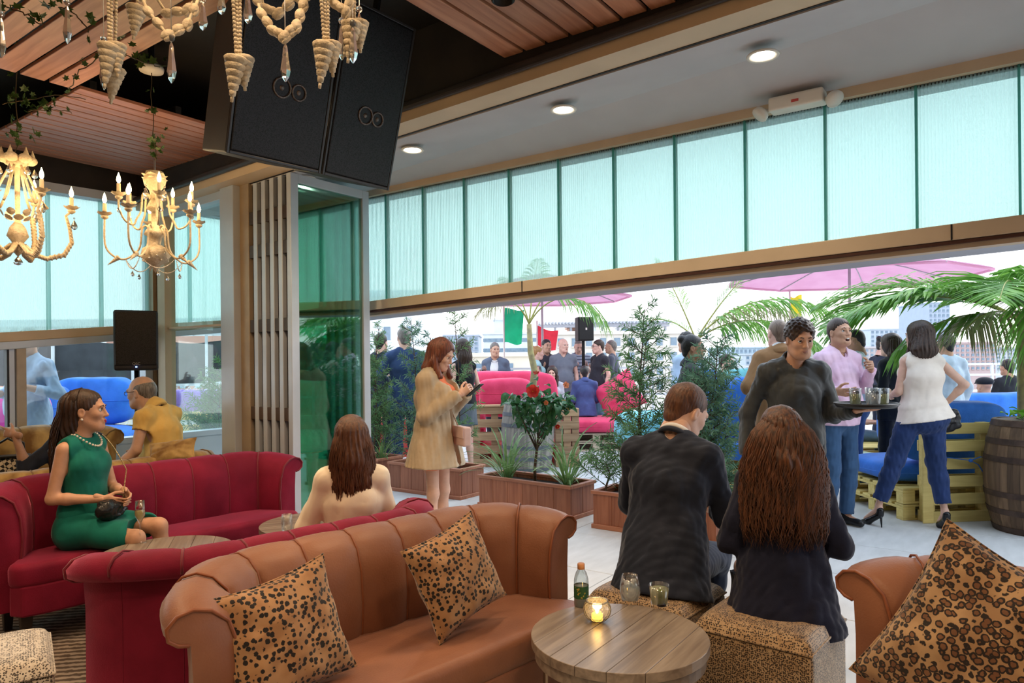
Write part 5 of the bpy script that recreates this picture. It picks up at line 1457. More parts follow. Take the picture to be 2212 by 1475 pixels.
# ivy: star leaves along the cords and across the slats
lf = MB(); ot = [(0, 0), (.010, .008), (.024, .004), (.016, .018), (.026, .034), (.011, .032), (0, .050), (-.011, .032), (-.026, .034), (-.016, .018), (-.024, .004), (-.010, .008)]
lf.add([(x, y, .004*math.sin(x*90)) for x, y in ot]+[(0, .02, .004)], [(12, i, (i+1) % 12) for i in range(12)]); LEAF = lf.mesh('ivy_leaf'); LEAF.materials.append(M['ivy'])
def ivy(label, paths, n_leaf, seed, spread=.05, cord=None):
    r = random.Random(seed); p0 = V(paths[0][0]); root = thing('ivy_vine', label, 'plant', p0)
    for pth in paths:
        pts = [V(q)-p0 for q in pth]; fine = []
        for i in range(len(pts)-1):
            for t in np.linspace(0, 1, 7)[:-1]: fine.append(pts[i].lerp(pts[i+1], float(t))+V((r.gauss(0, .006), r.gauss(0, .006), r.gauss(0, .004))))
        fine.append(pts[-1]); mb = MB(); mb.tube(fine, .0028, 5); mb.build('stem', M['ivy_stem'], root, smooth=True)
        for k in range(n_leaf//len(paths)):
            i = r.randrange(len(fine)-1); q = fine[i]+V((r.gauss(0, spread*.5), r.gauss(0, spread*.5), r.gauss(0, .015)))
            o = bpy.data.objects.new('leaf', LEAF); link(o, root); o.location = q; o.rotation_euler = (r.uniform(-.9, .9)+1.2, r.uniform(-.6, .6), r.uniform(0, 6.3)); s = r.uniform(.6, 1.15); o.scale = (s, s, s)
top2 = at(327, 158, 4.42); ivy('ivy twined round the cord of the chandelier before the corner window', [[CH2+V((0, 0, .34)), V((CH2.x, CH2.y, 2.95)), top2, V((top2.x, top2.y, 3.48))]], 24, 3, .06)
mb = MB(); mb.lathe([(.012, .0), (.07, .01), (.075, .03), (.07, .045)], 20); root = thing('ceiling_rose', 'white ceiling rose above the chandelier before the corner window', 'fitting', (top2.x, top2.y, top2.z)); mb.build('disc', M['white'], root, smooth=True)
mb = MB(); mb.tube([(0, 0, .04), (0, 0, 3.56-top2.z)], .02, 8); mb.build('tube', M['black'], root)
t1 = V((CH1.x, CH1.y, 3.5)); ivy('ivy twined round the cord of the barnacled chandelier', [[CH1+V((0, 0, .32)), V((CH1.x, CH1.y, 2.95)), t1]], 24, 5, .08)
ivy('ivy trailing across the cedar slats near the dark ceiling gap', [[at(5, 225, 4.1), at(60, 215, 4.2), at(120, 205, 4.35), at(185, 215, 4.4)], [at(60, 240, 4.2), at(110, 235, 4.3), at(155, 245, 4.4)], [at(150, 190, 3.6), at(170, 150, 3.4), at(235, 110, 3.3), at(300, 130, 3.6), at(345, 145, 3.9)]], 54, 7, .09)
ivy('ivy hanging under the near cedar slats', [[at(10, 15, 3.0), at(60, 30, 2.9), at(95, 60, 2.9)], [at(120, 15, 3.0), at(165, 30, 3.0), at(190, 70, 3.0)]], 22, 9, .06)

# ================================================================== THE TERRACE
M['planter'] = wood('red_cedar_planter', (.40, .15, .075), (.26, .085, .04), .5, 2, 3., .12, var=.25)
M['planter_trim'] = wood('red_cedar_trim', (.46, .19, .10), (.32, .11, .055), .5, 0, 3., .12, var=.15)
M['soil'] = mat('dark_soil', (.03, .02, .014), .95, (.015, .01, .008), 60, bump=.8, bscale=90)
def planter(label, corner, along, L, Wd=.44, h=.33, boards=6):
    "corner = near end of the long front face; along = direction of the long side"
    al = V((along[0], along[1], 0)).normalized(); root = thing('planter_box', label, 'planter', (corner[0], corner[1], 0), math.atan2(al.y, al.x)); s = -1 if al.x < 0 else 1
    # local x along the front, local y to the back
    yb = Wd*s if False else -Wd
    sgn = -1
    def box(nm, x0, x1, y0, y1, z0, z1, m): q = MB(); q.box(x0, x1, min(y0, y1), max(y0, y1), z0, z1); return q.build(nm, m, root, bevel=.003, seg=1)
    for side in (0, 1):
        y0 = sgn*(Wd-.02) if side else 0
        for k in range(boards): box('board', L*k/boards+.001, L*(k+1)/boards-.001, y0, y0+sgn*.02, .035, h-.03, M['planter'])
    for side in (0, 1):
        x0 = L-.02 if side else 0
        for k in range(2): box('board', x0, x0+.02, sgn*(.02+(Wd-.04)*k/2+.001), sgn*(.02+(Wd-.04)*(k+1)/2-.001), .035, h-.03, M['planter'])
    for (z0, z1, e) in ((h-.03, h, .016), (0.0, .04, .014)):
        box('trim', -e, L+e, e*(-sgn), sgn*.03, z0, z1, M['planter_trim']); box('trim', -e, L+e, sgn*(Wd-.03), sgn*(Wd+e), z0, z1, M['planter_trim'])
        box('trim', -e, .03, sgn*.03, sgn*(Wd-.03), z0, z1, M['planter_trim']); box('trim', L-.03, L+e, sgn*.03, sgn*(Wd-.03), z0, z1, M['planter_trim'])
    box('soil', .02, L-.02, sgn*.02, sgn*(Wd-.02), h-.10, h-.06, M['soil'])
    return root, lambda u, v: V((corner[0], corner[1], 0))+al*(L*u)+V((al.y, -al.x, 0))*(Wd*v)+V((0, 0, h-.07))
bdir = (BV.x, BV.y)
pl1, at1 = planter('red cedar planter box behind the woman in the beige coat', (-.575, 7.50), bdir, 1.08, .42, .335)
pl2, at2 = planter('red cedar planter box holding the hibiscus and two spiky grasses', (.529, 6.47), (-.775, .63), 1.14, .42, .325)
pl3, at3 = planter('red cedar planter box behind the folded glass doors', (-1.62, 8.35), bdir, .95, .42, .335)
pl4, at4 = planter('red cedar planter box between the two seated on ottomans', (1.62, 5.55), bdir, 1.12, .42, .335)
pl5, at5 = planter('red cedar planter box outside the corner window', (-3.36, 7.72), bdir, .9, .4, .335)

# ---- feathery podocarpus shrubs
M['needle'] = leafmat('podocarpus_leaf', (.16, .30, .10), (.07, .17, .07), .45, .4, 9); M['needle_blue'] = leafmat('podocarpus_leaf_cool', (.17, .30, .16), (.07, .17, .11), .45, .4, 9)
M['bark'] = mat('shrub_bark', (.13, .08, .05), .85, (.07, .045, .03), 20, bump=.5, bscale=60)
def shrub(label, base, h, n_br, seed, w=.28, m='needle', leafL=.075, stems=1, z0=.25, dense=1.0):
    r = random.Random(seed); root = thing('podocarpus_shrub', label, 'plant', base)
    fo = MB(); wd = MB()
    def leaves(p, d, L, dens):
        n = int(L/.0095*dens)
        for i in range(n):
            q = p+d*(L*(i+.5)/n); t = V((r.gauss(0, 1), r.gauss(0, 1), r.gauss(0, 1))); t = t-d*t.dot(d); t.normalize()
            v = (d*r.uniform(.35, .9)+t).normalized(); ll = leafL*r.uniform(.6, 1.1); s = v.cross(V((r.gauss(0, 1), r.gauss(0, 1), r.gauss(0, 1)))).normalized()*.0048
            tip = q+v*ll+V((0, 0, -.25*ll*r.random())); mid = q+v*ll*.55
            fo.add([q-s*.4, q+s*.4, mid+s, tip, mid-s], [(0, 1, 2, 3, 4)])
    for st in range(stems):
        ox = r.gauss(0, .05)*(stems > 1); top = V((r.gauss(0, .10)+ox*2, r.gauss(0, .10), h*(1-.12*st))); b0 = V((ox, r.gauss(0, .04), 0))
        pts = [b0.lerp(top, t)+V((math.sin(t*5+seed)*.03, math.cos(t*4+seed)*.03, 0)) for t in [i/9 for i in range(10)]]
        wd.tube(pts, [.013*(1-.8*i/9) for i in range(10)], 6)
        for k in range(n_br):
            t = z0+(1-z0)*(k+.5*r.random())/n_br; i = min(8, int(t*9)); p = pts[i].lerp(pts[i+1], t*9-i)
            a = k*2.4+r.uniform(-.4, .4); L = w*(1.15-.75*t)*r.uniform(.7, 1.2); d = V((math.cos(a), math.sin(a), r.uniform(.35, .95))).normalized()
            wd.tube([p, p+d*L*.5, p+d*L+V((0, 0, .02))], [.004, .003, .0015], 4); leaves(p+d*L*.15, d, L*.95, 1.0*dense)
            for j in range(2):
                d2 = (d+V((r.gauss(0, .6), r.gauss(0, .6), r.gauss(.1, .4)))).normalized(); p2 = p+d*L*r.uniform(.3, .7); wd.tube([p2, p2+d2*L*.5], [.0025, .001], 3); leaves(p2, d2, L*.55, .9*dense)
        leaves(pts[-2], (pts[-1]-pts[-2]).normalized(), .14, 1.5)
    wd.build('stems', M['bark'], root, smooth=True); tag(fo.build('foliage', M[m], root), kind='stuff')
    return root
shrub('podocarpus shrub with blue green leaves behind the woman in the beige coat', at1(.70, .4), 1.72, 36, 11, .30, 'needle_blue', stems=2, z0=.05, dense=1.3)
shrub('tall thin podocarpus rising behind the woman reading her phone', at1(.22, .55), 1.86, 24, 12, .32, 'needle', stems=1, z0=.15, leafL=.065)
shrub('podocarpus shrub behind the folded glass doors', at3(.35, .5), 1.65, 28, 13, .34, 'needle', stems=3, z0=.1)  # added shrub, stands in for a reflection on the door glass
shrub('podocarpus shrub outside the corner window', at5(.30, .5), 1.22, 34, 14, .40, 'needle', stems=3, z0=.05, dense=1.2)
shrub('tall podocarpus shrub rising between the dark suit man and the pink seats', at4(.66, .5), 1.68, 30, 15, .40, 'needle', stems=2, z0=.10, leafL=.08)
shrub('podocarpus shrub growing between the seated couple', at4(.10, .5), 1.38, 40, 16, .40, 'needle_blue', stems=3, z0=.0, leafL=.08, dense=1.2)
shrub('low podocarpus sprig leaning past the dark suit man toward the hibiscus box', at4(.93, .38), .30, 12, 17, .40, 'needle', stems=1, z0=.2)

# ---- hibiscus: one small tree, every leaf its own
M['hib_leaf'] = leafmat('hibiscus_leaf', (.07, .20, .07), (.03, .09, .04), .25, .3, 30); M['hib_yellow'] = leafmat('hibiscus_leaf_yellow', (.75, .42, .03), (.6, .3, .02), .4, .4)
M['hib_red'] = leafmat('hibiscus_petal_red', (.62, .035, .02), (.45, .02, .015), .5, .35); M['hib_orange'] = leafmat('hibiscus_petal_orange', (.8, .25, .10), (.75, .35, .2), .5, .35)
hp = at2(.50, .5); root = thing('hibiscus', 'hibiscus shrub with one open red flower in the cedar planter', 'plant', hp)
hc = at(1168, 868, hp.y)-hp
mb = MB(); trunk = [V((0, 0, 0)), V((.0, 0, .16)), V((.02, 0, .33)), hc*.62]
mb.tube(trunk, [.017, .015, .014, .010], 8); mb.build('trunk', M['bark'], root, smooth=True)
r = random.Random(21); tips = []
for k in range(13):
    a = k*2.4; d = V((math.cos(a), math.sin(a)*.9, r.uniform(-.15, 1.0))); s = trunk[2].lerp(trunk[3], r.random()*.9); e_ = hc+V((d.x*.30, d.y*.28, d.z*.18-.03))*r.uniform(.6, 1.05)
    m_ = s.lerp(e_, .5)+V((0, 0, -.01)); mb = MB(); mb.tube([s, m_, e_], [.006, .004, .002], 6); mb.build('branch', M['bark'], root, smooth=True); tips += [(s.lerp(e_, t), (e_-s).normalized()) for t in (.45, .6, .75, .85, .95, 1., 1.05, 1.0, .9)]
lb = MB()
def hl(u, v):
    x = (u-.5)*.062*math.sin(PI*min(1, .08+v*.92))**.75*(1+.06*math.sin(v*26)); return (x, v*.088, .010*math.sin(v*PI)+abs(x)*.35-.02*v*v)
lb.grid(hl, 5, 9); HL = lb.mesh('hibiscus_leaf'); HL.materials.append(M['hib_leaf']); HLY = HL.copy(); HLY.materials.clear(); HLY.materials.append(M['hib_yellow'])
HL.polygons.foreach_set('use_smooth', [True]*len(HL.polygons))
for i, (p, d) in enumerate(tips*2):
    o = bpy.data.objects.new('leaf', HLY if i in (30, 77, 120) else HL); link(o, root); o.location = p+V((r.gauss(0, .03), r.gauss(0, .03), r.gauss(0, .025)))
    o.rotation_euler = (r.uniform(-1.3, .2), r.uniform(-.5, .5), r.uniform(0, 6.3)); s = r.uniform(.75, 1.5); o.scale = (s, s, s)
def flower(p, nrm, s, m):
    Mx = orient(p, nrm, .3); fb_ = MB()
    for k in range(5):
        A = Mx @ Rz(2*PI*k/5)
        fb_.grid(lambda u, v: A @ V((v*s, (u-.5)*s*1.15*math.sin(PI*min(1, .1+v*.82))**.6, .012*math.sin(u*9)*v+.35*s*v*v-.1*s)), 6, 6)
    fl__ = fb_.build('flower', m, root, smooth=True)
    c = MB(); c.tube([Mx @ V((0, 0, -.01)), Mx @ V((0, 0, s*.55))], .004, 6); c.build('pistil', M['hib_yellow'], fl__)
flower(at(1151, 845, hp.y-.32)-hp, (-.05, -1, .05), .064, M['hib_red']); flower(at(1222, 832, hp.y-.18)-hp, (.5, -1, .3), .034, M['hib_orange'])
flower(at(1158, 806, hp.y-.06)-hp, (0, -.6, 1), .03, M['hib_red']); flower(at(1204, 921, hp.y-.2)-hp, (.2, -1, -.3), .025, M['hib_red']); flower(at(1180, 870, hp.y-.25)-hp, (-.4, -1, .1), .024, M['hib_orange'])

# ---- spiky grasses
M['blade'] = leafmat('cordyline_blade', (.22, .34, .12), (.12, .24, .08), .4, .3, 14)
def spiky(label, base, n, L, seed, m='blade'):
    r = random.Random(seed); root = thing('spiky_grass', label, 'plant', base); bm_ = MB()
    bm_.grid(lambda u, v: ((u-.5)*.018*math.sin(PI*(.12+.86*v))**.55, .36*v*v*v*.9+.10*v, v*(1-.18*v*v)+abs(u-.5)*.012), 3, 9); BL = bm_.mesh('blade'); BL.materials.append(M[m])
    for k in range(n):
        o = bpy.data.objects.new('blade', BL); link(o, root); t = r.random()**.7; o.rotation_euler = (-t*.95+.15, r.uniform(-.1, .1), 2.4*k+r.uniform(-.3, .3)); o.rotation_euler[0] = -.05-t*.85
        s = L*r.uniform(.65, 1.1); o.scale = (1.0, s, s); o.location = (r.gauss(0, .015), r.gauss(0, .015), 0)
    return root
spiky('spiky grass with arching blades at the far end of the hibiscus planter', at2(.80, .45), 44, .70, 31)
spiky('spiky grass with yellow leaves at its foot at the near end of the hibiscus planter', at2(.16, .5), 48, .74, 32)
spiky('spiky grass beside the folded glass doors', at3(.12, .40), 26, .45, 33)

# ---- oak barrels: staves and hoops
M['stave'] = wood('old_oak_stave', (.20, .125, .07), (.10, .06, .035), .7, 2, 3., .3, var=.35); M['stave_grey'] = wood('grey_oak_stave', (.36, .33, .27), (.17, .16, .15), .75, 2, 3., .3, var=.3)
M['hoop'] = mat('rusty_hoop', (.10, .065, .05), .6, (.06, .04, .032), 14, metal=.4); M['hoop_grey'] = mat('grey_hoop', (.16, .18, .20), .55, (.11, .12, .14), 14, metal=.5)
def barrel(label, c, h, R0, R1, ms, mh, rot=0., n=24):
    root = thing('oak_barrel', label, 'barrel', (c[0], c[1], 0), rot); rad = lambda z: R0+(R1-R0)*(1-(2*z/h-1)**2)
    sv = MB(); w = 2*PI/n*.985; zs = [h*i/9 for i in range(10)]; vs = []; fs = []
    for z in zs:
        for a in (-w/2, 0, w/2): vs.append((rad(z)*math.cos(a), rad(z)*math.sin(a), z))
        for a in (w/2, -w/2): vs.append(((rad(z)-.028)*math.cos(a), (rad(z)-.028)*math.sin(a), z))
    for i in range(9):
        for j in range(5): fs.append((i*5+j, i*5+(j+1) % 5, (i+1)*5+(j+1) % 5, (i+1)*5+j))
    fs += [(4, 3, 2, 1, 0), tuple(45+j for j in range(5))]; sv.add(vs, fs); st = sv.build('stave', ms, root)
    for k in range(1, n): inst(st, root, rot=(0, 0, 2*PI*k/n))
    for f in (.03, .19, .345, .655, .81, .97):
        z = h*f; hb_ = MB(); hw = .024; hb_.lathe([(rad(z-hw)+.001, z-hw), (rad(z-hw)+.005, z-hw), (rad(z+hw)+.005, z+hw), (rad(z+hw)+.001, z+hw)], 48); hb_.build('hoop', mh, root, smooth=False)
    q = MB(); q.lathe([(.001, h-.06), (R0-.02, h-.06)], 24, close=False); q.build('soil', M['soil'], root)
    q = MB(); q.lathe([(R0-.02, .03), (.001, .03)], 24, close=False); q.build('barrel_head', ms, root)
    return root
B1 = V((4.47, 5.945, 0)); barrel('brown oak barrel planter at the end of the yellow pallet sofa', B1, .955, .30, .375, M['stave'], M['hoop'])
B2 = V(((1138-1106)/1500*9.55, 9.55, 0)); barrel('weathered grey oak barrel behind the hibiscus', B2, .965, .30, .36, M['stave_grey'], M['hoop_grey'], .1)
root = thing('leafy_seedling', 'small bright green seedling growing in the brown barrel', 'plant', B1+V((0, 0, .90))); r = random.Random(4)
M['bright_leaf'] = leafmat('bright_leaf', (.22, .48, .05), (.12, .32, .03), .4, .4)
lb = MB(); lb.grid(lambda u, v: ((u-.5)*.10*math.sin(PI*(.05+.93*v)), v*.10, .02*math.sin(v*PI)+abs(u-.5)*.02), 5, 6); RL = lb.mesh('round_leaf'); RL.materials.append(M['bright_leaf'])
for k in range(26):
    o = bpy.data.objects.new('leaf', RL); link(o, root); a = k*2.4; rr = r.uniform(.03, .24); o.location = (rr*math.cos(a), rr*math.sin(a), r.uniform(.02, .13)); o.rotation_euler = (r.uniform(-.5, .5), r.uniform(-.4, .4), a-PI/2); s = r.uniform(.6, 1.1); o.scale = (s, s, s)
mb = MB()
for k in range(8): a = k*.8; mb.tube([(.02*math.cos(a), .02*math.sin(a), 0), (.12*math.cos(a), .12*math.sin(a), .08)], .003, 4)
mb.build('stalks', M['bright_leaf'], root)

# ================================================================== PALLET SEATS, CUSHIONS, PALMS, CITY
def pmat(n, c, c2, var=.15): M[n] = wood(n, c, c2, .6, 0, 3., .15, var=var)
pmat('pal_yellow', (.78, .62, .22), (.66, .50, .16)); pmat('pal_raw', (.52, .34, .19), (.36, .21, .11), .25); pmat('pal_red', (.55, .05, .04), (.4, .03, .03)); pmat('pal_pale', (.62, .52, .38), (.46, .37, .26), .25); pmat('pal_green', (.36, .44, .30), (.26, .34, .22))
def pallet(root, M4, L, W, m, h=.145, n=6):
    "one euro pallet: top boards, nine blocks, three runners; local x along L"
    def b(nm, *a): q = MB(); q.box(*a, M4); return q.build(nm, m, root, bevel=.003, seg=1)
    bw = W/n*.78
    for k in range(n): y = (W-bw)*k/(n-1); b('board', 0, L, y, y+bw, h-.022, h)
    for y in (0, (W-.10)/2, W-.10):
        b('runner', 0, L, y, y+.10, 0, .022)
        for x in (0, (L-.12)/2, L-.12): b('block', x, x+.12, y, y+.10, .022, h-.044)
    for x in (0, (L-.12)/2, L-.12): b('cross_board', x, x+.12, 0, W, h-.044, h-.022)
def upright(root, M4, L, Hh, m, n=5, t=.12):
    "pallet stood on edge as a backrest: boards on both faces, stringers between"
    def b(nm, *a): q = MB(); q.box(*a, M4); return q.build(nm, m, root, bevel=.003, seg=1)
    bh = Hh/n*.66
    for k in range(n):
        z = (Hh-bh)*k/(n-1); b('board', 0, L, 0, .022, z, z+bh)
        if k % 2 == 0: b('board', 0, L, t-.022, t, z, z+bh)
    for x in (0, (L-.10)/2, L-.10): b('stringer', x, x+.10, .022, t-.022, 0, Hh)
def fabric(n, c, c2): M[n] = mat(n, c, .8, c2, 5, bump=.2, bscale=60, sheen=.2, spec=.15, bdist=.01)
fabric('fab_blue', (.05, .20, .70), (.03, .14, .52)); fabric('fab_pink', (.80, .075, .17), (.66, .05, .12)); fabric('fab_magenta', (.80, .08, .42), (.65, .05, .33)); fabric('fab_cyan', (.25, .68, .80), (.18, .55, .68)); fabric('fab_violet', (.34, .22, .62), (.28, .17, .5)); fabric('fab_rose', (.80, .36, .55), (.7, .28, .45))
def bag(label, c, r, m, rz=0., tilt=0., folds=.012, seed=0, name='cushion', k=2.6, cat='cushion'):
    "a stuffed block: superellipsoid with soft folds"
    root = thing(name, label, cat, c, rz); mb = MB(); rr = np.random.default_rng(seed); ph = rr.uniform(0, 6.28, 6); dd = rr.normal(size=(6, 3))*4/max(r)
    T = Matrix.Rotation(tilt, 4, 'X'); e1, e2 = .45, .42
    sp = lambda x, e: math.copysign(abs(x)**e, x)
    def fn(u, v):
        th, ph_ = u*2*PI, (v-.5)*PI*.998; x = sp(math.cos(ph_), e1)*sp(math.cos(th), e2)*r[0]; y = sp(math.cos(ph_), e1)*sp(math.sin(th), e2)*r[1]; z = sp(math.sin(ph_), e1)*r[2]
        f = 1+.45*folds*sum(math.sin(x*dd[i][0]+y*dd[i][1]+z*dd[i][2]+ph[i]) for i in range(6))/min(r)*.4
        return T @ V((x*f, y*f, z*f))
    mb.grid(fn, 44, 26, wrapu=True); cv = mb.build('cover', m, root, smooth=True)
    s = MB(); s.tube([T @ V((sp(math.cos(2*PI*k_/48), e2)*r[0]*1.004, sp(math.sin(2*PI*k_/48), e2)*r[1]*1.004, 0)) for k_ in range(49)], .004, 5, cap=False); s.build('seam', m, cv, smooth=True)
    return root

# yellow pallet sofa seen from behind, beside the woman in white
Y0 = V((3.68, 6.25, 0)); yx = V((.995, .10, 0)); ang = math.atan2(yx.y, yx.x)
ys = thing('pallet_sofa', 'yellow painted pallet sofa seen from behind beside the woman in white', 'sofa', Y0, ang)
upright(ys, T4((.04, 0, 0)), 1.2, .895, M['pal_yellow'], 6)
for z in (0, .15): pallet(ys, T4((-.10, .12, z)), 1.35, .95, M['pal_yellow'])
q = MB(); q.box(-.0, .10, -.012, .0, .0, .70); q.build('end_board', M['pal_yellow'], ys, bevel=.003)
Wl = lambda x, y, z: Y0+yx*x+V((-yx.y, yx.x, 0))*y+V((0, 0, z))
bag('blue seat cushion on the yellow pallet sofa', Wl(.50, .66, .405), (.66, .42, .11), M['fab_blue'], ang, seed=1)
bag('long blue back cushion leaning on the yellow pallet sofa', Wl(.54, .30, .80), (.54, .11, .28), M['fab_blue'], ang, .12, seed=2)
for nm, p0 in (('blue fabric tie knotted round the yellow pallet sofa back', Wl(.44, -.018, .56)),):
    t_ = thing('fabric_tie', nm, 'tie', p0, ang); q = MB()
    q.tube([(-.22, 0, .03), (-.1, -.012, .015), (0, -.02, 0), (.08, -.015, -.04), (.13, -.01, -.11)], .010, 6, flat=.4); q.tube([(0, -.02, 0), (.10, -.015, .03), (.17, -.01, .02)], .010, 6, flat=.4); q.ball((0, -.022, 0), .018, 8, 6); q.build('ribbon', M['fab_blue'], t_, smooth=True)
# far side: second yellow sofa with long blue cushions
p = fl(2150, 985); ys2 = thing('pallet_sofa', 'yellow pallet sofa behind, with the man in the cap', 'sofa', (4.3, 9.3, 0), .1)
for z in (0, .15): pallet(ys2, T4((0, 0, z)), 2.6, .9, M['pal_yellow'])
bag('long blue back cushion behind the man in the cap', V((6.0, 9.02, .66)), (1.3, .15, .36), M['fab_blue'], .1, seed=3)
# pallet coffee table with a greenish top
p = at(1862, 958, 8.0); pt = thing('pallet_table', 'low pallet table with a green top and the red wine glass', 'table', (3.72, 8.15, 0), .35)
for z in (0, .15): pallet(pt, T4((0, 0, z)), .85, .75, M['pal_yellow'])
q = MB(); q.box(-.02, .87, -.02, .77, .295, .315); q.build('table_top', M['pal_green'], pt, bevel=.004)
g = thing('wine_glass', 'stemless glass of red wine on the low pallet table', 'glass', V((4.02, 8.40, .315)))
q = MB(); q.lathe([(.030, 0), (.044, .02), (.047, .05), (.036, .10), (.035, .10), (.045, .05), (.042, .022), (.001, .004)], 20, close=False); q.build('glass', M['drink_glass'], g, smooth=True)
q = MB(); q.lathe([(.001, .005), (.040, .022), (.044, .05), (.001, .0505)], 18); q.build('wine', M['red_wine'], g, smooth=True)
# blue armchair of cushions on a yellow pallet block
ya = thing('pallet_chair', 'yellow pallet chair stacked with upright blue cushions', 'chair', (2.13, 7.32, 0), .25)
for z in (0, .145, .29): pallet(ya, T4((0, 0, z)), .80, .70, M['pal_yellow'])
bag('blue seat cushion on the yellow pallet chair', V((2.48, 7.66, .515)), (.36, .33, .10), M['fab_blue'], .25, seed=4)
bag('tall blue back cushion standing on the yellow pallet chair', V((2.34, 7.50, .945)), (.24, .13, .33), M['fab_blue'], .25, .1, seed=5, folds=.02)
bag('narrow blue cushion wedged beside the tall blue one', V((2.22, 7.78, 1.02)), (.09, .16, .36), M['fab_blue'], -.3, -.12, seed=6)
bag('pale cyan cushion behind the waiter', V((3.25, 9.55, .98)), (.40, .16, .38), M['fab_cyan'], .0, .1, seed=7)
bag('rose pink cushion under the cyan one behind the waiter', V((3.42, 9.20, .62)), (.17, .15, .42), M['fab_rose'], .1, seed=8)
bag('pale cyan seat cushion by the shrub between the seated couple', V((2.05, 9.9, .48)), (.55, .45, .28), M['fab_cyan'], .2, seed=9)
# pink lounge left of centre: raw pallets, pink cushions
pw = thing('upright_pallet', 'raw wooden pallet stood on edge beside the grey barrel', 'seating', (-.565, 9.82, 0), 0.)
upright(pw, T4((0, 0, 0)), .62, .86, M['pal_raw'], 5, .14); q = MB(); q.box(-.02, .64, -.02, .16, .85, .875); q.build('arm_cap', M['pal_raw'], pw, bevel=.004)
for z in (0, .145): pallet(pw, T4((.05, .14, z)), 1.2, .8, M['pal_red'])
bag('pink cushion lying on the wooden pallet arm behind the barrel', V((-.10, 10.35, 1.02)), (.40, .20, .22), M['fab_pink'], .05, seed=10)
bag('long pink back cushion behind the wooden pallet arm', V((-.05, 10.9, .98)), (.75, .2, .36), M['fab_pink'], .02, seed=11)
bag('pink side cushion hanging beside the wooden pallet arm', V((-.50, 10.3, .52)), (.10, .25, .27), M['fab_pink'], .02, seed=12)
pw2 = thing('upright_pallet', 'raw wooden pallet stood on edge between barrel and pink seat', 'seating', (.60, 9.74, 0), 0.1)
upright(pw2, T4((0, 0, 0)), .34, .82, M['pal_raw'], 5, .14)
ps = thing('pallet_bench', 'pale wooden pallet seat under the pink cushions', 'seating', (.45, 11.35, 0), .05)
for z in (0, .15): pallet(ps, T4((0, 0, z)), 1.85, .95, M['pal_pale'])
bag('flat pink seat cushion under the boy in blue', V((1.33, 11.85, .41)), (.92, .52, .12), M['fab_pink'], .05, seed=13)
pillow('plump pink pillow leaning beside the boy in blue', V((1.82, 11.90, .88)), (-.45, -.85, .25), .55, .78, .72, .36, M['fab_pink'], seed=14, piping=False, crease=.03)
bag('pink cushion behind the seated woman with dark hair', V((.62, 12.46, .66)), (.34, .18, .30), M['fab_pink'], .0, seed=15)
pr = thing('pallet_step', 'red painted pallet block behind the man in navy', 'seating', (-2.15, 10.9, 0), .1)
for z in (0, .145, .29, .435): pallet(pr, T4((0, 0, z)), .9, .7, M['pal_red'])
# seats outside the left windows
pe = thing('pallet_sofa', 'yellow pallet sofa outside the left window', 'sofa', (-6.35, 8.55, 0), .15)
for z in (0, .15): pallet(pe, T4((0, 0, z)), 1.5, .9, M['pal_yellow'])
upright(pe, T4((0, .9, 0)), 1.5, .85, M['pal_yellow'], 5)
bag('blue seat cushion outside the left window', V((-5.65, 9.1, .50)), (.62, .42, .20), M['fab_blue'], .15, seed=16)
bag('round blue cushion beside the man in the pale blue shirt', V((-5.95, 8.75, .97)), (.30, .22, .28), M['fab_blue'], .1, seed=17)
bag('square blue back cushion seen past the tripod speaker', V((-5.62, 9.35, 1.02)), (.50, .16, .32), M['fab_blue'], .12, seed=18)
bag('bright magenta bean bag outside the left window', V((-5.35, 7.30, .72)), (.40, .38, .52), M['fab_magenta'], .3, seed=19, folds=.02)
pv = thing('pallet_sofa', 'yellow pallet sofa outside the corner window behind the shrub', 'sofa', (-4.96, 9.75, 0), .1)
upright(pv, T4((0, 0, 0)), 1.6, .82, M['pal_yellow'], 5)
for z in (0, .15): pallet(pv, T4((0, .13, z)), 1.6, .8, M['pal_yellow'])
bag('violet cushion seen through the corner window', V((-4.62, 10.1, .93)), (.42, .14, .20), M['fab_violet'], .1, seed=20)
bag('pink cushion seen through the corner window', V((-3.80, 10.15, 1.0)), (.38, .16, .34), M['fab_pink'], .1, seed=21)

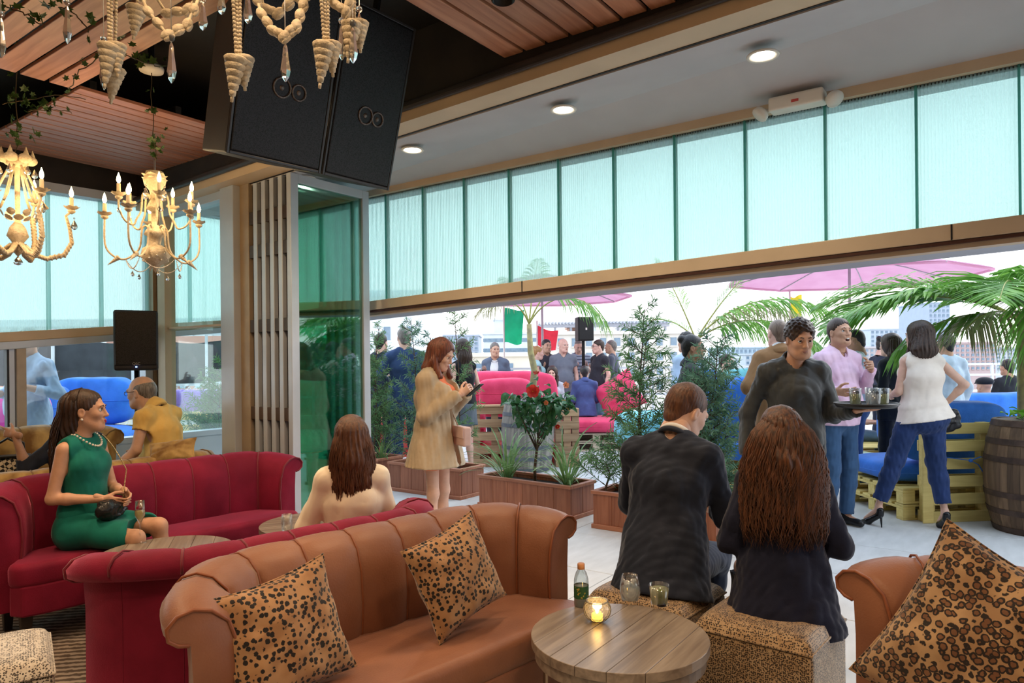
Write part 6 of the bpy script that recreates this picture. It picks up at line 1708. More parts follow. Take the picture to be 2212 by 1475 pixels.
# ---- palms
M['frond'] = leafmat('palm_leaflet', (.24, .46, .08), (.10, .27, .05), .4, .4, 4); M['frond_dry'] = leafmat('palm_leaflet_dry', (.42, .38, .20), (.25, .26, .12), .5, .35, 4); M['rachis'] = mat('palm_rachis', (.34, .33, .08), .5, (.24, .25, .06), 8); M['trunk'] = mat('palm_trunk', (.42, .36, .16), .7, (.26, .22, .12), 12, bump=.4, bscale=30)
def frond(root, p0, d, up, L, n, ll, droop, m, seed, w=.013, hang=.35, start=.15):
    r = random.Random(seed); d = V(d).normalized(); pts = []; dirs = []; p = V(p0); v = (d+V((0, 0, up))).normalized(); S = 24
    for i in range(S+1):
        pts.append(p.copy()); dirs.append(v.copy()); p = p+v*(L/S); v = (v+V((0, 0, -droop/S))).normalized()
    a = MB(); a.cur = 0; a.tube(pts, [.012*(1-.85*i/S)+.0015 for i in range(S+1)], 5)
    a.cur = 1
    for k in range(n):
        t = start+(1-start)*(k+.5)/n; i = min(S-1, int(t*S)); q = pts[i].lerp(pts[i+1], t*S-i); dv = dirs[i]
        side = dv.cross(V((0, 0, 1)));  side = side.normalized() if side.length > .05 else V((1, 0, 0))
        nrm = side.cross(dv).normalized()
        for sg in (-1, 1):
            l = ll*(math.sin(PI*min(1, .18+t*.80))**.7)*r.uniform(.85, 1.1)
            lv = (side*sg*.85+dv*(.55+.5*t)+nrm*.18+V((r.gauss(0, .05), r.gauss(0, .05), r.gauss(0, .05)))).normalized()
            m1_ = q+lv*l*.5+V((0, 0, -hang*l*.12)); m2_ = q+lv*l*.82+V((0, 0, -hang*l*.40)); e_ = q+lv*l+V((0, 0, -hang*l*.72))
            wv = dv*w
            a.add([q-wv*.4, q+wv*.4, m1_+wv, m1_-wv, m2_+wv*.7, m2_-wv*.7, e_], [(0, 1, 2, 3), (3, 2, 4, 5), (5, 4, 6)])
    o = a.build('frond', [M['rachis'], m], root)
    return o
def palm(label, base, trunk, fronds, tr=.05):
    root = thing('palm_tree', label, 'palm', base); b0 = V(base)
    q = MB(); pts = [V(t_)-b0 for t_ in trunk]; q.tube(pts, [tr*(1-.35*i/max(1, len(pts)-1)) for i in range(len(pts))], 10); q.build('trunk', M['trunk'], root, smooth=True)
    for i, f in enumerate(fronds):
        f = dict(f); p0 = V(f.pop('p'))-b0; frond(root, p0, seed=i+int(base[0]*100), m=M[f.pop('m', 'frond')], **f)
    return root
# the big palm on the right, behind the brown barrel
c = at(2205, 690, 6.7)
fr = [dict(p=c, d=(-1, .0, 0), up=.52, L=2.0, n=84, ll=.88, droop=1.12, w=.026, hang=.36),
      dict(p=c, d=(-.95, .22, 0), up=.70, L=1.8, n=76, ll=.8, droop=1.5, w=.024, hang=.5),
      dict(p=c, d=(-.2, -.8, 0), up=.9, L=1.1, n=60, ll=.75, droop=2.4, w=.022, hang=.8),
      dict(p=c, d=(.6, -.5, 0), up=.4, L=1.2, n=60, ll=.8, droop=2.2, w=.022, hang=.9),
      dict(p=c, d=(-.1, -.35, 0), up=1.6, L=1.2, n=50, ll=.7, droop=2.0, w=.022, hang=.7),
      dict(p=c, d=(-.85, .45, 0), up=.75, L=1.9, n=70, ll=.8, droop=1.2, w=.018),
      dict(p=c, d=(-.45, -.5, 0), up=.9, L=1.5, n=60, ll=.8, droop=1.5, w=.018),
      dict(p=c, d=(.25, -.75, 0), up=.75, L=1.2, n=44, ll=.75, droop=2.2, w=.018, hang=.8),
      dict(p=c, d=(.9, -.2, 0), up=.8, L=1.5, n=40, ll=.7, droop=2.0, w=.018, hang=.6),
      dict(p=c, d=(.1, .9, 0), up=1.2, L=1.3, n=36, ll=.6, droop=1.5, w=.016),
      dict(p=c, d=(-.6, -.25, 0), up=.45, L=.85, n=42, ll=.55, droop=1.2, w=.014, hang=1.2, m='frond_dry'),
      dict(p=c, d=(.5, -.6, 0), up=1.2, L=1.4, n=44, ll=.8, droop=2.6, w=.017, hang=.9),
      dict(p=c, d=(-.9, .3, 0), up=.36, L=1.15, n=40, ll=.6, droop=1.3, w=.015, hang=1.0),
      dict(p=c, d=(.3, -.3, 0), up=.6, L=.75, n=40, ll=.5, droop=1.6, w=.013, hang=1.3, m='frond_dry'),
      dict(p=c, d=(.7, .5, 0), up=.3, L=1.1, n=40, ll=.6, droop=1.9, w=.014, hang=1.1)]
palm('big green palm arching over the woman in white', V((c.x+.05, c.y+.05, 0)), [V((c.x+.05, c.y+.05, 0)), V((c.x+.02, c.y+.02, .9)), c], fr, .05)
# palm rising behind the waitress
c = at(1503, 735, 9.4)
fr = [dict(p=c, d=(-.15, .1, 0), up=2.6, L=1.25, n=30, ll=.55, droop=.35, hang=.5, w=.009, start=.3), dict(p=c, d=(.30, 0, 0), up=1.6, L=1.5, n=34, ll=.58, droop=.5, hang=.4, w=.010, start=.3),
      dict(p=c, d=(.75, -.2, 0), up=1.15, L=1.9, n=54, ll=.6, droop=1.6, hang=.9, w=.012), dict(p=c, d=(1, -.1, 0), up=.72, L=1.75, n=60, ll=.62, droop=1.5, hang=1.2, w=.012),
      dict(p=c, d=(.9, .3, 0), up=1.0, L=2.0, n=50, ll=.55, droop=1.5, hang=1.1, w=.012, m='frond_dry'), dict(p=c, d=(-.6, .5, 0), up=1.2, L=1.0, n=24, ll=.3, droop=1.5, w=.009)]
palm('slender palm with drooping fronds behind the waitress', V((c.x, c.y, 0)), [V((c.x, c.y, 0)), V((c.x, c.y, .8)), c], fr, .045)
# palm in the grey barrel
b0 = B2+V((.05, 0, .90)); c = at(1143, 700, 9.6)
fr = [dict(p=c, d=(-.35, -.3, 0), up=1.8, L=1.0, n=26, ll=.42, droop=2.4, hang=1.1, w=.009, start=.35, m='frond_dry'), dict(p=c, d=(.5, -.2, 0), up=1.6, L=1.35, n=30, ll=.5, droop=2.6, hang=1.2, w=.010, start=.35),
      dict(p=c, d=(.1, .3, 0), up=3, L=1.1, n=26, ll=.4, droop=.8, hang=.6, w=.010, start=.3), dict(p=c, d=(-.15, .2, 0), up=2.5, L=.95, n=22, ll=.36, droop=1.2, hang=.8, w=.009, start=.35),
      dict(p=c, d=(.25, 0, 0), up=2.5, L=1.2, n=24, ll=.4, droop=1.6, hang=1.1, w=.009, start=.35, m='frond_dry')]
palm('yellow stemmed palm growing out of the grey barrel', b0, [b0, at(1155, 800, 9.6), at(1146, 760, 9.6), c], fr, .055)

# ---- umbrellas, flags
M['pink_cloth'] = leafmat('pink_canvas', (.66, .34, .48), (.62, .30, .44), .8, .4, 3); M['pole_wood'] = mat('grey_pole', (.45, .45, .46), .5, (.38, .38, .4), 8)
def umbrella(label, c, R, zr, zt, sides=8, rot=.2):
    root = thing('parasol', label, 'parasol', (c[0], c[1], 0), rot)
    for k in range(sides):
        a0, a1 = 2*PI*k/sides, 2*PI*(k+1)/sides; q = MB()
        def fn(u, v):
            a = a0+(a1-a0)*u; e = R*v*(1-.05*math.sin(PI*u)*v); return (e*math.cos(a), e*math.sin(a), zt-(zt-zr)*v**1.25)
        q.grid(fn, 7, 7); q.build('canopy_panel', M['pink_cloth'], root, smooth=True)
        q = MB(); q.tube([(0, 0, zt-.05), (R*.55*math.cos(a0), R*.55*math.sin(a0), zt-(zt-zr)*.47-.03), (R*math.cos(a0), R*math.sin(a0), zr-.01)], .010, 6); q.build('rib', M['pole_wood'], root, smooth=True)
        q = MB()
        q.add([(R*math.cos(a0), R*math.sin(a0), zr), (R*math.cos(a1), R*math.sin(a1), zr), (R*math.cos(a1), R*math.sin(a1), zr-.04), (R*math.cos(a0), R*math.sin(a0), zr-.04)], [(0, 1, 2, 3)]); q.build('valance', M['pink_cloth'], root)
    q = MB(); q.tube([(0, 0, 0.04), (0, 0, zt+.05)], .024, 10); q.build('pole', M['pole_wood'], root, smooth=True)
    q = MB(); q.lathe([(.28, 0), (.28, .05), (.06, .07), (.05, .25)], 24); q.build('base', M['grey_beam'], root)
umbrella('wide pink parasol over the terrace behind the laughing man', (5.65, 11.6), 2.0, 2.83, 3.25)
umbrella('pink parasol beyond the grey barrel and its palm', (.6, 13.6), 1.75, 2.72, 3.2, rot=.5)
def flag(label, px, py0, py1, d, w, col, pole_px, seed=0, skew=0.):
    p = at(px, py0, d); hgt = (py1-py0)*d/F; q = at(pole_px, py0, d); root = thing('flag', label, 'flag', (q.x, q.y, 0)); s = 1 if p.x >= q.x else -1
    mb = MB(); mb.grid(lambda u, v: (s*u*w*(1-.15*v), .06*math.sin(u*7+v*2+seed)*u, p.z-(1-v)*0-v*hgt-u*skew*hgt+.03*math.sin(u*5+seed)), 14, 10); mb.build('cloth', leafmat('flag_cloth_%d' % seed, col, tuple(x*.85 for x in col), .7, .4), root, smooth=True)
    mb = MB(); mb.tube([(0, 0, 0), (0, 0, p.z+.12)], .018, 8); mb.build('pole', M['white'], root, smooth=True)
flag('green flag on a white pole beyond the grey barrel', 1088, 668, 742, 14.2, .42, (.02, .55, .25), 1088, 1)
flag('red flag blowing above the bald man', 1160, 705, 748, 14.6, .45, (.80, .05, .08), 1160, 2, .25)
flag('tall yellow feather flag behind the brown blazer man', 1706, 640, 700, 13.5, .22, (.85, .72, .05), 1706, 3)

# ---- railing at the edge of the terrace
def railing(label, p0, p1, h, n, name='railing', rails=(.55, .82, 1.)):
    p0, p1 = V(p0), V(p1); L = (p1-p0).length; root = thing(name, label, 'railing', p0, math.atan2(p1.y-p0.y, p1.x-p0.x))
    for k in range(n+1): q = MB(); q.box(L*k/n-.025, L*k/n+.025, -.02, .02, 0, h); q.build('post', M['steel_w'], root)
    for f in rails: q = MB(); q.box(0, L, -.022, .022, h*f-.025, h*f+.02); q.build('rail', M['steel_w'], root)
    return root
M['steel_w'] = mat('pale_steel_paint', (.62, .66, .70), .4, (.56, .6, .64), 6, metal=.2)
railing('pale steel railing along the far edge of the terrace', (-14, 15.6, 0), (16.5, 15.6, 0), 1.32, 16)
q = MB(); q.box(-14, 16.5, 15.72, 15.9, -.3, .30); o = q.build('parapet', mat('parapet_stone', (.62, .58, .5), .8), None); struct(o)
# left side: dark mesh fence with white frame
lf_ = railing('white pipe fence with dark mesh screen outside the left window', (-8.8, 11.2, 0), (-3.4, 13.6, 0), 2.05, 5, 'mesh_fence', (.55, 1.0))
L_ = V((5.4, 2.4, 0)).length; q = MB(); q.grid(lambda u, v: (u*L_, .03+.03*math.sin(u*60), 1.15+v*.75+.03*math.sin(u*31)), 60, 3); q.build('mesh_screen', mat('dark_screen', (.05, .055, .065), .8, (.03, .033, .04), 3), lf_)
q = MB()
for k in range(60):
    x = L_*k/60; q.tube([(x, 0, .1), (x+.5, 0, 1.1)], .006, 3); q.tube([(x+.5, 0, .1), (x, 0, 1.1)], .006, 3)
tag(q.build('chain_link', M['steel_w'], lf_), kind='stuff')

# ---- outdoor loudspeaker on its post
p = at(1266, 710, 12.9); root = thing('post_speaker', 'black loudspeaker on a tall post above the guests', 'speaker', (p.x, p.y, 0), .3)
q = MB(); q.prism([(-.16, 0), (.16, 0), (.11, .28), (-.11, .28)], p.z-.22, p.z+.22); q.build('cabinet', M['spk'], root, bevel=.015)
q = MB(); q.box(-.14, .14, -.012, .002, p.z-.20, p.z+.20); q.build('grille', M['grille'], root)
q = MB(); q.tube([(0, .14, 0), (0, .14, p.z-.2)], .03, 10); q.build('post', M['black'], root)
q = MB(); q.box(-.015, .015, -.016, -.010, p.z-.02, p.z+.02); q.build('badge', M['white'], root)

# ---- the city; distance haze is put into the pale blue wall colours
gq = MB(); gq.box(-400, 400, 20, 500, -26, -25); struct(gq.build('ground', mat('city_ground', (.30, .33, .33), .9, (.2, .24, .22), .02)))
M['pane'] = mat('city_window', (.16, .24, .32), .15, (.10, .17, .24), 2, spec=.8)
BT = {}
def building(label, x0, x1, ytop, d, col, rows=0, cols=0, win=.55, depth=14, ybot=None, col2=None, sill=None, z0=-25, band=False, name='building', wmat=None):
    p, q_ = at(x0, ytop, d), at(x1, ytop, d); w = q_.x-p.x; zt = (p.z+q_.z)/2; root = thing(name, label, 'building', (p.x, d, z0)); hh = zt-z0; BT[label[:12]] = zt+.35
    wall = mat('wall_%s_%d_%d' % (name, x0, d), col, .85, col2 or tuple(c_*.93 for c_ in col), .8)
    b_ = MB(); b_.box(0, w, 0, depth, 0, hh); b_.build('walls', wall, root)
    r_ = MB(); r_.box(-.2, w+.2, -.2, depth+.2, hh, hh+.35); r_.build('roof_edge', wall, root)
    if rows:
        vis = zt-(at(x0, ybot or 845, d).z); ph = vis/rows; pw_ = w/cols; wm = MB()
        wm.box(0, pw_*win, -.10, .15, 0, ph*.55); w0 = wm.build('window', wmat or M['pane'], root); fst = True; fw_ = None
        fm = MB(); fm.box(-.08, pw_*win+.08, -.16, .1, -.12, 0); f0 = fm.build('sill', wall, w0)
        for i in range(rows):
            for j in range(cols):
                loc = (pw_*(j+(1-win)/2), 0, hh-ph*(i+.80))
                if fst: w0.location = loc; fst = False
                else: inst(f0, inst(w0, root, loc))
    if band:
        vis = zt-(at(x0, ybot or 845, d).z)
        for i in range(band): b_ = MB(); b_.box(-.05, w+.05, -.12, .1, hh-vis*(i+.75)/band, hh-vis*(i+.40)/band); b_.build('window_band', wmat or M['pane'], root)
    return root
building('pale blue white building wall beyond the left end of the railing', 720, 905, 640, 42, (.66, .72, .78), 3, 4, .3, ybot=800)
building('grey block with a window grid beside the pale layered building', 955, 1034, 726, 150, (.42, .46, .54), 6, 7, .5, ybot=790)
building('pale layered building with blue window bands and a roof tower', 1044, 1160, 722, 120, (.62, .68, .74), band=5, ybot=830)
building('square roof tower above the layered building', 1067, 1090, 692, 124, (.55, .60, .66), z0=BT['pale layered'], depth=5)
bb_ = building('wide beige apartment building under the roof pergola', 1196, 1470, 722, 70, (.60, .57, .53), 4, 9, .42, ybot=850)
building('orange brick stair tower on the roof of the beige apartments', 1229, 1251, 709, 72, (.58, .36, .28), z0=BT['wide beige a'], depth=3)
building('white rooftop wall under the pergola', 1340, 1420, 706, 77, (.70, .72, .74), 1, 4, .6, ybot=722, z0=BT['wide beige a'], depth=4)
pg = thing('roof_pergola', 'blue grey steel pergola on the roof of the beige apartments', 'pergola', V((at(1165, 722, 71).x, 71, BT['wide beige a']))); p0 = V((at(1165, 722, 71).x, 71, BT['wide beige a']))
for k in range(9): x = at(1165+34*k, 702, 71)-p0; q = MB(); q.box(x.x-.12, x.x+.12, -.1, .1, 0, x.z); q.build('post', M['grey_beam'], pg)
x1 = at(1445, 702, 71)-p0; q = MB(); q.box(0, x1.x, -.3, .3, x1.z-.15, x1.z+.18); q.build('beam', M['grey_beam'], pg)
for k in range(40): x = x1.x*k/39; q = MB() if k == 0 else q; q.box(x-.08, x+.08, -1.2, 1.2, x1.z+.18, x1.z+.4)
tag(q.build('purlins', M['grey_beam'], pg), kind='stuff')
ch = thing('chimney_pipe', 'tall steel chimney pipe above the beige apartments', 'chimney', V((at(1283, 722, 75).x, 75, BT['wide beige a']))); t_ = V((0, 0, at(1283, 652, 75).z-BT['wide beige a']))
q = MB(); q.lathe([(.28, 0), (.28, t_.z*.55), (.36, t_.z*.55), (.36, t_.z*.6), (.26, t_.z*.6), (.26, t_.z*.94), (.36, t_.z*.94), (.36, t_.z)], 14); q.build('pipe', M['steel_w'], ch, smooth=False)
building('low beige wall building with one tall window behind the palm', 1000, 1200, 770, 60, (.66, .60, .50), 1, 3, .25, ybot=830)
building('blue grey hillside blocks behind the drooping palm', 1560, 1690, 752, 190, (.40, .50, .58), 4, 14, .5, ybot=800)
building('long low housing block far off behind the brown blazer', 1610, 1800, 766, 160, (.48, .54, .60), 3, 18, .5, ybot=800)
building('tall blue grey tower beyond the big palm', 2006, 2052, 655, 180, (.40, .47, .58), 12, 5, .5, ybot=780)
building('stepped pale tower left of the tall blue grey tower', 1880, 1960, 712, 210, (.52, .58, .66), 8, 8, .5, ybot=790)
building('red brick slab block far off under the palm fronds', 2052, 2150, 742, 140, (.50, .38, .38), 6, 9, .5, ybot=800)
building('pale distant block at the end of the skyline', 2140, 2300, 752, 170, (.55, .58, .63), 6, 14, .5, ybot=800)
building('low brick terrace houses along the skyline', 1790, 2010, 752, 130, (.48, .44, .46), 5, 20, .45, ybot=800)
building('far grey skyline block behind the waitress', 1440, 1600, 775, 110, (.5, .56, .6), 2, 12, .5, ybot=800)
# seen through the left windows
brick = (.42, .24, .20)
building('red brick building with tall windows seen through the corner window', 250, 640, 748, 24, brick, 2, 12, .35, ybot=850, z0=-8, depth=6, wmat=mat('tall_pane', (.30, .42, .50), .2))
building('white upper building with louvred walls behind the brick building', -200, 640, 705, 34, (.66, .70, .74), 2, 20, .3, ybot=760, z0=-8, depth=5)
building('brown brick wall behind the mesh fence', -300, 228, 766, 23, brick, 0, 0, z0=-8, depth=.8)

# ================================================================== PEOPLE
SK = dict(fair=skin('fair', (.72, .45, .34)), tan=skin('tan', (.56, .31, .20)), olive=skin('olive', (.60, .36, .25)), brown=skin('brown', (.40, .21, .13)), pink=skin('pink', (.74, .46, .37)))
HR = dict(black=hairmat('black', (.012, .010, .011), (.03, .026, .026)), dark=hairmat('dark_brown', (.05, .024, .014), (.022, .012, .008)), brown=hairmat('brown', (.13, .055, .028), (.05, .02, .012)), auburn=hairmat('auburn', (.125, .048, .022), (.032, .014, .009)),
          red=hairmat('red_brown', (.20, .06, .03), (.08, .025, .015)), grey=hairmat('grey', (.22, .20, .18), (.10, .09, .08)), blond=hairmat('blond', (.45, .27, .10), (.28, .15, .06)), buzz=hairmat('buzz', (.20, .14, .10), (.12, .08, .06)))
leather = mat('black_leather_shoe', (.015, .014, .015), .35); tanshoe = mat('brown_shoe', (.14, .07, .03), .45)
def spot(px, d, z=0.): return V(((px-CX)/F*d, d, z))
def bent(J, n, wr=(.02, .22, -.20), el=(.07, -.03, -.27)):
    sg = 1 if n == 'R' else -1; return arms(J, n, (sg*el[0], el[1], el[2]), (sg*wr[0], wr[1], wr[2]))
def mane(L, w=.085, fr=.0, sides=True, gr=.004, wave=.0, fwd_=0., seed=0, vx=None, back=-.045):
    "hair that falls from the crown: L metres below the head centre"
    def fn(J, Mh, vox):
        c = J['head']; s = .97; v = vx or max(.006, vox*.6)
        f = Field((c.x-.22, c.y-.26, c.z-L-.06), (c.x+.22, c.y+.20, c.z+.16), v)
        B = Mh @ V((0, back, .03)); f.cone(B, c+V((0, back-.03, -.10)), .088, w, .0)
        f.ocone(c+V((0, back-.03, -.09)), c+V((0, back-.05+fwd_*.5, -L*.62)), (w*1.02, w*.72), (w*1.18, w*.55), (1, 0, 0), .04)
        f.ocone(c+V((0, back-.05+fwd_*.5, -L*.60)), c+V((0, back-.04+fwd_, -L)), (w*1.15, w*.52), (w*.62, w*.26), (1, 0, 0), .04)
        if sides:
            for sg in (-1, 1):
                a = Mh @ V((sg*.068, .005, .03)); b = Mh @ V((sg*.080, .000, -.06)); e = c+V((sg*(w+.005), .01+fr, -min(L, .30)))
                f.cone(a, b, .022, .026, .02); f.cone(b, e, .028, .022, .02)
        q = Mh @ V((0, .125, -.035)); f.ell(q, (.068, .085, .085), .012, R=Mh.to_3x3().normalized(), sub=True)
        r = np.random.default_rng(seed); ph = r.uniform(0, 6.28, 4)
        f.warp(lambda x, y, z: gr*(np.sin(np.arctan2(x-c.x, y-c.y+.03)*26+1.5*np.sin(z*26+ph[3])+ph[0])+.5*np.sin(np.arctan2(x-c.x, y-c.y+.02)*45+1.5*np.sin(z*26+ph[3])+ph[1]))+wave*.02*np.sin(z*45+x*30+ph[2]))
        return f.arrays(0)
    return fn
def strands(root, J, Mh, m, n, L, w, seed, r0=.0022, wave=.012, back=.02):
    "loose locks over the mane, one mesh"
    r = random.Random(seed); c = J['head']; mb = MB()
    for k in range(n):
        a = r.uniform(-PI*.98, PI*.02)-PI*.02; a = r.uniform(PI*1.02, PI*1.98); cx, sy = math.cos(a), math.sin(a); l = L*r.uniform(.62, 1.08); ph = r.uniform(0, 6.3)
        pts = []
        for i in range(11):
            t = i/10
            if t < .25: q = Mh @ V((cx*.088*math.sin(t/.25*PI*.5), -.02+sy*.100*math.sin(t/.25*PI*.5), .045+.092*math.cos(t/.25*PI*.5)))
            else:
                u = (t-.25)/.75; rad = .86+.42*math.sin(u*PI*.72)-.16*u*u; q = c+V((cx*w*1.12*rad+wave*math.sin(u*9+ph)*u, -.055+sy*w*.78*rad-back*u+wave*math.cos(u*7+ph)*u*.5, .045-l*u))
            pts.append(q)
        mb.tube(pts, [r0*.6]+[r0*1.25]*8+[r0*.8, r0*.2], 4)
    hb_ = [c_ for c_ in root.children if c_.name.startswith('hair')]; mb.build('hair_strands', m, hb_[0] if hb_ else root, smooth=True)
POS = {}
# ---------- 1 the woman in green
J = sit(1.66, True, .47, .0); arms(J, 'R', (.055, -.03, -.27), (-.05, .20, -.285)); arms(J, 'L', (-.03, .06, -.265), (.10, .25, -.27))
J['knR'] = V((.09, .40, .52)); J['knL'] = V((-.08, .42, .55)); J['anR'] = V((.08, .46, .09)); J['anL'] = V((-.10, .48, .09)); J['hdR'] = (-.45, .8, -.35); J['hdL'] = (.5, .75, -.3)
green = cloth('green_knit', (.008, .17, .135), (.005, .115, .09), .8); loc = V((-2.515, 4.07, 0)); th = -1.72
gw, Mh = person('woman in sleeveless green dress with pearls holding a black bag', loc, th, J, SK['tan'], True,
    [top('dress', green, True, .008, sleeve=0, hem=.06, tank=True, neck=.050, folds=.0025, bust=.72, collar=(green, .035)), skirt('skirt', green, .78, o=.010, seated=True, folds=.004)],
    hair=('side', HR['dark']), head_yaw=-.42, head_pitch=-.02, vox=.008, handR=('rel', (0, .2, 1)), handL=('rel', (0, .2, 1)), lips=M['lip_red'], extra_hair=mane(.38, .092, .02, sides=False, gr=.004, fwd_=-.05, seed=1, back=-.055), hs=1.06)
strands(gw, J, Mh, HR['dark'], 320, .40, .095, 3, .0024, .02, .06)
mb = MB(); nk = lerp(J['neck'], J['chest'], .10)
for k in range(34):
    a = 2*PI*k/34; mb.ball(nk+V((.078*math.cos(a), .020+.090*math.sin(a), .034-.070*max(0, math.sin(a))**1.3-.004)), .0068, 8, 6)
o = mb.build('pearl_necklace', M['pearl'], gw, smooth=True)
mb = MB()
for sg in (-1, 1): mb.ball(Mh @ V((sg*.082, -.002, -.045)), .0075, 8, 6)
mb.build('earrings', M['pearl'], gw, smooth=True)
mb = MB(); f_ = Field((-.12, -.1, -.09), (.12, .1, .09), .006); f_.ell((0, 0, 0), (.10, .055, .065), 0); f_.warp(wob(.008, 60, 4)); bagp = gw.matrix_world if False else None
R_ = Matrix.Translation(loc) @ Rz(th); bp_ = R_ @ (J['wrR']+V((-.02, .035, -.06)))
b_ = thing('handbag', 'small black quilted handbag in the lap of the woman in green', 'bag', bp_, th); fmesh(f_, 'pouch', mat('black_patent', (.012, .013, .015), .25), b_)
mb = MB(); s_ = R_ @ (J['shL']+V((.03, .05, .06)))-bp_; s_ = Rz(-th) @ s_; m0 = V((-.06, .03, .05))
beads(mb, m0, m0.lerp(s_, .5)+V((0, .09, -.02)), .0, .0042); beads(mb, m0.lerp(s_, .5)+V((0, .09, -.02)), s_, -.02, .0042); mb.build('chain_strap', mat('gold_chain', (.55, .42, .22), .3, metal=.9), b_, smooth=True)
mb = MB(); mb.tube([(-.10, 0, .0), (-.115, 0, .02), (-.11, 0, .045)], .005, 6); mb.build('clasp', mat('gold_clasp', (.6, .42, .18), .25, metal=1.), b_, smooth=True)

# ---------- 2 the man in yellow
J = sit(1.78, False, .52, .30); J['head'] += V((0, .055, -.02)); J['neck'] += V((0, .02, 0)); arms(J, 'L', (-.07, .02, -.25), (-.16, .20, -.46)); arms(J, 'R', (.05, .08, -.26), (.0, .26, -.34))
for n_ in 'RL': J['kn'+n_].y = .30; J['an'+n_].y = .26
yel = cloth('yellow_polo', (.78, .53, .17), (.66, .42, .12), .85)
person('man in yellow polo shirt and black glasses leaning on the gold sofa', V((-2.73, 5.58, 0)), 1.40, J, SK['olive'], False,
    [top('polo_shirt', yel, False, .016, sleeve=.72, hem=.10, belly=.06, folds=.005, collar=(yel, .045), neck=.060), bottom('trousers', cloth('black_trousers', (.02, .02, .022)))], hair=('bald', HR['grey']), head_yaw=-.05, head_pitch=.12, vox=.010, glasses=M['spectacle'], handL=('grip', (0, 1, .3)), handR=('grip', None), hs=1.05)
# ---------- 3 the woman in the cream blazer
J = sit(1.60, True, .365, .04); bent(J, 'L', (-.06, .26, -.20), (.10, .05, -.25)); bent(J, 'R', (.02, .24, -.20), (.07, .05, -.25))
bl = cloth('cream_blazer', (.84, .74, .60), (.76, .66, .52), .8, .15)
bw, Mh = person('woman with long brown hair in a cream blazer seen from behind', V((-.83, 3.58, 0)), .30, J, SK['fair'], True,
    [top('blazer', bl, True, .018, sleeve=1.95, hem=.10, folds=.005, fs=44, neck=.05, collar=(bl, .035), sl_o=.018, drape=.4), bottom('trousers', cloth('sage_trousers', (.16, .20, .17)), fem=True)], hair=('long', HR['brown']), vox=.008, extra_hair=mane(.34, .078, 0, False, .0035, seed=2), hs=1.02)
strands(bw, J, Mh, HR['brown'], 420, .36, .082, 5, .0026)
# ---------- 4 the man in the dark suit
J = sit(1.84, False, .45, .26); J['head'] += V((.045, .06, -.02)); J['neck'] += V((.015, .02, 0)); bent(J, 'L', (-.02, .25, -.30), (.06, .10, -.27)); bent(J, 'R', (.0, .24, -.30), (.08, .08, -.29))
J['knR'] = V((.15, .40, .50)); J['anR'] = V((.06, .46, .09)); J['anL'] = V((-.16, .44, .09))
suit = cloth('charcoal_suit', (.020, .026, .046), (.013, .018, .033), .75, .12)
sm_, Mh = person('man in a dark suit on a leopard ottoman looking down', V((.70, 3.25, 0)), -.50, J, SK['fair'], False,
    [top('shirt', cloth('white_shirt', (.72, .72, .72)), False, .006, sleeve=.2, hem=.02, folds=0, neck=.050), top('jacket', suit, False, .022, sleeve=1.95, hem=.17, flare=.03, folds=.007, neck=.060, hw=1.05), bottom('trousers', cloth('navy_suit_trousers', (.035, .045, .075)), s=1.08), shoes(leather)],
    hair=('short', HR['brown']), head_yaw=.62, head_pitch=.50, vox=.009, handR=('grip', None), handL=('grip', None), hs=1.04)
up4 = (J['head']-J['neck']).normalized(); c4 = J['neck']+up4*.022; x4 = V((1, 0, 0)); y4 = up4.cross(x4).normalized(); x4 = y4.cross(up4)
for r4, h4, nm4, m4 in ((.068, .012, 'shirt_collar', M['cloth_white_shirt']), (.076, -.014, 'jacket_collar', suit)):
    q = MB(); q.tube([c4+up4*h4+(x4*math.cos(a)+y4*math.sin(a))*r4*1.02 for a in [2*PI*k/36 for k in range(37)]], .012, 8, cap=False, flat=1.3); q.build(nm4, m4, sm_, smooth=True)
# ---------- 5 the woman with auburn hair
J = sit(1.58, True, .44, .03); bent(J, 'L', (-.03, .22, -.24), (.09, .04, -.26)); bent(J, 'R', (.03, .22, -.24), (.10, .04, -.26))
card = cloth('navy_cardigan', (.014, .017, .038), (.009, .011, .026), .9, .2)
aw, Mh = person('woman with long auburn hair in a navy cardigan on a leopard ottoman', V((1.135, 2.93, 0)), -.22, J, SK['fair'], True,
    [top('cardigan', card, True, .026, sleeve=1.98, hem=.20, flare=.055, folds=.008, neck=.052, hw=1.10, sl_o=.020), bottom('trousers', cloth('dark_trousers', (.02, .02, .03)), fem=True, waist=-.06, s=.92), shoes(leather)], hair=('long', HR['auburn']), vox=.009, extra_hair=mane(.44, .108, 0, False, .005, .15, seed=4, vx=.007), hs=1.06, head_yaw=-.1, handR=('grip', None))
strands(aw, J, Mh, HR['auburn'], 1300, .465, .118, 6, .0025, .034)
# ---------- 6 the pointing guest
J = sit(1.66, True, .40, -.25); arms(J, 'L', (-.15, .10, -.15), (-.22, .09, .09)); J['hdL'] = (-.55, .8, .22)
for n_ in 'RL': J['kn'+n_].y = .30; J['an'+n_].y = .26
navy2 = cloth('navy_jacket', (.03, .036, .055))
person('guest in dark navy jacket pointing with one hand on the gold sofa', V((-3.25, 5.10, 0)), .93, J, SK['tan'], True, [top('jacket', navy2, True, .02, sleeve=1.25, hem=.05, folds=.006), bottom('trousers', cloth('navy_trousers2', (.03, .04, .07)))], hair=('short', HR['dark']), vox=.012, handL=('point', (0, 0, 1)))
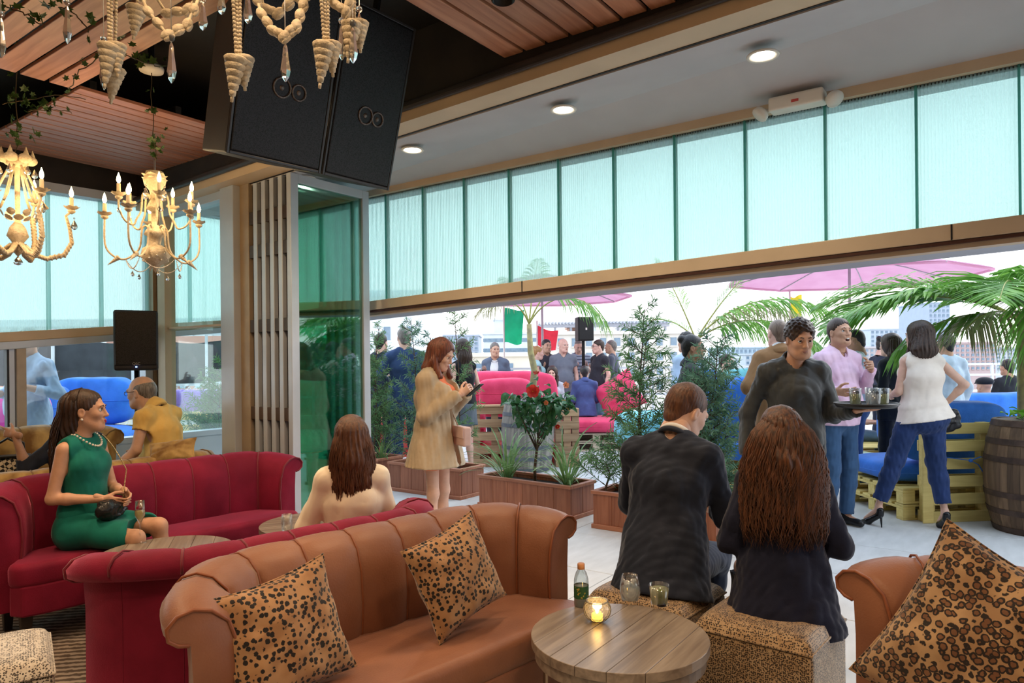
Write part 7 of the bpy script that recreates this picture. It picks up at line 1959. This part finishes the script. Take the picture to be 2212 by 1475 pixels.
# ---------- outside the left window
J = stand(1.86); bent(J, 'L', (.0, .24, -.19), (.13, -.02, -.27)); bent(J, 'R', (.02, .20, -.26), (.14, -.05, -.27))
pb = cloth('pale_blue_shirt', (.34, .46, .62), (.27, .38, .55))
bs, Mh = person('man in a loose pale blue shirt outside the left window', spot(64, 6.75), PI-.25, J, SK['tan'], False, [top('shirt', pb, False, .026, sleeve=1.62, hem=.15, flare=.03, folds=.008, collar=(pb, .045), belly=.03), bottom('trousers', cloth('grey_trousers', (.07, .075, .08))), shoes(leather)], hair=('short', HR['grey']), vox=.012, handL=('grip', (0, .3, 1)), handR=('grip', (0, .3, 1)))
def held(person_obj, J, n, off=(0, .03, .0)): return person_obj.matrix_basis @ (J['wr'+n]+V(off))
def put_in_hand(ob, J, n, name, label, cat, off, builder):
    rt = Matrix.Translation(ob.location) @ Rz(ob.rotation_euler.z); p = rt @ (J['wr'+n]+V(off)); t_ = thing(name, label, cat, p, ob.rotation_euler.z); builder(t_); return t_
def cup(t_, liquid=None):
    q = MB(); q.lathe([(.028, -.05), (.036, .055), (.035, .055), (.027, -.046), (.001, -.046)], 18, close=False); q.build('glass', M['drink_glass'], t_, smooth=True)
    q = MB(); q.lathe([(.001, -.045), (.0265, -.045), (.032, .02), (.001, .021)], 16); q.build('drink', liquid or M['lime_drink'], t_, smooth=True)
def phone(t_):
    q = MB(); q.box(-.037, .037, -.004, .004, -.075, .075, Matrix.Rotation(-.9, 4, 'X')); q.build('case', M['black'], t_, bevel=.003); q = MB(); q.box(-.033, .033, -.0050, -.0042, -.068, .068, Matrix.Rotation(-.9, 4, 'X')); q.build('screen', mat('phone_screen', (.25, .3, .35), .1), t_)
put_in_hand(bs, J, 'L', 'drink_glass', 'cloudy drink held by the man in the pale blue shirt', 'glass', (.02, .085, .0), cup)
put_in_hand(bs, J, 'R', 'phone', 'black phone held low by the man in the pale blue shirt', 'phone', (-.05, .12, .0), phone)
# ---------- the woman in the beige coat
J = stand(1.68, True); 
for n, sg in (('R', 1), ('L', -1)): arms(J, n, (sg*.06, .03, -.26), (-sg*.07, .26, -.10))
J['head'] += V((0, .035, -.01)); coat = cloth('beige_trench', (.46, .36, .245), (.38, .29, .19), .7); orange = cloth('coral_dress', (.82, .23, .10), (.74, .19, .08))
cw, Mh = person('woman with red brown bob in a beige coat reading her phone', spot(940, 5.45), -1.95, J, SK['fair'], True, [top('dress', orange, True, .008, sleeve=0, hem=.05, folds=.002, neck=.048), skirt('skirt', orange, .24, .17, folds=.005), top('coat', coat, True, .040, sleeve=1.92, hem=.22, flare=.085, folds=.007, drape=.22, open_=1.35, neck=.056, hw=1.10, sl_o=.026, collar=(coat, .040)), shoes(leather)],
    hair=('long', HR['red']), head_pitch=.42, vox=.010, extra_hair=mane(.17, .080, .02, True, .003, seed=7), handR=('grip', (0, 0, 1)), handL=('grip', (0, 0, 1)))
put_in_hand(cw, J, 'R', 'phone', 'phone in a pale case held by the woman in the beige coat', 'phone', (-.05, .10, .03), phone)
rt = Matrix.Translation(cw.location) @ Rz(cw.rotation_euler.z); t_ = thing('shoulder_bag', 'pale pink shoulder bag hanging at the hip of the woman in the beige coat', 'bag', rt @ V((.02, .24, .93)), -1.1)
q = MB(); q.prism([(-.10, -.035), (.10, -.035), (.10, .035), (-.10, .035)], -.08, .07); q.build('pouch', mat('pink_leather', (.58, .40, .36), .45), t_, bevel=.015, seg=3); q = MB(); q.box(-.102, .102, -.040, -.034, -.015, .072); q.build('flap', mat('pink_leather_flap', (.62, .44, .40), .45), t_, bevel=.006)
sp_ = Rz(1.1) @ (rt @ J['shL']+V((0, 0, .06))-t_.location); q = MB(); q.tube([(-.09, 0, .07), sp_*.5+V((.0, -.03, 0)), sp_], .005, 6); q.build('strap', mat('tan_strap', (.35, .22, .14), .5), t_)

# ---------- guests on the terrace
def guest(label, px, d, th, h, skn, fem=False, tp=None, bt=None, hair=('short', 'dark'), armR=None, armL=None, yaw=0., pitch=0., vox=.014, seat=None, lean=0., extra=None, belly=0., J=None, **kw):
    J = J or (stand(h, fem) if seat is None else sit(h, fem, seat, lean))
    if armR: bent(J, 'R', **armR)
    if armL: bent(J, 'L', **armL)
    parts = []
    name, m, opt = tp; o_ = dict(sleeve=2.0, hem=.06, o=.016, folds=.005); o_.update(opt); parts.append(top(name, m, fem, belly=belly, **o_))
    if bt: parts += bt
    p, Mh = person(label, spot(px, d), th, J, SK[skn], fem, parts, hair=(hair[0], HR[hair[1]]) if hair[1] else hair, head_yaw=yaw, head_pitch=pitch, vox=vox, extra_hair=extra, **kw)
    return p, J, Mh
C = cloth
up_ = dict(wr=(.02, .22, -.17)); low = dict(wr=(.04, .20, -.28)); hi_ = dict(wr=(-.06, .20, -.06), el=(.09, .02, -.24))
navy = C('navy_suit', (.035, .065, .15), (.025, .05, .12)); dk = C('ink_suit', (.02, .028, .05)); TR = lambda m, **k: [bottom('trousers', m, **k), shoes(leather)]
guest('man in a bright navy suit with his back turned beside the coat woman', 874, 9.05, .15, 1.95, 'fair', tp=('jacket', navy, dict(o=.026, hem=.20, flare=.02, hw=1.06)), bt=TR(navy, s=1.06), hair=('short', 'grey'), armL=dict(wr=(.05, .16, -.30), el=(.16, -.04, -.25)), armR=low)
guest('man in an ink blue suit half hidden by the folded doors', 822, 9.75, -.3, 1.90, 'fair', tp=('jacket', dk, dict(o=.024, hem=.20, flare=.02)), bt=TR(dk), hair=('short', 'black'), armL=low)
guest('woman in black with long hair and a grey skirt behind the coat woman', 1000, 9.0, .7, 1.78, 'fair', True, ('blouse', C('black_top', (.015, .015, .018)), dict(sleeve=0, tank=True, hem=.03)), [skirt('skirt', C('slate_skirt', (.10, .12, .14)), .30, .19, folds=.012), shoes(leather)], hair=('long', 'dark'), extra=mane(.52, .085, 0, False, seed=8), armR=low, armL=low)
gs = C('steel_suit', (.12, .15, .21)); wh = C('white_shirt', (.72, .72, .72))
p, J, Mh = guest('man in an open steel grey suit and white shirt by the railing', 1070, 12.2, PI-.2, 1.82, 'olive', tp=('shirt', wh, dict(o=.006, sleeve=.2, folds=.001, collar=(wh, .045))), bt=[top('jacket', gs, False, .028, sleeve=1.95, hem=.20, flare=.03, open_=1.5, collar=(gs, .03), neck=.066)]+TR(C('dark_trousers', (.02, .02, .03)), belt=leather), hair=('short', 'grey'), armR=dict(wr=(-.02, .22, -.16)), armL=dict(wr=(.06, .14, -.30)), yaw=-.5)
put_in_hand(p, J, 'R', 'phone', 'dark phone held by the man in the steel grey suit', 'phone', (-.03, .08, .0), phone)
guest('blonde woman in a pale aqua top beyond the hibiscus', 1160, 12.85, -1.5, 1.76, 'pink', True, ('blouse', C('aqua_top', (.38, .62, .66)), dict(sleeve=.4)), TR(C('slate_trousers', (.1, .11, .13)), fem=True), hair=('bun', 'blond'), armR=up_, armL=up_, pitch=.1)
guest('dark haired man in a charcoal shirt behind the blonde woman', 1180, 13.22, PI+.4, 1.90, 'olive', tp=('shirt', C('charcoal_shirt', (.06, .06, .075)), dict(sleeve=.6)), bt=TR(dk), hair=('short', 'black'), armR=up_)
gp = C('grey_polo', (.17, .19, .23), (.14, .16, .2))
guest('bald man in a plain grey polo shirt facing the bar', 1217, 12.85, PI, 1.90, 'pink', tp=('polo_shirt', gp, dict(sleeve=.75, o=.02, hem=.12, collar=(gp, .04), vneck=.05)), bt=TR(C('slate_trousers', (.1, .11, .13))), hair=('bald', None), yaw=-.55, belly=.02)
sp = mat('striped_polo', (.30, .34, .42), .85); t = sp.node_tree; wv = t.nodes.new('ShaderNodeTexWave'); wv.bands_direction = 'Z'; wv.inputs['Scale'].default_value = 5.; co = t.nodes.new('ShaderNodeTexCoord'); t.links.new(co.outputs['Object'], wv.inputs[0]); r_ = t.nodes.new('ShaderNodeValToRGB'); r_.color_ramp.elements[0].position = .12; r_.color_ramp.elements[0].color = (.07, .09, .14, 1); r_.color_ramp.elements[1].position = .3; r_.color_ramp.elements[1].color = (.30, .35, .44, 1); t.links.new(wv.outputs[0], r_.inputs[0]); t.links.new(r_.outputs[0], t.nodes['Principled BSDF'].inputs['Base Color'])
p, J, Mh = guest('man in a striped polo shirt looking down at his phone', 1250, 13.5, PI+.1, 1.90, 'pink', tp=('polo_shirt', sp, dict(sleeve=.75, o=.02, hem=.12, collar=(sp, .04))), bt=TR(C('black_trousers', (.02, .02, .022))), hair=('crop', 'grey'), armR=dict(wr=(-.04, .23, -.18)), armL=dict(wr=(-.06, .22, -.16)), pitch=.45, belly=.01)
put_in_hand(p, J, 'R', 'phone', 'black phone held by the man in the striped polo', 'phone', (-.02, .09, .02), phone); put_in_hand(p, J, 'L', 'drink_glass', 'tumbler of lime drink held by the man in the striped polo', 'glass', (.02, .085, -.03), cup)
bp_ = C('black_polo', (.035, .035, .045))
guest('man in a black polo shirt and glasses chatting with the striped polo', 1294, 12.85, PI-1.2+.1, 1.87, 'pink', tp=('polo_shirt', bp_, dict(sleeve=.8, o=.02, hem=.12, collar=(bp_, .04))), bt=TR(C('jeans', (.12, .25, .38))), hair=('short', 'dark'), glasses=M['spec_steel'], belly=.015, yaw=.25)
guest('man in a slate shirt half hidden by the tall shrub', 1322, 13.4, 1.2, 1.88, 'olive', tp=('shirt', C('slate_shirt', (.09, .10, .13)), dict(sleeve=1.9)), bt=TR(dk), hair=('crop', 'grey'))
guest('seated woman with dark shoulder hair behind the hibiscus', 1193, 11.74, PI-.2, 1.66, 'fair', True, ('blouse', C('pale_blouse', (.5, .5, .55)), {}), TR(dk, fem=True), hair=('long', 'dark'), extra=mane(.22, .08, .02, True, seed=9), seat=.52, pitch=.1)
bsb = C('denim_blue_shirt', (.075, .10, .25), (.06, .08, .2))
guest('boy in a denim blue shirt sitting on the pink seat', 1264, 11.96, .05, 1.68, 'olive', tp=('shirt', bsb, dict(o=.022, hem=.12, flare=.02, collar=(bsb, .04))), bt=TR(dk), hair=('short', 'black'), seat=.52, lean=.15, armL=dict(wr=(-.02, .22, -.20)))
gsh = C('graphite_shirt', (.05, .05, .06), (.035, .035, .045))
guest('waitress with black hair in a bun and a graphite shirt behind the shrub', 1493, 6.45, -1.75, 1.72, 'brown', True, ('shirt', gsh, dict(collar=(gsh, .045))), TR(C('black_trousers', (.02, .02, .022)), fem=True), hair=('bun', 'black'), yaw=.12, vox=.010, armR=dict(wr=(.05, .05, -.52), el=(.06, -.03, -.28)))
guest('man in a light blue shirt standing behind the waitress', 1484, 9.0, .5, 1.84, 'tan', tp=('shirt', C('light_blue_shirt', (.42, .55, .72)), {}), bt=TR(dk), hair=('curly', 'black'))
teal = C('navy_blazer', (.03, .055, .11)); 
guest('seated bearded man with glasses in a navy blazer', 1568, 10.4, PI+.35, 1.80, 'fair', tp=('shirt', C('ink_shirt', (.04, .06, .10)), dict(o=.006, sleeve=.2, folds=.001, collar=(C('ink_shirt', (.04, .06, .10)), .045))), bt=[top('blazer', teal, False, .024, sleeve=1.95, hem=.12, open_=1.2, collar=(teal, .03), neck=.066)]+TR(dk), hair=('short', 'dark'), seat=.62, yaw=-.5, beard=HR['dark'], glasses=M['spec_steel'])
bz = C('brown_tweed', (.30, .165, .075), (.24, .13, .06))
guest('man in a brown tweed blazer with his back to the room', 1682, 6.50, .12, 1.86, 'pink', tp=('shirt', wh, dict(o=.004, sleeve=.2, folds=0, collar=(wh, .06))), bt=[top('blazer', bz, False, .030, sleeve=1.95, hem=.20, flare=.03, hw=1.08, neck=.068, collar=(bz, .03), sl_o=.026)]+TR(C('slate_trousers', (.1, .11, .13))), hair=('crop', 'buzz'), vox=.011, armL=dict(wr=(.0, .2, -.28), el=(.15, -.05, -.26)), armR=low)
# the waiter with his tray
J = stand(1.75); arms(J, 'L', (-.07, .02, -.27), (-.11, .28, -.225)); arms(J, 'R', (.12, -.05, -.27), (.14, .02, -.52)); J['hdL'] = (-.35, .9, .05); J['head'] += V((-.02, .03, -.01))
wsh = C('black_shirt', (.055, .060, .060), (.035, .038, .040), .5)
wt, J, Mh = guest('waiter in a black shirt carrying a tray of glasses', 1716, 4.50, PI-.12, 1.75, 'tan', tp=('shirt', wsh, dict(o=.018, hem=.14, folds=.008, collar=(wsh, .045), vneck=.04)), bt=TR(C('black_trousers', (.02, .02, .022))), hair=('curly', 'dark'), J=J, yaw=-.12, pitch=.22, vox=.009, handL=('flat', (-1, 0, 0)))
rt = Matrix.Translation(wt.location) @ Rz(wt.rotation_euler.z); tp_ = rt @ (J['wrL']+V((-.03, .09, .030)))
tr = thing('serving_tray', 'round black serving tray balanced on the hand of the waiter', 'tray', tp_); q = MB(); q.lathe([(.001, 0), (.155, 0), (.175, .018), (.178, .018), (.160, -.006), (.001, -.006)], 40, close=False); q.build('disc', mat('tray_black', (.02, .02, .022), .35), tr, smooth=True)
q = MB(); q.tube([(.1765*math.cos(2*PI*k/40), .1765*math.sin(2*PI*k/40), .018) for k in range(41)], .003, 5, cap=False); q.build('rim', mat('tray_rim', (.03, .03, .03), .3), tr, smooth=True)
for i, (x, y) in enumerate(((.02, -.06), (.09, -.02), (.06, .06), (-.05, .03))):
    g = thing('tumbler', ('tumbler of clear ice on the serving tray', 'tumbler with dark berries on the serving tray', 'tumbler of pale lime drink on the serving tray', 'tumbler near the chest of the waiter on his tray')[i], 'glass', tp_+V((x, y, .052))); cup(g, M['clear_drink'] if i % 2 == 0 else M['lime_drink'])
    q = MB(); q.ball((.008, -.01, .03), .011, 8, 6); q.build('berry', mat('tray_berry_%d' % i, (.01, .012, .02), .3), g)
pk = C('pink_shirt', (.78, .56, .70), (.72, .49, .64))
p, J, Mh = guest('laughing man in a pale pink shirt behind the waiter', 1810, 6.20, PI+.35, 1.85, 'tan', tp=('shirt', pk, dict(o=.024, hem=.10, collar=(pk, .045), vneck=.06, folds=.006)), bt=TR(C('jeans_dark', (.05, .11, .22)), belt=tanshoe), hair=('short', 'dark'), kind='laugh', pitch=-.08, yaw=.1, armL=dict(wr=(-.04, .24, -.10), el=(.12, .02, -.26)), armR=low, vox=.010, belly=.015, handL=('fist', (0, 0, 1)))
bls = C('ice_blue_shirt', (.60, .70, .82), (.52, .62, .75))
guest('man in an ice blue shirt and navy trousers bending to talk', 1850, 7.5, 1.1, 1.80, 'tan', tp=('shirt', bls, dict(o=.03, hem=.02, folds=.009)), bt=TR(C('navy_chinos', (.05, .10, .24)), belt=tanshoe), hair=('crop', 'black'), armL=dict(wr=(.0, .22, -.26)), pitch=.2)
guest('woman with a black bun behind the ice blue shirt', 1905, 10.9, -1.2, 1.80, 'pink', True, ('blouse', C('navy_blouse', (.04, .05, .08)), dict(sleeve=1.9)), TR(dk, fem=True), hair=('bun', 'black'), pitch=.3)
blk = C('black_jacket', (.022, .024, .03))
guest('woman with long dark hair in a black jacket behind the woman in white', 1926, 7.66, .5, 1.75, 'fair', True, ('jacket', blk, dict(o=.022, hem=.14, hw=1.05)), TR(blk, fem=True), hair=('long', 'dark'), extra=mane(.38, .082, 0, False, seed=11), armL=dict(wr=(-.02, .2, -.24)))
guest('man in a white shirt hidden behind the woman in white', 2046, 8.0, .2, 1.76, 'tan', tp=('shirt', C('sky_white_shirt', (.55, .66, .8)), dict(o=.024)), bt=TR(dk), hair=('short', 'black'))
# the woman in white
J = stand(1.72, True); J['pelvis'] += V((.02, 0, 0)); 
dz = .085
for k in J: J[k] = J[k]+V((0, 0, .075))
J['hipL'] += V((-.01, 0, 0)); J['knL'] = V((-.20, .06, .60)); J['anL'] = V((-.315, .13, .185)); J['knR'] = V((.13, .03, .58)); J['anR'] = V((.165, -.03, .185)); J['toeL'] = V((-.07, .10, -.145)); J['toeR'] = V((.02, .12, -.145))
arms(J, 'R', (.20, -.03, -.20), (.10, .10, -.38)); arms(J, 'L', (-.05, .02, -.26), (-.02, .20, -.30)); J['head'] += V((-.01, .0, 0))
ivy_ = C('ivory_top', (.80, .72, .64), (.72, .64, .56), .7); jn = C('indigo_trousers', (.022, .045, .14), (.016, .034, .105), .75)
ww, J, Mh = guest('woman in an ivory sleeveless top, blue trousers and red soled heels', 1990, 6.02, -.05, 1.70, 'fair', True, ('top', ivy_, dict(sleeve=.0, hem=.06, o=.022, flare=.055, folds=.003, tank=True, neck=.085, hw=1.12)), [bottom('trousers', jn, o=.013, waist=-.035, ankle=.16, flare=.010, fem=True, folds=.004, s=1.08)], hair=('long', 'dark'), extra=mane(.20, .086, .0, True, seed=12), J=J, yaw=-.5, vox=.009, handR=('grip', (0, 1, 0)), hs=1.04)
patent = mat('black_patent_heel', (.012, .012, .014), .2); red_sole = mat('red_sole', (.62, .01, .02), .35)
for n in 'RL':
    a = J['an'+n]; d = J['toe'+n]; f_ = Field([a[i]-.22 for i in range(3)], [a[i]+.22 for i in range(3)], .005); hz = a.z
    heel = a+V((0, -.035, -.075)); ball = a+d*.78; ball.z = .028; toe = a+d*1.25; toe.z = .020
    f_.cone(heel+V((0, 0, .035)), heel+V((0, .01, 0)), .030, .026, 0); f_.cone(heel, ball, .026, .030, .02); f_.cone(ball, toe, .030, .012, .02); f_.cone(a+V((0, -.0, -.01)), a+d*.45+V((0, 0, .015)), .030, .024, .008, sub=True)
    sh_ = np_mesh('shoe', [f_.arrays(1)], patent, ww); q = MB(); q.tube([heel+V((0, -.012, -.01)), V((heel.x, heel.y-.022, .0))], [.013, .0045], 8); q.build('stiletto_heel', patent, ww, smooth=True)
    q = MB(); q.tube([heel+V((0, .0, -.022)), heel.lerp(ball, .5)+V((0, 0, -.022)), ball+V((0, 0, -.020))], [.018, .014, .020], 8, flat=.35); q.build('sole', red_sole, ww, smooth=True)
rt = Matrix.Translation(ww.location) @ Rz(ww.rotation_euler.z); t_ = thing('clutch_bag', 'slouchy black leather bag under the arm of the woman in white', 'bag', rt @ (J['wrR']+V((.02, .02, -.13))), .1)
f_ = Field((-.16, -.10, -.16), (.16, .10, .16), .007); f_.ocone((0, 0, .05), (.02, 0, -.06), (.11, .04), (.13, .05), (1, 0, 0), 0); f_.warp(wob(.012, 40, 9)); fmesh(f_, 'pouch', mat('soft_black_leather', (.016, .016, .018), .4), t_)
# seated at the back on the right
p, J, Mh = guest('man in a black flat cap sunk in the far blue cushions', 2120, 9.52, .1, 1.72, 'tan', tp=('shirt', C('ash_shirt', (.3, .3, .32)), {}), bt=TR(dk), hair=('cap', None), seat=.30, lean=-.1)
mb = MB(); f_ = Field((-.14, -.16, -.02), (.14, .18, .18), .007); f_.ell((0, -.01, .070), (.098, .125, .062), 0); f_.ocone((0, .08, .052), (0, .135, .038), (.065, .012), (.05, .008), (1, 0, 0), .02); f_.cut((0, 0, -1), (0, 0, .03)); o = fmesh(f_, 'flat_cap', C('cap_felt', (.02, .022, .028)), p); o.matrix_local = Mh
guest('man in a dark jacket sitting with his back to the palm', 2178, 10.6, .1, 1.80, 'tan', tp=('jacket', blk, dict(o=.024, hem=.1)), bt=TR(dk), hair=('short', 'black'), seat=.50)
p, J, Mh = guest('seated guest in a mauve top with wrists crossed on the knee', 1838, 10.05, -1.7, 1.66, 'tan', True, ('top', C('mauve_top', (.55, .45, .52)), dict(sleeve=.5)), TR(C('teal_jeans', (.10, .16, .22)), fem=True), hair=('short', 'dark'), seat=.30, lean=.2, armR=dict(wr=(-.05, .33, -.28)), armL=dict(wr=(-.05, .33, -.28)))
guest('seated guest in dove grey trousers and blue jacket beside the woman in white', 1950, 9.55, -.35, 1.72, 'tan', tp=('jacket', C('cobalt_jacket', (.04, .12, .40)), {}), bt=TR(C('dove_trousers', (.46, .42, .42))), hair=('short', 'dark'), seat=.30, lean=.25)

# houndstooth tote on the seat of the tall gold sofa
ht = mat('houndstooth', (.6, .56, .5), .7); t = ht.node_tree; ck = t.nodes.new('ShaderNodeTexChecker'); ck.inputs['Scale'].default_value = 42.; ck.inputs[1].default_value = (.02, .02, .022, 1); ck.inputs[2].default_value = (.66, .58, .46, 1); co = t.nodes.new('ShaderNodeTexCoord'); mp = t.nodes.new('ShaderNodeMapping'); mp.inputs['Rotation'].default_value = (.5, .6, .8); t.links.new(co.outputs['Object'], mp.inputs[0]); t.links.new(mp.outputs[0], ck.inputs[0]); t.links.new(ck.outputs[0], t.nodes['Principled BSDF'].inputs['Base Color'])
tb = thing('tote_bag', 'houndstooth tote bag with black handles on the gold sofa', 'bag', V((-3.70, 5.10, .452)), .5)
f_ = Field((-.22, -.16, 0), (.22, .16, .42), .009); f_.ocone((0, 0, .07), (0, 0, .33), (.17, .085), (.13, .055), (1, 0, 0), 0); f_.cut((0, 0, -1), (0, 0, .01)); f_.cut((0, 0, 1), (0, 0, .385)); f_.warp(wob(.006, 40, 3)); fmesh(f_, 'bag_body', ht, tb)
for y in (-.05, .05):
    q = MB(); q.tube([(-.09, y, .36), (-.08, y*1.2, .47), (0, y*1.3, .52), (.08, y*1.2, .47), (.09, y, .36)], .009, 6); q.build('handle', leather, tb, smooth=True)
q = MB(); q.box(-.13, .13, -.055, .055, .375, .392); q.build('rim', leather, tb, bevel=.004)
